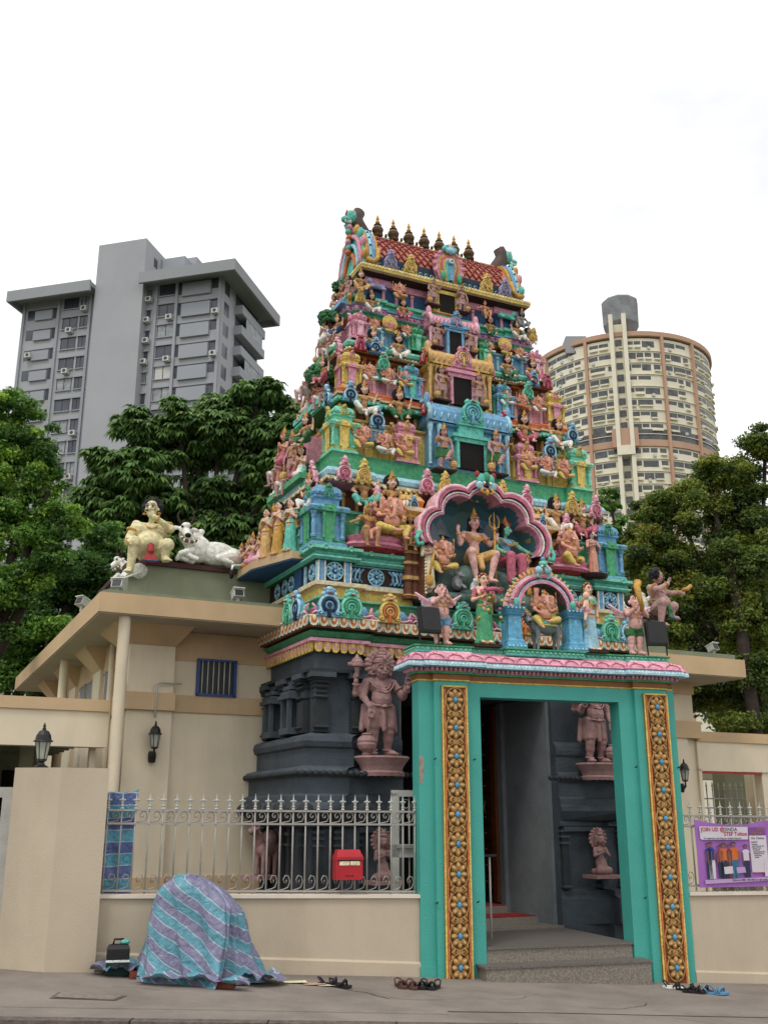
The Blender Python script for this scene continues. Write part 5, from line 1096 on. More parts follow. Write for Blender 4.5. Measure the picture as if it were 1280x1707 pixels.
# deer-like animal on the left side
an=G(); an.c((.02,0,.3),(.02,.2,.32),.09,.1); an.e((0,-.04,.42),(.06,.07,.1))
for x,y in((-.04,-.02),(.07,-.02),(-.04,.2),(.07,.2)): an.c((x,y,.28),(x,y-.02,.02),.045,.028)
an.c((0,-.06,.42),(0,-.14,.5),.05,.045); an.e((0,-.17,.52),(.05,.08,.05)); an.c((.04,-.12,.55),(.09,-.1,.66),.018,.01); an.c((-.04,-.12,.55),(-.09,-.1,.66),.018,.01); an.e((.05,.1,.44),(.1,.12,.1))
o=bpy.data.objects.new('animal_statue',sculpt(an.b,.013,LSTONE,'animal')); COL.objects.link(o); u_,z_=-2.62,.95; o.matrix_world=fm('T',u_,1.2,z_,-60); tag(o,'mauve horned animal standing on a bracket at the left side of the stone base','statue')
b=MB(); b.box(-.15,.15,-.2,.3,-.05,.0,LSTONE); b.build('bracket',o)

# statues along the left side of the tower
SL=[  # fig,h,u,v,z,rot,colours,label
 ('woman',.72,-2.56,.62,4.94,-60,{'sari':TEAL,'blouse':TEAL},'standing woman in turquoise sari at the front corner of the side canopy'),
 ('woman',.74,-2.64,.86,4.94,-70,{'sari':GOLD,'blouse':GREY},'standing woman in golden sari with grey sleeve, second on the side canopy'),
 ('woman',.7,-2.72,1.12,4.94,-60,{'sari':OCH,'blouse':TEAL},'standing woman in ochre sari with teal sleeve, third on the side canopy'),
 ('kneel1',.5,-2.72,1.3,4.94,-60,{'body':SK_FAIR,'skirt':LPINK},'kneeling couple figure in rose cloth on the side canopy'),
 ('kneel0',.45,-2.78,1.5,4.94,-50,{'body':SK_FAIR,'skirt':PINK},'kneeling figure in pink cloth behind the drum on the side canopy'),
 ('kneel1',.44,-2.66,1.62,4.94,-50,{'skirt':YEL},'kneeling figure in yellow cloth in the back row of the side canopy'),
 ('kneel0',.42,-2.76,1.78,4.94,-40,{'skirt':ORA,'body':SK_PEACH},'kneeling figure in orange cloth near the bull end of the side canopy'),
 ('kneel1',.4,-2.8,1.95,4.94,-30,{'skirt':TEAL},'kneeling figure with teal sleeves at the far tip of the side canopy'),
 ('guardL',.75,-2.45,1.45,4.95,-70,{},'tall crowned figure standing at the back of the side canopy'),
 ('atlas1',.55,-2.34,.5,5.55,-75,{'skirt':WHT},'squatting supporter in white cloth on the left side beside the blue corner turret'),
]
for i in range(6): SL.append((['kneel0','guardL','kneel1','kneel0','guardR','kneel1'][i],[.5,.74,.5,.46,.62,.44][i],-2.5-.04*(i%3),1.15+.16*i,4.95,-55,[{'body':SK_FAIR,'skirt':ROSE},{},{'skirt':TEAL},{'skirt':YEL,'body':SK_GOLD},{},{'skirt':ORA}][i],['rose kneeling figure','crowned standing figure','teal-clothed kneeling figure','yellow-clothed kneeling figure','second crowned standing figure','orange-clothed kneeling figure'][i]+' in the packed back row of the side canopy'))
for i in range(7): SL.append((['kneel1','kneel0','guardL','sitS','kneel0','pray','kneel1'][i],[.5,.42,.66,.5,.42,.5,.4][i],-2.3-.03*(i%2),.95+.17*i,6.1+.03*(i%3),-70,{},['white-clothed kneeling figure first','rose kneeling figure second','crowned club bearer third','seated white-robed figure fourth','small rose figure fifth','pink praying figure sixth','small white figure last'][i]+' on the first side ledge above the canopy'))
for i in range(5): SL.append((['sitS','kneel0','guardR','kneel1','gan0'][i],[.48,.4,.58,.42,.4][i],-2.0-.03*(i%2),.95+.17*i,7.28+.02*(i%2),-70,{},['seated mauve figure first','rose kneeling figure second','crowned club bearer third','white kneeling figure fourth','elephant-headed figure last'][i]+' on the second side ledge'))
for i in range(4): SL.append((['kneel1','sitS','kneel0','guardL'][i],[.42,.42,.36,.48][i],-1.78-.03*(i%2),1.0+.17*i,8.16,-70,{},['white kneeling figure first','seated mauve figure second','rose kneeling figure third','crowned club bearer last'][i]+' on the third side ledge'))
for i in range(4): SL.append((['guardR','kneel0','sitS','kneel1'][i],[.4,.34,.36,.34][i],-1.62-.03*(i%2),1.0+.16*i,8.98,-70,{},['crowned club bearer first','rose kneeling figure second','seated mauve figure third','white kneeling figure last'][i]+' on the side ledge below the roof'))
for i,(z,u,v,h) in enumerate(((6.55,-2.32,.75,.5),(7.55,-2.05,.85,.42),(8.4,-1.78,.98,.36))): SL.append(('atlas2',h,u,v,z,-70,{'skirt':[LEAFG,ROSE,DBLUE][i]},'squatting supporter in %s cloth on the left side, row %s up from the canopy'%(['green','rose','blue'][i],['one','two','three'][i])))
for i,(z,u,v,h) in enumerate(((6.45,-2.36,1.5,.55),(7.5,-2.12,1.3,.5),(8.42,-1.84,1.35,.4),(6.4,-2.3,1.9,.5))): SL.append((['kneel0','sitS','kneel1','sitS'][i],h,u,v,z,-80,{},['upper rose figure leaning out over the first side ledge','upper mauve figure leaning out over the second side ledge','upper white figure leaning out over the third side ledge','mauve figure at the rear of the first side ledge'][i]))
for f,h,u,v,z,rt,c,l in SL: FG[f].place('side_statue',l,'statue','T',u,v,z,h,rt,'statues on the left side of the tower',c)
for q in ((-2.42,-2.1,.72,2.05,6.02,6.1,GREEN),(-2.12,-1.9,.85,1.85,7.2,7.28,TEAL),(-1.9,-1.7,.95,1.75,8.1,8.16,GREEN),(-1.74,-1.55,.98,1.7,8.92,8.98,BLUE)): p=MB(); p.box(*q); p.build('side_ledge',TW)
for q in ((-2.2,-1.95,1.0,1.7,6.1,6.75,PINK),(-1.95,-1.75,1.05,1.65,7.28,7.8,BLUE),(-1.78,-1.6,1.05,1.6,8.16,8.5,PINK)): p=MB(); p.box(*q); p.build('side_aedicule',TW)
def treeball(u,v,z,r,l):
    t=MB(); random.seed(int(z*100)); 
    for i in range(130):
        a_=random.uniform(0,2*PI); b_=math.asin(random.uniform(-.6,1)); rr=r*random.uniform(.8,1.05); q=(rr*math.cos(b_)*math.cos(a_),rr*math.cos(b_)*math.sin(a_),rr*math.sin(b_)*.8); t.ell(q,(r*.24,r*.24,r*.17),LEAFG,6,4)
    r_=thing('sculpted_tree',l,'statue','T',u,v,z); t.build('crown',r_); k_=MB(); k_.tube([(0.1,0,-r*1.3),(0.02,0,-r*.6),(0,0,0)],r*.25,BRN,7); k_.build('trunk',r_)
treeball(-2.0,1.05,7.72,.2,'largest round sculpted green tree on the left side of the tower'); treeball(-2.2,1.5,6.85,.17,'sculpted green tree on the left side below the large round one')
treeball(-1.8,1.3,8.78,.15,'sculpted green tree on the left side below the topmost one'); treeball(-1.62,1.3,9.35,.12,'small topmost sculpted green tree near the roof gable')

# ---------------------------------------------------------------- entrance portal
PT=thing('entrance_portal','turquoise free-standing entrance portal with carved flower strips and pink curved cornice','gateway','R')
def gzp(u): return gz(u)
p=MB(); TH=.22
p.prism([(-1.63,gz(-1.63)-.05),(-.88,gz(-.88)-.05),(-.88,2.96),(.915,2.96),(.915,gz(.915)-.05),(1.68,gz(1.68)-.05),(1.68,3.13),(-1.63,3.13)],.0,TH,PORT)
for a0,a1 in((-1.46,-1.045),(1.11,1.545)): p.box(a0,a1,-.05,.0,gz(a0)-.05,3.125,PORT)
p.box(.9,.96,.06,TH-.04,-.1,2.955,PORT) if False else None
p.box(-1.64,-1.46,-.02,.0,-.05,.12,PORT)
p.build('portal_frame',PT)
for nm,a0,a1,n0 in(('l',-1.377,-1.068,10),('r',1.215,1.54,10)):
    p=MB(); c=(a0+a1)/2; zb=gz(c)-.03; sp_=.311 if a0<0 else .322
    p.box(a0,a1,-.075,-.05,zb,3.07,mat('strip_brown','#a3602c',rough=.65,var=.12,vs=6,bump=.2)); p.box(a0+.0,a0+.018,-.085,-.075,zb,3.07,YEL); p.box(a1-.018,a1,-.085,-.075,zb,3.07,YEL); p.box(a0,a1,-.085,-.075,3.052,3.07,YEL)
    p.box(a0+.03,a1-.03,-.079,-.07,zb,3.045,mat('carved_brown','#7a4524',rough=.7,var=.25,vs=20,bump=.6)); 
    for q in(a0+.032,a1-.032): p.box(q-.008,q+.008,-.09,-.075,zb,3.03,ORA)
    o=p.build('flower_strip',PT)
    n=10; CB=mat('carved_gold','#b48a4e',rough=.6,var=.2,vs=25,bump=.4); 
    for i in range(n):
        z=2.905-i*sp_; f=MB(); r=.108
        if z<zb+.02: break
        f.tube([(c+r*1.04*math.cos(2*PI*k_/20),-.088,z+r*1.28*math.sin(2*PI*k_/20)) for k_ in range(20)],.01,CB,5,True)
        for k_ in range(8):
            a_=2*PI*k_/8; f.ell((c+r*.56*math.cos(a_),-.092,z+r*.74*math.sin(a_)),(r*(.38+.1*abs(math.sin(a_))),.022,r*.27),CB,8,6,Matrix.Rotation(-a_,3,'Y'))
            f.ell((c+r*.64*math.cos(a_),-.108,z+r*.84*math.sin(a_)),(r*.2,.01,r*.12),mat('petal_light','#c9a873',rough=.6,var=.1),7,5,Matrix.Rotation(-a_,3,'Y'))
        ob=f.build('flower_medallion',o); f=MB(); f.ell((c,-.105,z),(r*.24,.03,r*.32),mat('medallion_blue','#4f9ac4',rough=.5,var=.1),9,7); f.build('blue_boss',ob)
    for i in range(n):
        z=2.905-(i+.5)*sp_
        if z<zb+.05: break
        f=MB(); f.box(c-.035,c+.035,-.1,-.08,z-.022,z+.022,CB)
        for sx in(-1,1): f.tube([(c+sx*.05,-.09,z-.035),(c+sx*.085,-.095,z),(c+sx*.05,-.09,z+.035)],.014,CB,5); f.ell((c+sx*.085,-.09,z+.055),(.014,.01,.03),CB,6,4); f.ell((c+sx*.085,-.09,z-.055),(.014,.01,.03),CB,6,4); f.box(min(c+sx*.03,c+sx*.06),max(c+sx*.03,c+sx*.06),-.088,-.08,z-.01,z+.01,CB)
        f.build('scroll_panel',o)
f=MB(); f.prism([(-1.628,2.28),(-1.59,2.3),(-1.575,2.2),(-1.585,2.05),(-1.6,1.98),(-1.628,2.0)],-.003,.0,mat('bare_plaster','#a8978a',rough=.9,var=.2,vs=20)); f.build('worn_patch',PT)
for u,z in((-1.47,2.25),(-1.0,2.25),(-1.47,.75),(-1.0,.75),(1.05,2.2),(1.62,2.2),(1.05,.75)):
    f=MB(); f.tube([(u,-.05,z),(u,-.08,z),(u+.015,-.085,z+.015)],.008,DKMET,5); f.build('hook',PT)
FP=[(-1.64,-.0),(-1.47,-.0),(-1.47,-.06),(-1.03,-.06),(-1.03,-.0),(1.095,-.0),(1.095,-.06),(1.56,-.06),(1.56,-.0),(1.66,-.0),(1.66,.22),(-1.64,.22)]
p=MB(); ring(p,FP,[(0,3.12),(.012,3.125),(.0,3.14),(.0,3.2),(.025,3.205),(.025,3.22),(.05,3.225),(.06,3.23),(.07,3.27),(.14,3.275)],[YEL,YEL,mat('portal_brown','#8c5a2a',rough=.6,var=.1,vs=4),DGREEN,GREEN,TEAL,PINK,BRN,DBLUE],True,True); 
for M,w in slots(FP,.06,.055,3.25,'flr'): p.mx=M; p.ell((0,0,0),(w*.4,.03,.026),PINK,6,5); p.mx=None
p.build('bracket_frieze',PT)
PTO=P('portal_pink','#dc8ca0')
p=MB(); ring(p,FP,[(.13,3.27),(.16,3.275),(.155,3.325),(.125,3.33),(.14,3.345),(.125,3.39),(.09,3.425),(.03,3.445),(.02,3.46)],[LBLUE,LBLUE,DBLUE,PTO,PTO,PTO,PTO,LPINK],True,True)
for M,w in slots(FP,.157,.045,3.3,'flr'): p.mx=M; p.ell((0,0,0),(w*.32,.006,.014),WHT,6,4); p.mx=None
for M,w in slots(FP,.135,.21,3.36,'flr'): p.mx=M; p.tube([(-w*.42,-.015,.0),(-w*.3,.0,.035),(0,.02,.05),(w*.3,.0,.035),(w*.42,-.015,.0)],.005,ROSE,4); p.tube([(-w*.48,-.0,-.005),(-w*.48,.05,.055)],.005,ROSE,4); p.tube([(-w*.1,.03,.065),(0,.015,.045),(w*.1,.03,.065)],.005,ROSE,4); p.mx=None
p.build('pink_cornice',PT)
FQ=[(-1.66,-.03),(-1.0,-.03),(-1.0,-.0),(-.55,-.0),(-.55,-.08),(.42,-.08),(.42,0),(1.05,-.0),(1.05,-.03),(1.6,-.03),(1.6,.3),(-1.66,.3)]
p=MB(); ring(p,FQ,[(0,3.44),(.02,3.45),(.02,3.51),(.04,3.515),(.04,3.53),(.0,3.535)],[TEAL,TEAL,DGREEN,GREEN,GREEN],True,True)
for M,w in slots(FQ,.02,.06,3.49,'flr'): p.mx=M; p.ell((0,-.005,0),(w*.36,.012,.016),MINT,7,5); p.mx=None
p.build('green_parapet',PT)
# arched shrine on the portal
SH=thing('arched_shrine','small blue pillared shrine with pink arch and golden flame crest standing on the portal','shrine','R',-.03,0,3.53)
BP=P('shrine_blue','#4f9cc0')
for sx in(-1,1):
    p=MB(); c=sx*.4; q=lambda k_:[(c-k_,-.1),(c+k_,-.1),(c+k_,.2),(c-k_,.2)]
    ring(p,q(.13),[(0,0),(0,.06),(-.02,.07),(-.02,.1),(-.04,.12),(-.05,.4),(-.02,.42),(-.03,.43),(-.0,.46),(-.02,.47),(.01,.5),(-.02,.51)],BP,True,False)
    for i in range(8): p.ell((c,-.045,.16+.03*i),(.022,.012,.011),LBLUE,6,4)
    for i in range(5): p.ell((c-.1+.05*i,-.105,.03),(.018,.01,.016),LBLUE,6,4); p.ell((c-.1+.05*i,-.105,.485),(.016,.01,.014),LBLUE,6,4)
    p.box(c-.05,c+.05,-.055,-.045,.14,.39,LBLUE) if False else None
    p.build('pillar',SH)
p=MB(); N_=20
for (r0,r1,y0,m_) in((.44,.4,-.02,LPINK),(.4,.375,-.05,ROSE),(.375,.36,-.03,NAVY),(.36,.345,-.035,LBLUE),(.345,.31,-.04,PINK)):
    v_=[]
    for i in range(N_+1):
        a_=PI*i/N_; 
        for r in(r0,r1): v_+=[(r*math.cos(a_),y0,.51+r*1.0*math.sin(a_)),(r*math.cos(a_),.2,.51+r*math.sin(a_))]
    p.add(v_,[f_ for i in range(N_) for f_ in ((4*i,4*i+4,4*i+6,4*i+2),(4*i+1,4*i+5,4*i+4,4*i),(4*i+2,4*i+6,4*i+7,4*i+3))],m_)
v_=[]
for i in range(N_+1): a_=PI*i/N_; v_+=[(.31*math.cos(a_),-.03,.51+.31*math.sin(a_)),(.31*math.cos(a_),.2,.51+.31*math.sin(a_))]
p.add(v_,[(2*i,2*i+2,2*i+3,2*i+1) for i in range(N_)],DGREEN); 
ARH=p.build('arch',SH)
p=MB()
for i in range(24):
    a_=R(2+176*i/23); q=V((math.cos(a_),0,math.sin(a_))); c0=V((0,.02,.51))+q*.44; p.cap(c0,c0+q*.045+V((-.01*math.sin(a_),0,0)),.03,.014,OCH,6); p.ell(c0+V((0,-.025,0)),.013,LEAFG,5,4)
for sx in(-1,1): p.tube([(sx*(.42+.045*math.cos(t)),-.05,.56+.05*math.sin(t)) for t in [q*.7 for q in range(9)]],.018,PINK,5); p.ell((sx*.37,-.06,.56),(.04,.04,.06),TEAL,8,6)
p.build('flame_crest',ARH)
p=MB()
for sx in(-1,1): p.ell((sx*.06,-.06,.98),(.05,.04,.05),LBLUE,8,6); p.ell((sx*.035,-.1,1.02),.015,WHT,6,5); p.tube([(sx*.06,-.06,.95),(sx*.09,-.07,.9),(sx*.04,-.07,.87)],.014,TEAL,5)
p.ell((0,-.06,1.06),(.06,.04,.04),TEAL,8,6); p.ell((0,-.06,1.12),(.03,.03,.03),BLUE,7,5); p.build('lion_mask',ARH)
FG['gan0'].place('elephant_headed_statue','elephant-headed statue in yellow trousers riding a grey beast inside the arched shrine','statue','R',.0,.04,3.87,.56,0,gg,{'dhoti':YEL})
r=FG['mount'].place('grey_mount','grey four-legged mount with green saddle cloth under the rider in the shrine','statue','R',-.02,.05,3.535,.54,0,None,None,False,('horn','horn.001','garland'))
b=MB(); b.ell((.1,0,.6),(.24,.19,.15),TEAL,12,8); b.tube([(.1+.25*math.cos(t),.2*math.sin(t)-.0,.56) for t in [2*PI*i/16 for i in range(16)]],.025,YEL,5,True); b.build('saddle_cloth',r)
for f,h,u,l in(('cherub',.74,-1.335,'chubby winged child in blue shorts, left end of the portal top'),('cherub2',.76,1.21,'chubby winged child in green shorts with golden horn, right end of the portal top')):
    FG[f].place('winged_child_statue',l,'statue','R',u,.02,3.535,h,0,'winged children on the portal')
hn=MB(); hn.tube([(0,0,0),(-.05,-.12,.02),(-.1,-.16,.12),(-.12,-.14,.26),(-.08,-.1,.34)],.018,GOLD,8,r2=.05); tag(hn.build('curved_horn',None,fm('R',1.24,-.12,4.07)),'golden curved horn blown by the right winged child','horn')
FG['lady'].place('woman_statue','woman in green and gold sari with magenta blouse holding a flower garland on the portal','statue','R',-.79,.02,3.575,.84,-8,'women on the portal')
FG['lady2'].place('woman_statue','woman in light blue sari carrying a child right of the arched shrine','statue','R',.6,.04,3.56,.84,12,'women on the portal')
b=MB()
for u in(-.79,.6): b.box(u-.17,u+.17,-.1,.14,3.535,3.57,DBRN)
b.build('statue_plinth',PT)
bb=MB(); bb.cap((0,0,0),(.0,.01,.12),.045,.04,SK_FAIR); bb.ell((0,-.01,.2),(.042,.042,.05),SK_FAIR,9,7); bb.cap((0,0,0),(-.04,-.03,-.1),.03,.02,SK_FAIR); bb.ell((0,.015,.215),(.042,.042,.045),BLK,8,6); bb.cap((0,0,.08),(-.06,-.04,.05),.02,.015,SK_FAIR); bb.ell((0,-.0,.02),(.05,.05,.05),PINK,8,6)
tag(bb.build('child_statue',None,fm('R',.5,-.1,4.02)),'small child figure held in the arms of the woman in light blue','statue')
for u,w in((-1.53,'left'),(1.43,'right')):
    t=thing('floodlight','black rectangular floodlight on thin legs at the %s end of the portal top'%w,'floodlight','R',u,-.12,3.53,8 if w=='left' else -10)
    b=MB(); b.mx=Matrix.Translation((0,0,.27))@Matrix.Rotation(R(-12),4,'X'); b.box(-.13,.13,-.03,.04,-.15,.15,DKMET); 
    b.box(-.115,.115,-.038,-.03,-.135,.135,DKMET)
    b.mx=None; b.build('lamp_housing',t)
    for sx in(-1,1):
        b=MB(); b.bar((sx*.12,.0,0),(sx*.125,.03,.26),.015,.015,DKMET); b.build('leg',t)
# steps of the portal
st=thing('entrance_steps','two grey granite steps in front of and inside the portal opening','steps','R')
p=MB(); p.box(-.99,.97,-.24,.5,gz(1)-.05,.1,GRAN); p.box(-1.01,.985,-.255,.5,.1,.125,GRAN2); p.build('step',st)
p=MB(); p.box(-.872,.9,.02,2.2,.125,.26,GRAN); p.box(-.874,.91,.0,2.2,.26,.285,GRAN2); p.build('step',st)
p=MB(); p.tube([(-.5,.75,.25),(-.5,.75,1.2)],.012,METALW,7); p.box(-.6,-.42,.72,.78,1.19,1.215,DKMET); tag(p.build('rail_post',None,fm('R')),'thin metal post with a dark cap standing inside the portal opening','post')
# ---------------------------------------------------------------- boundary walls and fences (front line)
def bwall(u0,u1,name,label,ztop):
    r=thing(name,label,'wall','R'); p=MB()
    p.prism([(u0,gz(u0)-.1),(u1,gz(u1)-.1),(u1,ztop[1]),(u0,ztop[0])],.03,.2,WALL2)
    p.prism([(u0,gz(u0)-.1),(u1,gz(u1)-.1),(u1,gz(u1)+.12),(u0,gz(u0)+.12)],-.0,.03,WALL2)
    p.add([(u0,0,gz(u0)+.12),(u1,0,gz(u1)+.12),(u1,.03,gz(u1)+.14),(u0,.03,gz(u0)+.14)],[(0,1,2,3)],WALL2); p.build('wall_body',r)
    p=MB(); p.prism([(u0-.0,ztop[0]),(u1+.0,ztop[1]),(u1,ztop[1]+.035),(u0,ztop[0]+.035)],.0,.23,CAPW); p.build('wall_cap',r)
bwall(-4.96,-1.62,'boundary_wall','low cream boundary wall left of the portal with a pale cap',(.865,.8)); bwall(1.69,5.2,'boundary_wall','low cream boundary wall right of the portal under the purple banner',(.76,.72))
def fence(u0,u1,n,zb,zr2,zr1,label,v=.12):
    r=thing('metal_fence',label,'fence','R'); 
    p=MB()
    for z in (zb,zr2,zr1): p.bar((u0,v,z[0]),(u1,v,z[1]),.028,.02,METAL)
    p.build('rail',r)
    for i in range(n+1):
        t=i/n; u=u0+(u1-u0)*t; L=lambda a:a[0]+(a[1]-a[0])*t; b=MB()
        b.tube([(u,v,L(zb)-.07),(u,v,L(zr1)+.02)],.0095,METAL,6); b.build('bar',r)
        b=MB(); z=L(zr1)+.015
        b.lathe([(.022,0),(.012,.015),(.02,.03),(.01,.04),(.014,.075),(.02,.09),(.01,.1),(.006,.13),(.002,.16)],(u,v,z),METALW,7); b.tube([(u-.032,v,z+.085),(u+.032,v,z+.085)],.01,METALW,5); b.build('spike',r)
    for zi in(0,1):
        sc_=MB()
        for i in range(n):
            t=(i+.5)/n; u=u0+(u1-u0)*t; w=(u1-u0)/n; L=lambda a:a[0]+(a[1]-a[0])*t
            for zc,dz in(((L(zr2),1),(L(zb),1))[zi],):
                H_=(L(zr1)-L(zr2)) if zc==L(zr2) else .17
                pts=[(u-w*.45,v,zc+.012),(u-w*.1,v,zc+.02),(u+w*.22,v,zc+H_*.22),(u+w*.36,v,zc+H_*.55),(u+w*.25,v,zc+H_*.86),(u,v,zc+H_*.92),(u-w*.16,v,zc+H_*.7),(u-w*.08,v,zc+H_*.48),(u+w*.08,v,zc+H_*.5),(u+w*.08,v,zc+H_*.66)]
                sc_.tube(pts,.006,METAL,4)
        sc_.build('scrollwork',r)
    return r
fence(-4.93,-1.645,24,(.93,.86),(1.57,1.555),(1.70,1.69),'grey metal fence with cross-shaped spikes on the wall left of the portal')
fence(1.72,5.1,24,(.86,.82),(1.53,1.5),(1.655,1.62),'grey metal fence with cross-shaped spikes behind the purple banner')
# gate post panel behind the fence
r=thing('side_gate','narrow pale metal gate panel between the fence and the portal','gate','R',0,.5)
p=MB(); p.box(-1.79,-1.71,-.03,.03,.3,1.9,METALW); p.box(-1.52,-1.46,-.03,.03,.3,1.9,METALW); p.box(-1.79,-1.46,-.03,.03,1.86,1.93,METALW); p.box(-1.79,-1.46,-.03,.03,1.2,1.34,METALW); p.build('frame',r)
p=MB(); 
for u in(-1.66,-1.58): p.tube([(u,0,.3),(u,0,1.88)],.01,METAL,5)
p.tube([(-1.62+.05*math.cos(t),0,1.78+.05*math.sin(t)) for t in [q*.6 for q in range(10)]],.008,METAL,4); p.build('bar',r); p=MB(); p.box(-1.74,-1.5,-.06,-.03,1.3,1.33,METAL); p.build('bolt',r)
# grey wash strip where the gate meets portal, mailbox
mb=thing('mailbox','red metal mailbox with two cream slots hanging on the fence','mailbox','R',-2.43,.02,1.0)
MR=mat('mailbox_red','#b3202c',rough=.45,var=.08,bump=.05); p=MB(); p.box(-.145,.145,-.06,.09,0,.25,MR); p.prism([(-.15,.2),(.15,.2),(.15,.23),(-.15,.23)],-.075,.09,MR); p.add([(-.12,-.03,.3),(.12,-.03,.3),(.14,-.07,.23),(-.14,-.07,.23),(-.12,.09,.3),(.12,.09,.3),(.14,.09,.23),(-.14,.09,.23)],[(0,3,2,1),(4,5,6,7),(0,1,5,4),(1,2,6,5),(3,0,4,7)],MR); p.build('box',mb)
p=MB(); p.box(-.11,-.005,-.066,-.058,.145,.185,CRM); p.box(.005,.11,-.066,-.058,.145,.185,CRM); p.box(-.12,.12,-.064,-.06,.185,.2,DKMET); p.build('slot',mb)
p=MB(); 
for i in range(4): p.ell((-.036+.024*i,-.062,.04),(.008,.005,.008),BLK,7,5)
p.build('lock_holes',mb)
# hanging striped tarpaulin behind the fence
def stripes(name,c1,c2,sx,ang,axis='Z',c3='#aebcc2'):
    m=bpy.data.materials.new(name); m.use_nodes=True; t=m.node_tree; n=t.nodes;l=t.links; b=n['Principled BSDF']
    tc_=n.new('ShaderNodeTexCoord'); mp_=n.new('ShaderNodeMapping'); mp_.inputs['Rotation'].default_value=ang
    l.new(tc_.outputs['Object'],mp_.inputs[0]); sp=n.new('ShaderNodeSeparateXYZ'); l.new(mp_.outputs[0],sp.inputs[0])
    nz=n.new('ShaderNodeTexNoise'); nz.inputs['Scale'].default_value=2.5; l.new(tc_.outputs['Object'],nz.inputs[0])
    a1=n.new('ShaderNodeMath'); a1.operation='MULTIPLY_ADD'; l.new(nz.outputs[0],a1.inputs[0]); a1.inputs[1].default_value=.06; l.new(sp.outputs[axis],a1.inputs[2])
    a2=n.new('ShaderNodeMath'); a2.operation='MULTIPLY'; l.new(a1.outputs[0],a2.inputs[0]); a2.inputs[1].default_value=sx
    a3=n.new('ShaderNodeMath'); a3.operation='FRACT'; l.new(a2.outputs[0],a3.inputs[0])
    cr_=n.new('ShaderNodeValToRGB'); cr_.color_ramp.interpolation='CONSTANT'; e=cr_.color_ramp.elements
    e[0].position=0; e[0].color=(*lin(c1),1); e[1].position=.46; e[1].color=(*lin(c3),1)
    for p_,c_ in((.5,c2),(.96,c3)): q=e.new(p_); q.color=(*lin(c_),1)
    l.new(a3.outputs[0],cr_.inputs[0]); 
    n3=n.new('ShaderNodeTexNoise'); n3.inputs['Scale'].default_value=22; n3.inputs['Detail'].default_value=5; l.new(tc_.outputs['Object'],n3.inputs[0])
    mx_=n.new('ShaderNodeMix'); mx_.data_type='RGBA'; mx_.blend_type='MULTIPLY'; mx_.inputs[0].default_value=.5; l.new(cr_.outputs[0],mx_.inputs[6]); r3=n.new('ShaderNodeValToRGB'); r3.color_ramp.elements[0].position=.35; r3.color_ramp.elements[0].color=(.45,.45,.5,1); r3.color_ramp.elements[1].position=.6; l.new(n3.outputs[0],r3.inputs[0]); l.new(r3.outputs[0],mx_.inputs[7]); l.new(mx_.outputs[2],b.inputs['Base Color'])
    bp=n.new('ShaderNodeBump'); bp.inputs['Strength'].default_value=.7; bp.inputs['Distance'].default_value=.03; n4=n.new('ShaderNodeTexNoise'); n4.inputs['Scale'].default_value=13; n4.inputs['Detail'].default_value=4; n4.inputs['Distortion'].default_value=1.2; l.new(tc_.outputs['Object'],n4.inputs[0]); l.new(n4.outputs[0],bp.inputs['Height']); l.new(bp.outputs[0],b.inputs['Normal'])
    b.inputs['Roughness'].default_value=.38; return m
TRP=stripes('tarpaulin','#5b95a5','#7d7c98',6.2,(R(-12),R(-33),0)); TRP2=stripes('tarpaulin_blue','#5a9fb6','#56689a',4.2,(0,0,0))
p=MB(); nx,nz_=9,22; vs=[]
for j in range(nz_):
    for i in range(nx):
        z=.72+1.16*j/(nz_-1); u=-4.96+.3*i/(nx-1)+(.03*(j/(nz_-1))**8 if i==nx-1 else 0); vs.append((u,.2+.018*math.sin(i*1.7+j*.3)+.01*math.sin(j*.9),z+(.035 if i==nx-1 and j==nz_-1 else 0)-.008*i*(1 if j<nz_-1 else 0)))
p.add(vs,[(j*nx+i,j*nx+i+1,(j+1)*nx+i+1,(j+1)*nx+i) for j in range(nz_-1) for i in range(nx-1)],TRP2,True)
p.add([(x,y+.006,z) for x,y,z in vs],[(j*nx+i,(j+1)*nx+i,(j+1)*nx+i+1,j*nx+i+1) for j in range(nz_-1) for i in range(nx-1)],TRP2,True)
tag(p.build('hanging_tarpaulin',None,fm('R')),'narrow blue striped tarpaulin hanging behind the left end of the fence','tarpaulin')
# tarp-covered object
cx_,cy_=-1.72,10.6; zb=cz(-1.74)-.01
TC=thing('covered_object','object under a blue and lilac striped tarpaulin standing on the pavement by the wall','covered object','W',cx_,cy_,zb)
random.seed(11); p=MB(); NA,NH=144,34; vs=[]
def pl(poly,t):     # point at parameter t along a closed polyline
    n=len(poly); q=(t%1)*n; i=int(q); f=q-i; A,B=poly[i],poly[(i+1)%n]; return (A[0]+(B[0]-A[0])*f,A[1]+(B[1]-A[1])*f)
BASE=[(-.7,.28),(-.66,-.02),(-.5,-.3),(-.18,-.4),(.16,-.42),(.22,-.36),(.48,-.1),(.62,.1),(.55,.3),(0,.36)]
TOPP=[(-.46,.2),(-.48,.0),(-.44,-.16),(-.15,-.23),(.24,-.25),(.31,-.2),(.34,-.05),(.34,.1),(.28,.22),(0,.26)]
def topz(x,y): return .93-.17*max(0,(x+.18)/.4)**1.4-.25*max(0,(-.3-x)/.15)**2*.3
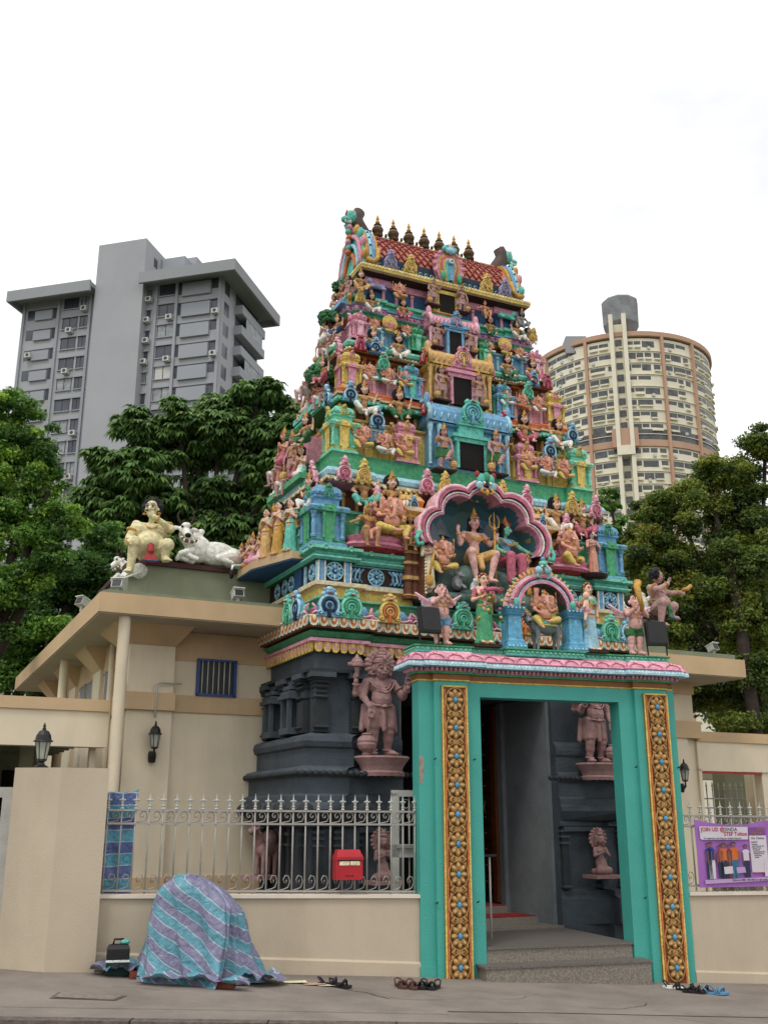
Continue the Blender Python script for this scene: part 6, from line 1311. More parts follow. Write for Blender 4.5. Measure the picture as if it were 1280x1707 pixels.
for j in range(NH+1):
    t=j/NH
    for i in range(NA):
        u_=i/NA; b0=pl(BASE,u_); b1=pl(TOPP,u_); k_=min(1,t*1.04)**.62
        x=b0[0]+(b1[0]-b0[0])*k_; y=b0[1]+(b1[1]-b0[1])*k_; r_=math.hypot(x,y)+1e-6; f=(1-t)**.7
        d_=.065*f*math.sin(u_*2*PI*5+1.1+.6*t)+.022*math.sin(u_*2*PI*13+t*4)*(.3+f)+.012*math.sin(u_*2*PI*23+t*9)+.01*math.sin(t*14+u_*30)
        x+=d_*x/r_; y+=d_*y/r_
        z=topz(b1[0],b1[1])*t
        if t>.86: kk=((t-.86)/.14)**2; x-=(x)*.16*kk; y-=y*.2*kk; z-=.02*kk*0
        vs.append((x,y,z))
fs=[(j*NA+i,j*NA+(i+1)%NA,(j+1)*NA+(i+1)%NA,(j+1)*NA+i) for j in range(NH) for i in range(NA)]
for r_ in (.75,.4,.02):
    for i in range(NA): x,y,z=vs[NH*NA+i]; vs.append((-.08+(x+.08)*r_,y*r_,topz(-.08+(x+.08)*r_,0)+.035*(1-r_)+.01*math.sin(i*.4)))
for k_ in range(3): fs+=[((NH+k_)*NA+i,(NH+k_)*NA+(i+1)%NA,(NH+k_+1)*NA+(i+1)%NA,(NH+k_+1)*NA+i) for i in range(NA)]
p.add(vs,fs,TRP,True); p.build('tarpaulin',TC)
def flap(name,x0,y0,w,d,seed,parent):
    random.seed(seed); f=MB(); nx,ny=22,12; v_=[]; ph=[random.uniform(0,6) for _ in range(6)]
    for j in range(ny):
        for i in range(nx):
            s_,t_=i/(nx-1),j/(ny-1); x=x0+w*(s_-.5)+.03*math.sin(t_*7+ph[4]); y=y0+d*(t_-.5)*(.7+.3*math.sin(s_*PI))+.03*math.sin(s_*9+ph[5]); z=.012+.05*abs(math.sin(s_*9+ph[0])*math.sin(t_*6+ph[1]))*1.3+.035*math.sin(s_*PI)*abs(math.sin(s_*17+t_*5+ph[2])); v_.append((x,y,z+.04-.063*x*.95))
    f.add(v_,[(j*nx+i,j*nx+i+1,(j+1)*nx+i+1,(j+1)*nx+i) for j in range(ny-1) for i in range(nx-1)],TRP,True); f.build(name,parent)
flap('tarpaulin_flap',-.72,.0,.6,.5,1,TC); flap('tarpaulin_flap',.52,.02,.5,.55,5,TC); flap('tarpaulin_flap',-.02,-.42,1.0,.22,9,TC)
BRK=mat('brick','#7c3f30',rough=.9,var=.2,vs=20,bump=.5)
for x,y,rz,l in((-2.27,10.45,.3,'red-brown brick holding down the left flap of the striped tarpaulin'),(-1.46,10.2,-.1,'red-brown brick holding down the front of the striped tarpaulin at the right')):
    b=MB(); b.box(-.105,.105,-.05,.05,0,.065,BRK); o=b.build('brick',None,Matrix.Translation((x,y,cz(x)+.008))@Matrix.Rotation(rz,4,'Z')); tag(o,l,'brick')
t=thing('travel_bag','small black and dark green bag with a pale stripe between wall and tarpaulin','bag','W',-2.52,10.55,cz(-2.52)-.01,14,None,.82)
p=MB(); q=[(-.13,-.09),(.13,-.09),(.13,.09),(-.13,.09)]; ring(p,q,[(-.02,0),(0,.02),(0,.16)],mat('bag_green','#16332e',rough=.8),True,True); ring(p,q,[(.002,.16),(.002,.185)],WHT,True,True); ring(p,q,[(0,.185),(0,.3),(-.02,.34),(-.06,.35)],DKMET,True,True); p.build('body',t)
p=MB(); p.tube([(-.06,0,.345),(-.05,0,.4),(.05,0,.4),(.06,0,.345)],.014,DKMET,6); p.ell((.07,0,.37),(.06,.05,.03),TEAL,8,6); p.build('handle',t)
# sandals
def sandal(x,y,rz,m1,m2,l,g_):
    r=thing('sandal',l,'sandal','W',x,y,cz(x)+.004,rz,g_); b=MB(); o=[(.0,-.125),(.036,-.115),(.048,-.06),(.036,0),(.038,.07),(.02,.12),(-.02,.12),(-.038,.07),(-.034,0),(-.045,-.06),(-.034,-.115)]
    b.slab(o,0,.022,m1); b.build('sole',r); b=MB(); b.tube([(-.042,-.05,.015),(-.03,-.055,.055),(0,-.06,.068),(.03,-.055,.055),(.042,-.05,.015)],.012,m2,6); b.tube([(-.04,-.01,.015),(0,-.06,.068),(.036,-.01,.015)],.01,m2,6); b.tube([(-.035,.06,.015),(-.03,.1,.06),(0,.12,.07),(.03,.1,.06),(.035,.06,.015)],.008,m2,6); b.build('strap',r)
BS=mat('sandal_brown','#5a3a33',rough=.7); BK=mat('sandal_black','#1b181b',rough=.6); BL=mat('sandal_blue','#5d8fae',rough=.6); PU=mat('sandal_purple','#2d2238',rough=.7)
for x,y,rz,a_,b_,l in((-.52,10.78,80,BK,PU,'black and purple sandal touching the scrap of newspaper'),(-.42,10.7,60,BK,BK,'all-black sandal lying across its partner near the newspaper'),
   (.16,10.95,15,BS,BS,'brown sandal, leftmost of the row near the portal left foot'),(.27,10.93,10,BS,BS,'brown sandal, second of the row near the portal left foot'),(.38,10.98,-8,BK,BK,'black sandal, third of the row near the portal left foot'),(.49,10.98,-25,BK,BK,'black sandal with raised strap, closest to the portal left foot'),
   (3.12,12.1,50,WHT,BK,'white soled sandal against the right flower strip'),(3.24,12.0,70,BK,BK,'black shoe-like sandal, first right of the flower strip'),(3.27,11.86,85,BK,BK,'black sandal in front of the dark pair right of the portal'),(3.38,11.95,60,PU,PU,'dark purple sandal in the middle of the pile right of the portal'),(3.48,11.86,75,BL,BL,'light blue sandal in the pile right of the portal'),(3.55,11.95,40,BL,BL,'light blue sandal leaning at the far right of the pile')):
    sandal(x,y,rz,a_,b_,l,'sandals left outside the temple')
p=MB()
for x,y,w,m_ in((-.95,10.72,.22,CRM),(-.75,10.68,.2,mat('newsprint_pink','#c9a08c')),(-.62,10.66,.16,CRM)): p.add([(x,y,cz(x)+.006),(x+w,y+.02,cz(x)+.008),(x+w-.03,y+.13,cz(x)+.012),(x-.04,y+.11,cz(x)+.006)],[(0,1,2,3)],m_)
tag(p.build('newspaper'),'scraps of newspaper lying flat on the pavement beside the black sandals','newspaper')
# ---------------------------------------------------------------- left gate pillar, lamp, gate
r=thing('gate_pillar','broad plain cream gate pillar at the left end of the boundary wall','pillar','R')
p=MB(); p.slab([(-5.86,.02),(-5.42,-.16),(-4.96,-.12),(-4.96,.35),(-5.8,.35)],-.05,2.1,WALL2); p.build('pillar_body',r)
def lantern(name,label,fr,u,v,z,s=1,wallm=False,rot=0):
    r=thing(name,label,'lamp',fr,u,v,z,rot,'black lantern lamps',s); b=MB(); 
    b.lathe([(.045,0),(.05,.01),(.075,.17),(.08,.18),(.075,.19)],(0,0,.09),LAMPG,6,sm=False); b.build('glass',r); b=MB()
    for i in range(6): a_=2*PI*i/6; b.bar((.05*math.cos(a_),.05*math.sin(a_),.09),(.078*math.cos(a_),.078*math.sin(a_),.28),.009,.009,DKMET)
    b.lathe([(.03,0),(.055,.01),(.05,.03)],(0,0,.07),DKMET,8); b.build('cage',r); b=MB()
    b.lathe([(.105,0),(.1,.012),(.085,.02),(.075,.07),(.05,.11),(.02,.125),(.02,.14),(.012,.15),(.016,.165),(.004,.2)],(0,0,.28),DKMET,10); b.build('cap',r); b=MB()
    if wallm: b.tube([(0,0,.07),(0,0,-.02),(0,.04,-.05),(0,.1,-.02)],.016,DKMET,7); b.tube([(.0,.02,-.0),(-.05,.03,-.04),(-.03,.06,-.1)],.01,DKMET,6); b.lathe([(.05,-.09),(.06,-.03),(.06,.03),(.05,.07)],(0,.12,-.03),DKMET,9)
    else: b.lathe([(.075,0),(.08,.02),(.04,.04),(.03,.07),(.035,.08)],(0,0,0),DKMET,10)
    b.build('bracket' if wallm else 'base',r)
lantern('pillar_lamp','black six-sided lantern standing on top of the broad cream gate pillar','R',-5.62,.15,2.1,.95)
lantern('wall_lamp','black wall lantern on the annex pilaster at the end of the grey conduit','T',-3.95,1.56,2.4,.85,True)
lantern('wall_lamp','black wall lantern just right of the portal, above the purple banner','T',4.37,1.4,2.12,.85,True)
r=thing('metal_gate','grey metal gate leaf with scrollwork at the far left edge','gate','R',0,.3)
p=MB(); p.box(-5.96,-5.86,-.03,.03,.4,1.92,METALW); p.box(-7.2,-5.96,-.03,.03,1.82,1.92,METALW); p.box(-7.2,-5.96,-.03,.03,.4,.5,METALW); p.build('frame',r)
p=MB(); 
for i in range(8): p.tube([(-6.05-.13*i,0,.5),(-6.05-.13*i,0,1.82)],.01,METAL,5)
p.tube([(-7.2,0,1.62),(-5.96,0,1.62)],.01,METAL,5)
for i in range(8): p.tube([(-6.03-.13*i+.05*math.cos(t)*(1-t/9),0,1.72+.06*math.sin(t)*(1-t/9)) for t in [q*.6 for q in range(12)]],.007,METAL,4)
p.build('scrollwork',r)
# ---------------------------------------------------------------- left annex
AN=thing('temple_annex','cream two-storey annex with deep tan eaves and barred blue window left of the tower','building','T')
p=MB(); p.slab([(-4.25,1.8),(-2.2,1.8),(-2.2,9.5),(-4.25,9.5)],-.1,4.0,WALL); p.slab([(-4.31,1.7),(-3.72,1.7),(-3.72,1.8),(-4.25,1.8),(-4.25,2.3),(-4.31,2.3)],-.1,3.78,WALL); p.build('wall',AN)
p=MB(); 
p.slab([(-4.37,1.64),(-3.7,1.64),(-3.7,1.77),(-2.3,1.77),(-2.3,1.8),(-4.25,1.8),(-4.25,9.5),(-4.3,9.5),(-4.3,2.35),(-4.37,2.35)],2.95,3.17,BAND); p.slab([(-4.33,1.68),(-3.7,1.68),(-3.7,1.785),(-2.3,1.785),(-2.3,1.8),(-4.25,1.8),(-4.25,2.35),(-4.33,2.35)],.6,.93,BAND)
p.slab([(-4.27,1.785),(-2.3,1.785),(-2.3,1.8),(-4.25,1.8),(-4.25,9.5),(-4.27,9.5)],3.62,4.0,BAND)
p.add([(-4.31,1.7,3.78),(-3.72,1.7,3.78),(-3.55,1.35,4.02),(-4.6,1.35,4.02),(-4.31,2.3,3.78),(-3.72,1.82,3.78),(-3.55,1.82,4.02),(-4.6,2.45,4.02)],[(0,1,2,3),(4,0,3,7),(1,5,6,2),(5,4,7,6)],BAND); p.build('trim_band',AN)
for v in(4.0,6.2,8.2):
    p=MB(); p.box(-4.31,-4.25,v-.3,v+.3,-.1,3.7,WALL); p.add([(-4.31,v-.3,3.7),(-4.31,v+.3,3.7),(-4.25,v-.3,3.7),(-4.25,v+.3,3.7),(-4.6,v-.45,4.02),(-4.6,v+.45,4.02),(-4.25,v-.45,4.02),(-4.25,v+.45,4.02)],[(0,1,5,4),(0,4,6,2),(1,3,7,5)],BAND); p.build('pilaster',AN)
p=MB(); ev=[(-4.88,.9),(-2.32,.9),(-2.32,9.6),(-4.88,9.6)]
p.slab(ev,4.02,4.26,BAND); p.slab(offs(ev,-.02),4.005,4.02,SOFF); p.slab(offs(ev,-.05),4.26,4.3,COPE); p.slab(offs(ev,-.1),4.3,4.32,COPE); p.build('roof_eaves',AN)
p=MB(); pp=[(-2.25,1.95),(-4.1,1.95),(-4.3,2.2),(-4.3,4.2),(-2.25,4.2)][::-1]; p.slab(pp,4.32,4.9,PARA); p.slab(offs(pp,.05),4.9,4.965,SLAB); p.build('parapet',AN)
w=MB(); BLF=mat('window_blue','#2f4a86',rough=.5); w.box(-3.4,-2.86,1.74,1.8,3.17,3.2,BLF); w.box(-3.4,-2.86,1.74,1.8,3.63,3.66,BLF); w.box(-3.4,-3.37,1.74,1.8,3.17,3.66,BLF); w.box(-2.9,-2.86,1.74,1.8,3.17,3.66,BLF); o=w.build('window_frame',AN)
w=MB(); w.box(-3.37,-2.9,1.775,1.795,3.2,3.63,WIN); w.build('pane',o)
w=MB()
for i in range(6): w.tube([(-3.33+.075*i,1.755,3.2),(-3.33+.075*i,1.755,3.63)],.009,METALW,5)
w.build('bars',o)
for v in(3.2,4.7,5.3,7.2):
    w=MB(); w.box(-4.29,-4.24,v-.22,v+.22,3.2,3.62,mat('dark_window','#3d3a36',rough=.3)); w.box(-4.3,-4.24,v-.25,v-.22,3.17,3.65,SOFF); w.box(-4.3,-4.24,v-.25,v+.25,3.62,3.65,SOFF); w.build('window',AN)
p=MB(); p.tube([(-3.95,1.63,2.85),(-3.95,1.63,3.28),(-3.9,1.63,3.3),(-3.62,1.68,3.3)],.012,METALW,6); p.build('conduit',AN)
p=MB(); p.tube([(-4.36,1.75,-.1),(-4.36,1.75,3.3)],.03,WALL,8); p.tube([(-4.36,2.6,0),(-4.36,2.6,3.9)],.04,WALL,8); p.build('drain_pipe',AN)
for u,v in((-4.53,1.05),(-4.62,5.1)):
    p=MB(); p.lathe([(.072,0),(.072,4.06)],(u,v,-.05),WALL,20); p.build('round_column',AN)
for u,v,rt,l in((-3.06,1.2,0,'small white floodlight box on the front roof edge of the annex below the bull'),(-4.6,1.3,-30,'small white floodlight box at the roof corner of the annex'),(-4.82,2.6,-60,'small white floodlight box on the side roof edge of the annex'),(5.0,1.2,10,'small white floodlight box on the roof edge of the right wing')):
    z=4.32 if u<0 else 4.17
    t=thing('roof_light',l,'floodlight','T',u,v,z,rt); b=MB(); b.mx=Matrix.Translation((0,0,.12))@Matrix.Rotation(R(-20),4,'X'); b.box(-.07,.07,-.06,.07,-.05,.06,METALW); b.box(-.055,.055,-.066,-.06,-.04,.045,WIN); b.box(-.08,.08,-.09,.08,.06,.068,WHT); b.mx=None; b.build('housing',t); b=MB(); b.box(-.02,.02,-.02,.02,0,.08,METALW); b.build('bracket',t)
# low link building at the left
LB=thing('link_building','low cream link building with shaded porch at the left edge','building','T')
p=MB(); p.box(-10,-4.6,1.25,1.45,2.44,2.86,WALL); p.box(-10,-4.6,1.22,1.47,2.86,3.0,BAND); p.build('beam',LB)
p=MB(); p.box(-10,-4.62,1.45,6,2.62,2.68,COPE)
for i in range(9): p.box(-10,-4.62,1.7+.45*i,1.78+.45*i,2.56,2.62,COPE)
p.box(-10,-4.8,6,6.2,-.1,2.9,PARA); p.box(-10,-9.8,1.4,6.2,-.1,2.9,PARA); p.build('porch_ceiling',LB)
for u,v in((-5.35,2.6),(-6.6,3.0),(-5.0,4.4)): p=MB(); p.lathe([(.09,0),(.09,2.62)],(u,v,0),PARA,16); p.build('column',LB)
p=MB(); p.box(-5.3,-5.1,5.8,6.0,1.6,2.35,DARK); p.box(-6.8,-5.9,5.9,6.0,.2,2.2,DARK); p.box(-4.75,-4.68,1.5,1.6,2.0,2.45,WALL); p.build('opening',LB)  # the dark boxes stand in for shade inside openings of the porch wall
# ---------------------------------------------------------------- right wing
RB=thing('right_wing','cream wing right of the portal with broad tan eaves slab','building','T')
p=MB(); p.box(2.2,5.0,1.8,6,-.1,3.8,WALL); p.box(2.3,4.75,1.7,1.8,-.1,2.92,WALL); p.box(2.3,4.7,1.72,1.8,3.15,3.55,WALL); p.build('wall',RB)
p=MB(); p.box(2.2,5.01,1.76,1.8,2.88,3.15,BAND); p.box(2.2,5.02,1.76,6,3.6,3.8,BAND); p.box(4.35,5.02,1.66,1.8,2.88,3.15,BAND); p.build('trim_band',RB)
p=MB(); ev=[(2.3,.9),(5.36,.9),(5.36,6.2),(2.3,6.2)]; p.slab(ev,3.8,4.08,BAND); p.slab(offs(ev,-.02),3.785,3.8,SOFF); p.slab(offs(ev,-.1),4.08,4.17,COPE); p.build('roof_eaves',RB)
p=MB(); pp=[(2.3,1.95),(4.7,1.95),(4.86,2.2),(4.86,4),(2.3,4)]; p.slab(pp,4.17,4.85,PARA); p.slab(offs(pp,.04),4.85,4.9,SLAB); p.build('parapet',RB)
p=MB(); p.tube([(4.35,1.68,2.9),(4.35,1.64,3.1),(4.35,1.66,3.2)],.015,METALW,6); p.tube([(4.45,1.66,.4),(4.45,1.66,1.9)],.04,WALL,8); p.box(4.3,4.42,1.6,1.7,1.2,1.9,METALW); p.build('conduit',RB)
LW=thing('link_building','low cream link building with red trimmed grille opening at the right edge','building','T')
p=MB(); p.box(4.98,9,1.75,1.95,2.37,2.84,WALL); p.box(4.98,9,1.72,1.98,2.84,3.0,BAND); p.box(4.98,5.04,1.75,1.95,-.1,2.4,WALL); p.box(6.42,9,1.9,2.0,-.1,2.4,WALL) if False else None; p.box(6.35,6.62,1.78,1.95,-.1,2.38,WALL); p.build('beam',LW)
p=MB(); p.box(5.04,6.35,1.76,1.8,2.33,2.375,RED); p.build('red_trim',LW)
p=MB(); p.box(5.0,10,4.2,4.3,-.1,1.5,WALL); p.box(5.0,10,3.2,3.4,2.3,2.42,SOFF); p.box(6.3,6.9,2.6,2.9,-.1,2.4,PARA); p.box(6.75,10,2.4,2.6,-.1,2.6,WALL); p.build('porch_wall',LW)
gr=MB()
for i in range(11): u=5.08+.13*i; gr.tube([(u,2.3,.4),(u,2.3,2.12)],.011,METAL,5); gr.lathe([(.02,0),(.01,.02),(.018,.06),(.003,.13)],(u,2.3,2.1),METALW,6)
for z in(1.95,1.8,.6): gr.tube([(5.05,2.3,z),(6.45,2.3,z)],.012,METAL,5)
tag(gr.build('inner_grille',None,fm('T')),'dark spiked metal grille inside the opening of the right link building','grille')
# ---------------------------------------------------------------- rooftop statues
FG['bull'].place('bull_statue','large white humped bull with red garland lying on the brown slab left of the tower','statue','T',-3.3,1.98,4.965,.98,0)
FG['manL'].place('moustached_man_statue','ivory-skinned curly-haired man with moustache and red sash seated on the left parapet corner','statue','T',-4.1,1.94,5.0,1.02,-8)
FG['bull'].place('bull_statue','white bull half hidden behind the ivory-skinned man on the left parapet','statue','T',-4.22,2.3,4.72,.72,-80)
FG['manR'].place('moustached_man_statue','mauve-skinned curly-haired man with moustache squatting on the right parapet','statue','T',4.55,1.96,4.95,.98,25)
FG['bull'].place('bull_statue','white bull head and shoulder behind the moustached man on the right parapet','statue','T',4.3,2.1,4.9,.85,20,None,None,True)
hn=MB(); hn.tube([(0,0,0),(.08,-.03,.02),(.15,-.05,.08)],.035,GOLD,7); tag(hn.build('golden_fruit',None,fm('T',4.93,1.72,5.36)),'golden object held out in the hand of the man on the right parapet','ornament')
fg=FG['woman'].place('roof_statue','dark-haired white-clothed statue on the far roof at the left edge, cut by the roof line','statue','T',-6.2,9.0,3.95,.9,0,None,{'sari':WHT,'blouse':WHT})
# ---------------------------------------------------------------- banner
BN=thing('banner','purple printed tuition banner tied to the fence right of the portal','banner','R',0,.07)
PUR=mat('banner_purple','#a066b6',rough=.5,var=.06,vs=3,bump=.25,bs=9); PW=mat('banner_white','#cfc8cf',rough=.5,var=.05,vs=4,bump=0); PV=mat('banner_light','#b79ac0',rough=.5,var=.05,bump=0); PDK=mat('banner_violet','#7d4a8f',rough=.5,var=.05,bump=0)
def bt(u): return 1.605-.06*math.sin(min(max((u-1.9)/.95,0),1)*PI*.9)+(0 if u<2.6 else .04*(u-2.6))
def bb_(u): return .84+.0*(u-1.84)
p=MB(); n=40; vs=[]
for i in range(n+1):
    u=1.87+1.85*i/n
    for z,y in((bt(u),0),((bt(u)+bb_(u))/2,.012*math.sin(u*9)),(bb_(u),0)): vs.append((u,y,z))
p.add(vs,[(3*i,3*i+1,3*i+4,3*i+3) for i in range(n)]+[(3*i+1,3*i+2,3*i+5,3*i+4) for i in range(n)],PUR,True); p.add([(x,y+.004,z) for x,y,z in vs],[(3*i+3,3*i+4,3*i+1,3*i) for i in range(n)]+[(3*i+4,3*i+5,3*i+2,3*i+1) for i in range(n)],PUR,True); CLO=p.build('cloth',BN)
def fp_(pts,m,y,nm,par): b=MB(); b.prism(pts,y-.001,y+.001,m); return b.build(nm,par)
# coordinates: s 0..1.0 across left panel (u 1.84..2.58), t 0..1 from bottom to top
def BU(x,y): # photo zoom coords (x 150..1280, y 240..1300) -> u,z on the banner
    u=1.88+(x-160)/1120*.96; z=.85+(1290-y)/1050*.72; return (u,z)
fp_([BU(*q) for q in((235,520),(990,520),(1000,310),(210,298),(212,500))],PW,-.018,'printed_panel',CLO)
fp_([BU(*q) for q in((1010,1070),(1290,1070),(1290,455),(1010,455))],PW,-.018,'printed_panel',CLO); fp_([BU(*q) for q in((235,1245),(1290,1210),(1290,1150),(235,1180))],PV,-.018,'printed_panel',CLO)
fp_([BU(*q) for q in((1005,455),(1290,455),(1290,320),(1010,315))],PDK,-.017,'printed_panel',CLO); fp_([BU(*q) for q in((1020,1078),(1290,1078),(1290,1066),(1020,1066))],ROSE,-.019,'printed_panel',CLO)
def text(s_,x,y,size,m,nm='lettering',shear=0,bold=0):
    c=bpy.data.curves.new('txt','FONT'); c.body=s_; c.size=size; c.extrude=.0008; c.shear=shear; c.offset=bold; c.resolution_u=2
    o=bpy.data.objects.new('txt',c); COL.objects.link(o); dg=bpy.context.evaluated_depsgraph_get(); me=bpy.data.meshes.new_from_object(o.evaluated_get(dg)); bpy.data.objects.remove(o)
    me.materials.clear(); me.materials.append(m); ob=bpy.data.objects.new(nm,me); COL.objects.link(ob); ob.parent=CLO; u,z=BU(x,y); ob.location=(u,-.021,z); ob.rotation_euler=(PI/2,0,0)
PR=mat('print_red','#b3304f',rough=.6,bump=0); PB=mat('print_black','#3a3440',rough=.6,bump=0); PY=mat('print_gold','#a8823c',rough=.6,bump=0)
text('JOIN US! @',230,380,.064,PR,bold=.0012); text('SINDA',612,380,.062,PB); text('STEP Tuition',600,455,.062,PR,bold=.0012); text('For registration, just bring your Student Smartcard',268,508,.0255,PB)
text('Our Centres',1032,515,.036,PB,shear=.3); text('NORTH',1032,578,.026,PB)
for i in range(8): text(['Admiralty','Ang Mo Kio Pri Sch','Yishun Pri Sch','Woodlands','Sembawang Pri Sch','Marsiling Pri Sch','Chong Pang','Fuchun'][i],1035+5*i,612+31*i,.0215,PB)
text('Call us at 1800 - 295 4554 or visit www.sinda',670,1205,.03,PB); text('Tamil',1110,372,.06,PY); text('classes',1040,440,.055,PY)
def printed(pts,m,y=-.02): fp_([BU(*q) for q in pts],m,y,'printed_figure',CLO)
pb=mat('print_blue','#2c3f86',bump=0); po=mat('print_orange','#d0692f',bump=0); ps=mat('print_skin','#8a5a4a',bump=0); pn=mat('print_navy','#27324a',bump=0); pt=mat('print_teal','#3d6c8f',bump=0); pm=mat('print_maroon','#7c3546',bump=0)
def person(x,top,bot,w,sh,lo,lo2=None):
    H=bot-top; ell=lambda cx,cy,rx,ry,n=10:[(cx+rx*math.cos(2*PI*i/n),cy-ry*math.sin(2*PI*i/n)) for i in range(n)]
    printed(ell(x,top+H*.055,w*.28,H*.05),PB,-.0205); printed(ell(x,top+H*.085,w*.21,H*.05),ps,-.0215)
    printed([(x-w*.5,top+H*.5),(x+w*.5,top+H*.5),(x+w*.55,top+H*.22),(x+w*.2,top+H*.16),(x-w*.2,top+H*.16),(x-w*.55,top+H*.22)],sh,-.0208)
    printed([(x-w*.55,top+H*.55),(x-w*.4,top+H*.55),(x-w*.42,top+H*.25),(x-w*.58,top+H*.25)],ps,-.0212); printed([(x+w*.4,top+H*.55),(x+w*.55,top+H*.55),(x+w*.58,top+H*.25),(x+w*.42,top+H*.25)],ps,-.0212)
    printed([(x-w*.42,bot),(x-w*.05,bot),(x+w*.02,top+H*.5),(x-w*.48,top+H*.48)],lo,-.0206); printed([(x+w*.05,bot),(x+w*.42,bot),(x+w*.48,top+H*.48),(x-w*.02,top+H*.5)],lo2 or lo,-.0206)
person(320,565,1165,95,pb,pn); person(365,552,1165,110,pb,PW); person(505,610,1150,90,pm,pn); person(575,570,1160,150,po,pn); person(655,595,1140,80,pm,ps); person(735,555,1160,150,po,pt,pt); person(930,598,1145,110,PW,pn)
printed([(555,1090),(695,1080),(690,960),(550,975)],PW,-.0225); printed([(760,1080),(900,1070),(890,975),(750,985)],PV,-.0225); printed([(1210,1140),(1290,1140),(1290,880),(1215,880)],PW,-.0225)
for i,(u,z) in enumerate(((1.8,1.57),(1.8,.9),(2.75,1.55))): b=MB(); b.tube([(u,-.0,z),(u-.03,.05,z+.03)],.004,WHT,4); b.build('tie',BN)
# ---------------------------------------------------------------- grey apartment block
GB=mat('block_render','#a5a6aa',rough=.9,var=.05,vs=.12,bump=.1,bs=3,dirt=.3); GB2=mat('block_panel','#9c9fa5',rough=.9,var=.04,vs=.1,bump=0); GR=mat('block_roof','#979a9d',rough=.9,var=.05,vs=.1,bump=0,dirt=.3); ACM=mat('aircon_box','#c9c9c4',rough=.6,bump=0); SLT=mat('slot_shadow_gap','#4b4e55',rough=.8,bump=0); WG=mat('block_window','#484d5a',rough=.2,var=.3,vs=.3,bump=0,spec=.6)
AB=thing('apartment_block','grey slab apartment block with tall blank stair tower and wide flat overhanging roof','apartment building','G')
p=MB(); p.box(-26.1,2.0,0,12,-.5,66.6,GB); p.build('wall',AB)
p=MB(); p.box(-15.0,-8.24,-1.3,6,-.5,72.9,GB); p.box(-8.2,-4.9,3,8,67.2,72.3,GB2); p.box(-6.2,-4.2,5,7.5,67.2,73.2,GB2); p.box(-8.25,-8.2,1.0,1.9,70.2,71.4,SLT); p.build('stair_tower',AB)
p=MB()
for sh in ([(-27.0,-2.55),(-15.05,-2.55),(-15.05,12.8),(-27.0,12.8)],[(-8.2,-2.55),(4.65,-2.55),(4.65,12.8),(-8.2,12.8)]): p.slab(sh,66.62,67.2,GR)
p.slab([(-15.05,6),(-8.2,6),(-8.2,12.8),(-15.05,12.8)],66.62,67.2,GR)
for q in ((-27.04,-15.03,-2.6,-2.25),(-8.22,4.7,-2.6,-2.25),(-27.04,-26.7,-2.25,13),(4.36,4.7,-2.25,13),(-26.7,4.36,12.7,13)): p.box(*q,65.8,67.3,GR)
p.build('roof',AB)
random.seed(4); FH=2.83
def win(u0,u1,z0,z1,v=0,cur=0,par=AB,nm='window',side=False):
    w=MB(); cur=cur or (1 if random.random()<.22 else 0)
    if side: 
        w.box(2.0,2.04,u0,u1,z0,z1,WG); w.box(2.0,2.12,u0-.08,u1+.08,z0-.1,z0,GB2); o=w.build(nm,par); return o
    w.box(u0,u1,v-.02,v+.02,z0,z1,WINL if cur==1 else (ACM if cur==2 else WG)); 
    for t in(0,.5,1): x=u0+(u1-u0)*t; w.box(x-.04,x+.04,v-.06,v-.0,z0,z1,SLT)
    w.box(u0-.12,u1+.12,v-.22,v,z1,z1+.15,GB2); w.box(u0-.12,u1+.12,v-.2,v,z0-.12,z0,GB2); return w.build(nm,par)
for k_ in range(11):
    z=64.95-FH*k_-.02*k_
    win(-20.1,-18.05,z,z+1.6,0,1 if k_ in(6,) else 0); win(-17.6,-16.5,z,z+1.6)
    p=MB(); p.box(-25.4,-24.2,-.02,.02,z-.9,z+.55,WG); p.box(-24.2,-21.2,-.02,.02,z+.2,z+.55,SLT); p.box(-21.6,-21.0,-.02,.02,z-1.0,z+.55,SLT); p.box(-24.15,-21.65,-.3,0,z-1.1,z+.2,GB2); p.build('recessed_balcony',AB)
    win(-6.5,-4.25,z,z+1.65,0,2 if k_ in(4,) else (1 if k_ in(2,5) else 0))
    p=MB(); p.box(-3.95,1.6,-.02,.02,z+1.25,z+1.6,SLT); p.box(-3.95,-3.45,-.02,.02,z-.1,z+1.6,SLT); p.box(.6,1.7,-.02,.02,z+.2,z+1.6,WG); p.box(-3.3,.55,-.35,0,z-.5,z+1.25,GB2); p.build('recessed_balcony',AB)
    win(-8.1,-7.65,z-.3,z+1.1)
    for u in((-19.2,-8.3,1.0,-5.2) if k_%2 else (-17.3,-8.2,-24.8)):
        if random.random()<.75: p=MB(); p.box(u,u+.8,-.75,-.1,z-.75,z-.1,ACM); p.ell((u+.4,-.76,z-.42),(.24,.02,.24),SLT,10,4); p.build('air_conditioner',AB)
    # side face (towards the temple): windows, stacked balconies
    p=MB(); p.box(2.0,2.04,.8,2.2,z-.2,z+1.5,WG); p.box(2.0,2.04,4.2,11.6,z-.4,z+1.5,SLT); p.build('window_strip',AB)
    p=MB(); p.box(2.0,3.1,4.0,11.8,z-1.55,z-.35,GB2); p.box(2.0,3.0,4.1,11.7,z-1.6,z-1.55,GB2)
    if k_ in(1,3,5): p.box(3.0,3.05,5.5,11,z-.35,z+1.3,WINL)
    p.build('balcony',AB)
for u in(-25.95,-20.8,-16.2,-6.9,-4.1,1.75):
    p=MB(); p.box(u-.18,u+.18,-.25,0,-.5,66.6,GB2); p.build('fin',AB)
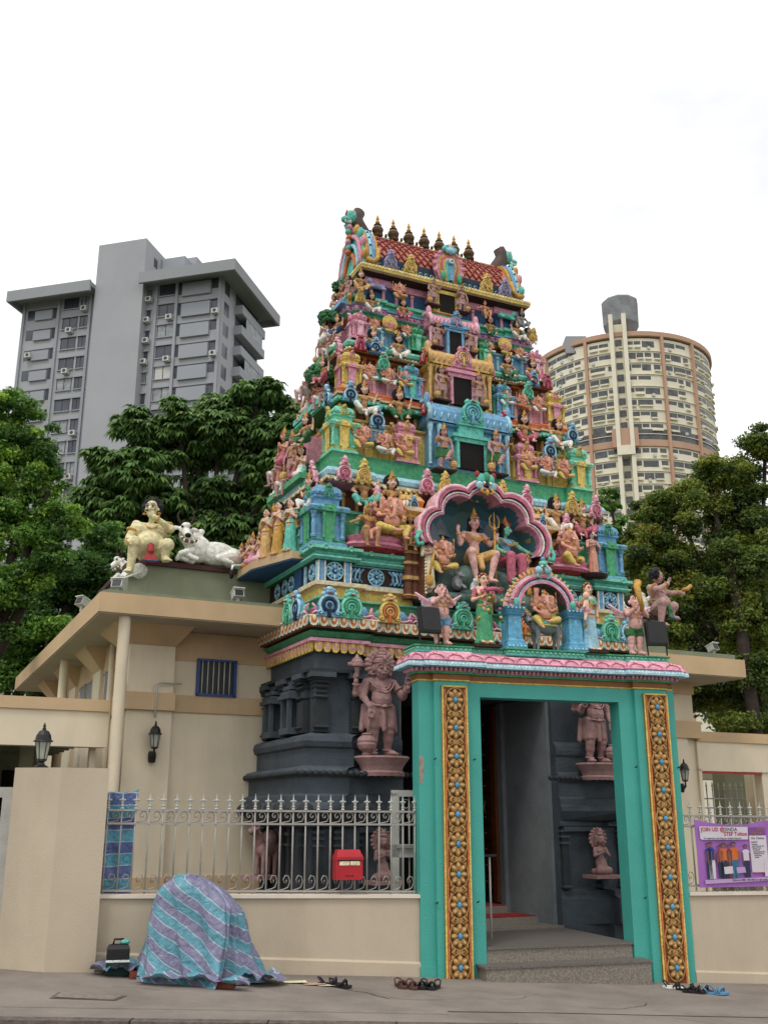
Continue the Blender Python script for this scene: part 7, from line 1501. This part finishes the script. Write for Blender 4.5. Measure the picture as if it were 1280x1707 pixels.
# ---------------------------------------------------------------- round apartment tower
RCX,RCY,RR=48.9,197,18.0
YC=mat('tower_cream','#e2dcc6',rough=.85,var=.05,vs=.2,bump=0,dirt=.2); TCB=mat('tower_terracotta','#b9967e',rough=.85,var=.06,vs=.2,bump=0); TKM=mat('tank_grey','#8b8e90',rough=.9,var=.2,vs=.5,bump=.2,dirt=.4); WT=mat('tower_window','#5d6062',rough=.3,var=.3,vs=1,bump=0)
AR=tag(empty('round_apartment_tower',Matrix.Translation((RCX,RCY,0))),'cream round apartment tower with terracotta ribs and a grey water tank on top','apartment building')
p=MB(); p.lathe([(RR,-.5),(RR,90)],(0,0,0),YC,64,sm=True); p.build('wall',AR)
p=MB(); p.lathe([(RR+.4,90.3),(RR+.5,90.4),(RR+.5,91.3),(RR+.2,91.4),(RR+.2,90.5)],(0,0,0),TCB,64); p.lathe([(RR-.5,90),(RR-.5,90.4)],(0,0,0),WT,48); p.build('roof_band',AR)
p=MB(); p.lathe([(RR+.1,67.9),(RR+.3,68.0),(RR+.3,69.2),(RR+.1,69.3)],(0,0,0),TCB,64); p.lathe([(RR+.05,69.4),(RR+.05,71.4)],(0,0,0),WT,64); p.build('terrace_band',AR)
def rad(a_,z0,z1,w,d,m,mb,r0=RR):   # block on the drum at angle a_ (deg, -90 faces the camera), angular width w deg
    n=max(2,int(w/3)); vs=[]
    for i in range(n+1):
        t=R(a_-w/2+w*i/n)
        for r in(r0-.2,r0+d): vs+=[(r*math.cos(t),r*math.sin(t),z0),(r*math.cos(t),r*math.sin(t),z1)]
    fs=[]
    for i in range(n): o=4*i; fs+=[(o+2,o+6,o+7,o+3),(o+3,o+7,o+5,o+1),(o,o+4,o+6,o+2)]
    fs+=[(0,2,3,1),(4*n,4*n+1,4*n+3,4*n+2)]; mb.add(vs,fs,m)
VA=-90-math.degrees(math.atan2(RCX,RCY))*-1  # direction facing the camera
VA=-90+ -math.degrees(math.atan2(RCX,RCY))
for a_ in(-52,-21,25,48,-80): p=MB(); rad(VA+a_+2,0,91,1.7,.6,TCB,p); p.build('rib',AR)
random.seed(9); FZ=2.42; WN=[]; BL=[]
for k_ in range(28):
    z=87.9-FZ*k_
    if 67.45<z+1.2<71.4: continue
    a_=-84
    while a_<84:
        w=random.choice((4,5.5,7.5,9)); g_=random.choice((.5,.9))
        if -3<a_+w/2<4.2 or min(abs(a_+w/2-x) for x in(-50,-19,27,50))<w/2+1.2: a_+=1.0; continue
        h=random.choice((.7,1.0,1.25,.85)); WN.append((w*math.cos(R(a_+w/2))*(1 if z>44 else .1),a_+w/2,z+1.5-h,z+1.5,w,.02,WT))
        if random.random()<.5: BL.append((w*math.cos(R(a_+w/2)),a_+w/2,z+.05,z+.3,w*.9,.45,YC))
        if random.random()<.18: BL.append((1.5,a_+w*.5,z-.25,z+.3,1.6,.4,ACM))
        a_+=w+g_
    q=MB(); rad(VA,z-.62,z-.5,168,.22,YC,q); q.build('floor_band',AR)
for L_,nm in((WN,'window'),(BL,'balcony_ledge')):
    L_.sort(reverse=True,key=lambda t:t[0])
    for t in L_[:100]: q=MB(); rad(VA+t[1],*t[2:],q); q.build(nm,AR)
    q=MB()
    for t in L_[100:]: rad(VA+t[1],*t[2:],q)
    tag(q.build(nm+'_group',AR),kind='stuff')
p=MB(); 
for a_ in(-2.6,4.6): rad(VA+a_,0,94.5,2.2,1.9,YC,p)
rad(VA+1,0,93,5,.25,YC,p); p.build('stair_shaft',AR)
for k_ in range(34): p=MB(); rad(VA+.9,88.5-FZ*k_,89.7-FZ*k_,3.6,.45,WT,p); p.build('stair_opening',AR)
p=MB(); rad(VA+1,65.8,67.6,9,2.2,YC,p); rad(VA+1,67.6,71.2,14,1.6,TCB,p); p.build('portico',AR)
tx,ty=(RR-4)*math.cos(R(VA+1.5))+.7,(RR-4)*math.sin(R(VA+1.5))
p=MB(); p.lathe([(2.0,92),(2.7,93),(3.5,94.6),(3.6,99.6),(3.3,100)],(tx,ty,0),TKM,10,sm=False); p.build('water_tank',AR)
p=MB(); 
for x,w in((-9,4),(5.5,4.5),(10,3)): p.box(tx+x-w/2,tx+x+w/2,ty,ty+4,89,92.6,GR)
p.build('roof_room',AR)
# ---------------------------------------------------------------- trees
def leafmat(name,a_,b_):
    m=mat(name,a_,rough=.5,var=.2,vs=.7,hex2=b_,bump=0,spec=.35); t=m.node_tree; n=t.nodes; o_=[q for q in n if q.type=='OUTPUT_MATERIAL'][0]; pb_=n['Principled BSDF']; src=pb_.inputs['Base Color'].links[0].from_socket
    tr_=n.new('ShaderNodeBsdfTranslucent'); t.links.new(src,tr_.inputs[0]); mi=n.new('ShaderNodeMixShader'); mi.inputs[0].default_value=.38; t.links.new(pb_.outputs[0],mi.inputs[1]); t.links.new(tr_.outputs[0],mi.inputs[2]); t.links.new(mi.outputs[0],o_.inputs[0]); return m
LM1=[leafmat('leaf_dark','#536f41','#3b5431'),leafmat('leaf_mid','#7c9e5b','#5f7f47'),leafmat('leaf_light','#9eb55e','#7c974e')]
LM2=[leafmat('leaf_bright_dark','#517735','#3b5b2a'),leafmat('leaf_bright_mid','#79a245','#5e8539'),leafmat('leaf_bright_light','#b6d659','#92b84a')]
LM3=[leafmat('leaf_gold_dark','#3e4f2a','#2d3b21'),leafmat('leaf_gold_mid','#6c8238','#54672e'),leafmat('leaf_gold_light','#97a040','#78843a'),leafmat('leaf_rust','#a0703e','#8b7038')]
BARK=mat('bark','#3a302a',rough=.95,var=.25,vs=6,bump=.6,bs=20)
def leafcloud(name,par,clusters,n,size,mats,probs,seed,mode='leaf'):
    """clusters: (x,y,z,rx,ry,rz); leaf blades spread through each ellipsoid, denser to its outside"""
    rg=np.random.default_rng(seed); sub_=[]
    for c in clusters:
        m_=16 if mode!='whorl' else 10
        for i in range(m_):
            d_=rg.normal(size=3); d_/=np.linalg.norm(d_); d_[1]=d_[1]*.6-.35*abs(d_[1]); f_=rg.uniform(.55,.98); k_=rg.uniform(.25,.45); sub_.append((c[0]+d_[0]*c[3]*f_,c[1]+d_[1]*c[4]*f_,c[2]+d_[2]*c[5]*f_,c[3]*k_*1.15,c[4]*k_,c[5]*k_*.62))
        sub_.append((c[0],c[1]+.2,c[2],c[3]*.55,c[4]*.5,c[5]*.55))
    clusters=sub_; vol=np.array([c[3]*c[4]+c[4]*c[5]+c[3]*c[5] for c in clusters]); pr_=vol/vol.sum(); ci=rg.choice(len(clusters),n,p=pr_); C_=np.array(clusters)[ci]
    d=rg.normal(size=(n,3)); d/=np.linalg.norm(d,axis=1)[:,None]; rr=rg.uniform(.1,1,n)**.5; 
    bump_=1+.16*np.sin(d[:,0]*7+ci)+.14*np.sin(d[:,2]*9+ci*2)+.1*np.sin(d[:,1]*8)
    pos=C_[:,:3]+d*C_[:,3:6]*(rr*bump_)[:,None]
    if mode=='whorl':
        k=11; ang=rg.uniform(0,2*np.pi,n); P_=np.repeat(pos,k,0); D_=np.repeat(d,k,0); aa=np.repeat(ang,k)+np.tile(np.arange(k)*2*np.pi/k,n)+rg.normal(0,.15,n*k)
        L=size*rg.uniform(.75,1.15,n*k); droop=rg.uniform(-.55,-.05,n*k); dirs=np.stack([np.cos(aa),np.sin(aa),droop],1)+D_*.35; dirs/=np.linalg.norm(dirs,axis=1)[:,None]
        wv=np.cross(dirs,[0,0,1.]); wv/=np.linalg.norm(wv,axis=1)[:,None]; W_=L*.19
        mid=P_+dirs*(L*.5)[:,None]+np.array([0,0,.04]); tip=P_+dirs*L[:,None]+np.stack([0*L,0*L,-L*.3],1)
        V_=np.stack([P_,mid+wv*W_[:,None],tip,mid-wv*W_[:,None]],1); nn=n*k; base=rg.random(n); sel=np.clip(np.repeat(base,k)*.5+rg.random(nn)*.15+np.repeat(np.clip(d[:,2],-1,1)*.0+.0,k)+.2,0,.999)
    else:
        nn=n; nrm=d*.5+rg.normal(0,.55,(n,3))+np.array([0,0,.5]); nrm/=np.linalg.norm(nrm,axis=1)[:,None]
        t=np.cross(nrm,rg.normal(size=(n,3))); t/=np.linalg.norm(t,axis=1)[:,None]; b=np.cross(nrm,t); L=size*rg.uniform(.6,1.3,n)
        V_=np.stack([pos-t*L[:,None]*.5,pos+b*L[:,None]*.26-nrm*L[:,None]*.05,pos+t*L[:,None]*.5-nrm*L[:,None]*.12,pos-b*L[:,None]*.26-nrm*L[:,None]*.05],1); cb_=rg.random(len(clusters))[ci]; sel=np.clip(.62*cb_+.38*rg.random(n)+d[:,2]*.06,0,.999)
    me=bpy.data.meshes.new(name); me.vertices.add(nn*4); me.vertices.foreach_set('co',V_.reshape(-1)); me.loops.add(nn*4); me.loops.foreach_set('vertex_index',np.arange(nn*4,dtype=np.int32)); me.polygons.add(nn); me.polygons.foreach_set('loop_start',np.arange(0,nn*4,4,dtype=np.int32)); me.polygons.foreach_set('loop_total',np.full(nn,4,dtype=np.int32))
    cum=np.cumsum(probs); me.polygons.foreach_set('material_index',np.clip(np.searchsorted(cum,sel*cum[-1]),0,len(mats)-1).astype(np.int32))
    for m in mats: me.materials.append(m)
    me.update(calc_edges=True); o=bpy.data.objects.new(name,me); COL.objects.link(o); o.parent=par; return o
def tree(name,label,x,y,h0,clusters,n,size,mats,probs,seed,mode='leaf',tr=.22,group=None):
    r=tag(empty(name,Matrix.Translation((x,y,0))),label,'tree',group); random.seed(seed); p=MB()
    p.tube([(0,0,-.6),(.05,.1,h0*.5),(0,.1,h0)],tr,BARK,10,r2=tr*.6)
    for c in clusters:
        q=V((c[0],c[1],c[2])); m_=q.lerp(V((0,.1,h0)),.5)+V((0,0,-.15)); p.tube([(0,.1,h0*.92),m_,q,q],tr*.42,BARK,6,r2=.03)
    p.build('trunk',r); leafcloud('crown',r,clusters,n,size,mats,probs,seed,mode); return r
def ec(fr_y,pts,x0,y0):    # clusters from photo outline points (X,Y,radius px) at depth fr_y
    out=[]
    for X,Y,rx,ry,dy in pts:
        u,z=at('W',X,Y,fr_y+dy); s_=(fr_y+dy)/1789*1.03; out.append((u-x0,fr_y+dy-y0,z,rx*s_,max(rx,ry)*s_*.9,ry*s_))
    return out
tree('rain_tree','tall dark tree with drooping feathery leaf rosettes between the grey block and the tower',-4.6,25,6.5,ec(25,[(230,770,80,70,0),(330,740,80,75,.5),(410,730,75,75,0),(470,770,60,90,0),(200,850,60,60,0),(300,860,80,80,.6),(400,850,80,80,.3),(375,680,50,35,.4),(300,700,50,38,0),(430,670,50,40,0),(470,880,50,60,0),(230,710,45,30,0),(160,850,40,45,0),(480,680,30,30,.3),(180,780,45,50,0),(260,920,90,50,0),(380,920,80,50,0)],-4.6,25),5600,.27,LM1,[.4,.38,.22],5,'whorl')
tree('leafy_tree','bright green leaning tree at the left edge in front of the grey block',-6.6,17,4.2,ec(17,[(10,700,60,55,0),(60,740,50,50,0),(0,790,70,60,0),(80,820,50,55,0),(30,880,70,60,0),(90,920,55,50,0),(20,960,70,60,0),(-30,720,60,80,0),(-10,1020,70,60,0),(60,770,35,45,.3),(110,870,40,40,0)],-6.6,17),56000,.08,LM2,[.4,.36,.24],6)
tree('shade_tree','dense dark green tree low behind the annex roof at the left',-7.4,21,3.6,ec(21,[(40,1010,80,70,0),(130,960,80,70,0),(100,1080,110,70,0),(190,930,60,60,.5),(0,1100,80,80,0),(180,1000,70,60,.5),(250,960,60,50,1),(60,900,50,50,1)],-7.4,21),70000,.105,LM2,[.6,.3,.1],7)
tree('shade_tree','dark green tree filling the gap behind the bull statue',-3.2,29,4.5,ec(29,[(220,900,80,80,0),(330,900,90,90,0),(430,880,80,90,0),(480,820,60,80,0),(290,990,100,80,0),(420,980,90,80,0)],-3.2,29),50000,.15,LM1,[.5,.38,.12],8)
tree('gold_tipped_tree','large dense tree with yellow and rust leaf tips at the right edge',7.2,20,4.0,ec(20,[(1250,780,60,60,0),(1180,800,55,45,0),(1130,850,55,60,0),(1230,870,75,70,.3),(1100,930,60,60,0),(1180,950,80,80,0),(1265,960,60,80,0),(1150,1050,70,70,0),(1240,1060,80,80,0),(1085,870,40,40,.5),(1275,740,40,40,0),(1075,960,40,70,.2),(1090,1060,60,60,.3),(1170,1130,80,70,.4),(1250,1160,80,70,0),(1060,900,25,30,.3)],7.2,20),170000,.075,LM3,[.27,.36,.33,.04],9,'leaf',.13)
tree('shade_tree','dark tree behind the right wing between the tower and the gold tipped tree',6.6,26,4.2,ec(26,[(1090,1000,80,100,0),(1180,1000,90,110,0),(1270,980,90,120,0),(1100,1130,80,80,0),(1200,1150,90,80,0),(1290,1140,80,80,0),(1060,940,50,50,0),(1050,1020,50,70,0)],6.6,26),90000,.13,LM1,[.55,.35,.1],10)
tree('young_tree','small light-leaved tree tip just right of the tower cornice',5.6,22,5.5,ec(22,[(1015,835,22,22,0),(1040,900,25,40,0),(1100,850,35,35,0)],5.6,22),3500,.13,LM2,[.4,.4,.2],12,'leaf',.08)
tg=MB(); tg.tube([(6.9,19.6,-.5),(6.95,19.6,3),(6.8,19.6,6.5)],.16,BARK,10,r2=.1); 
tag(tg.build('tree_trunk'),'slim brown trunk rising behind the right link building','tree trunk')
flush()
bpy.context.view_layer.update()
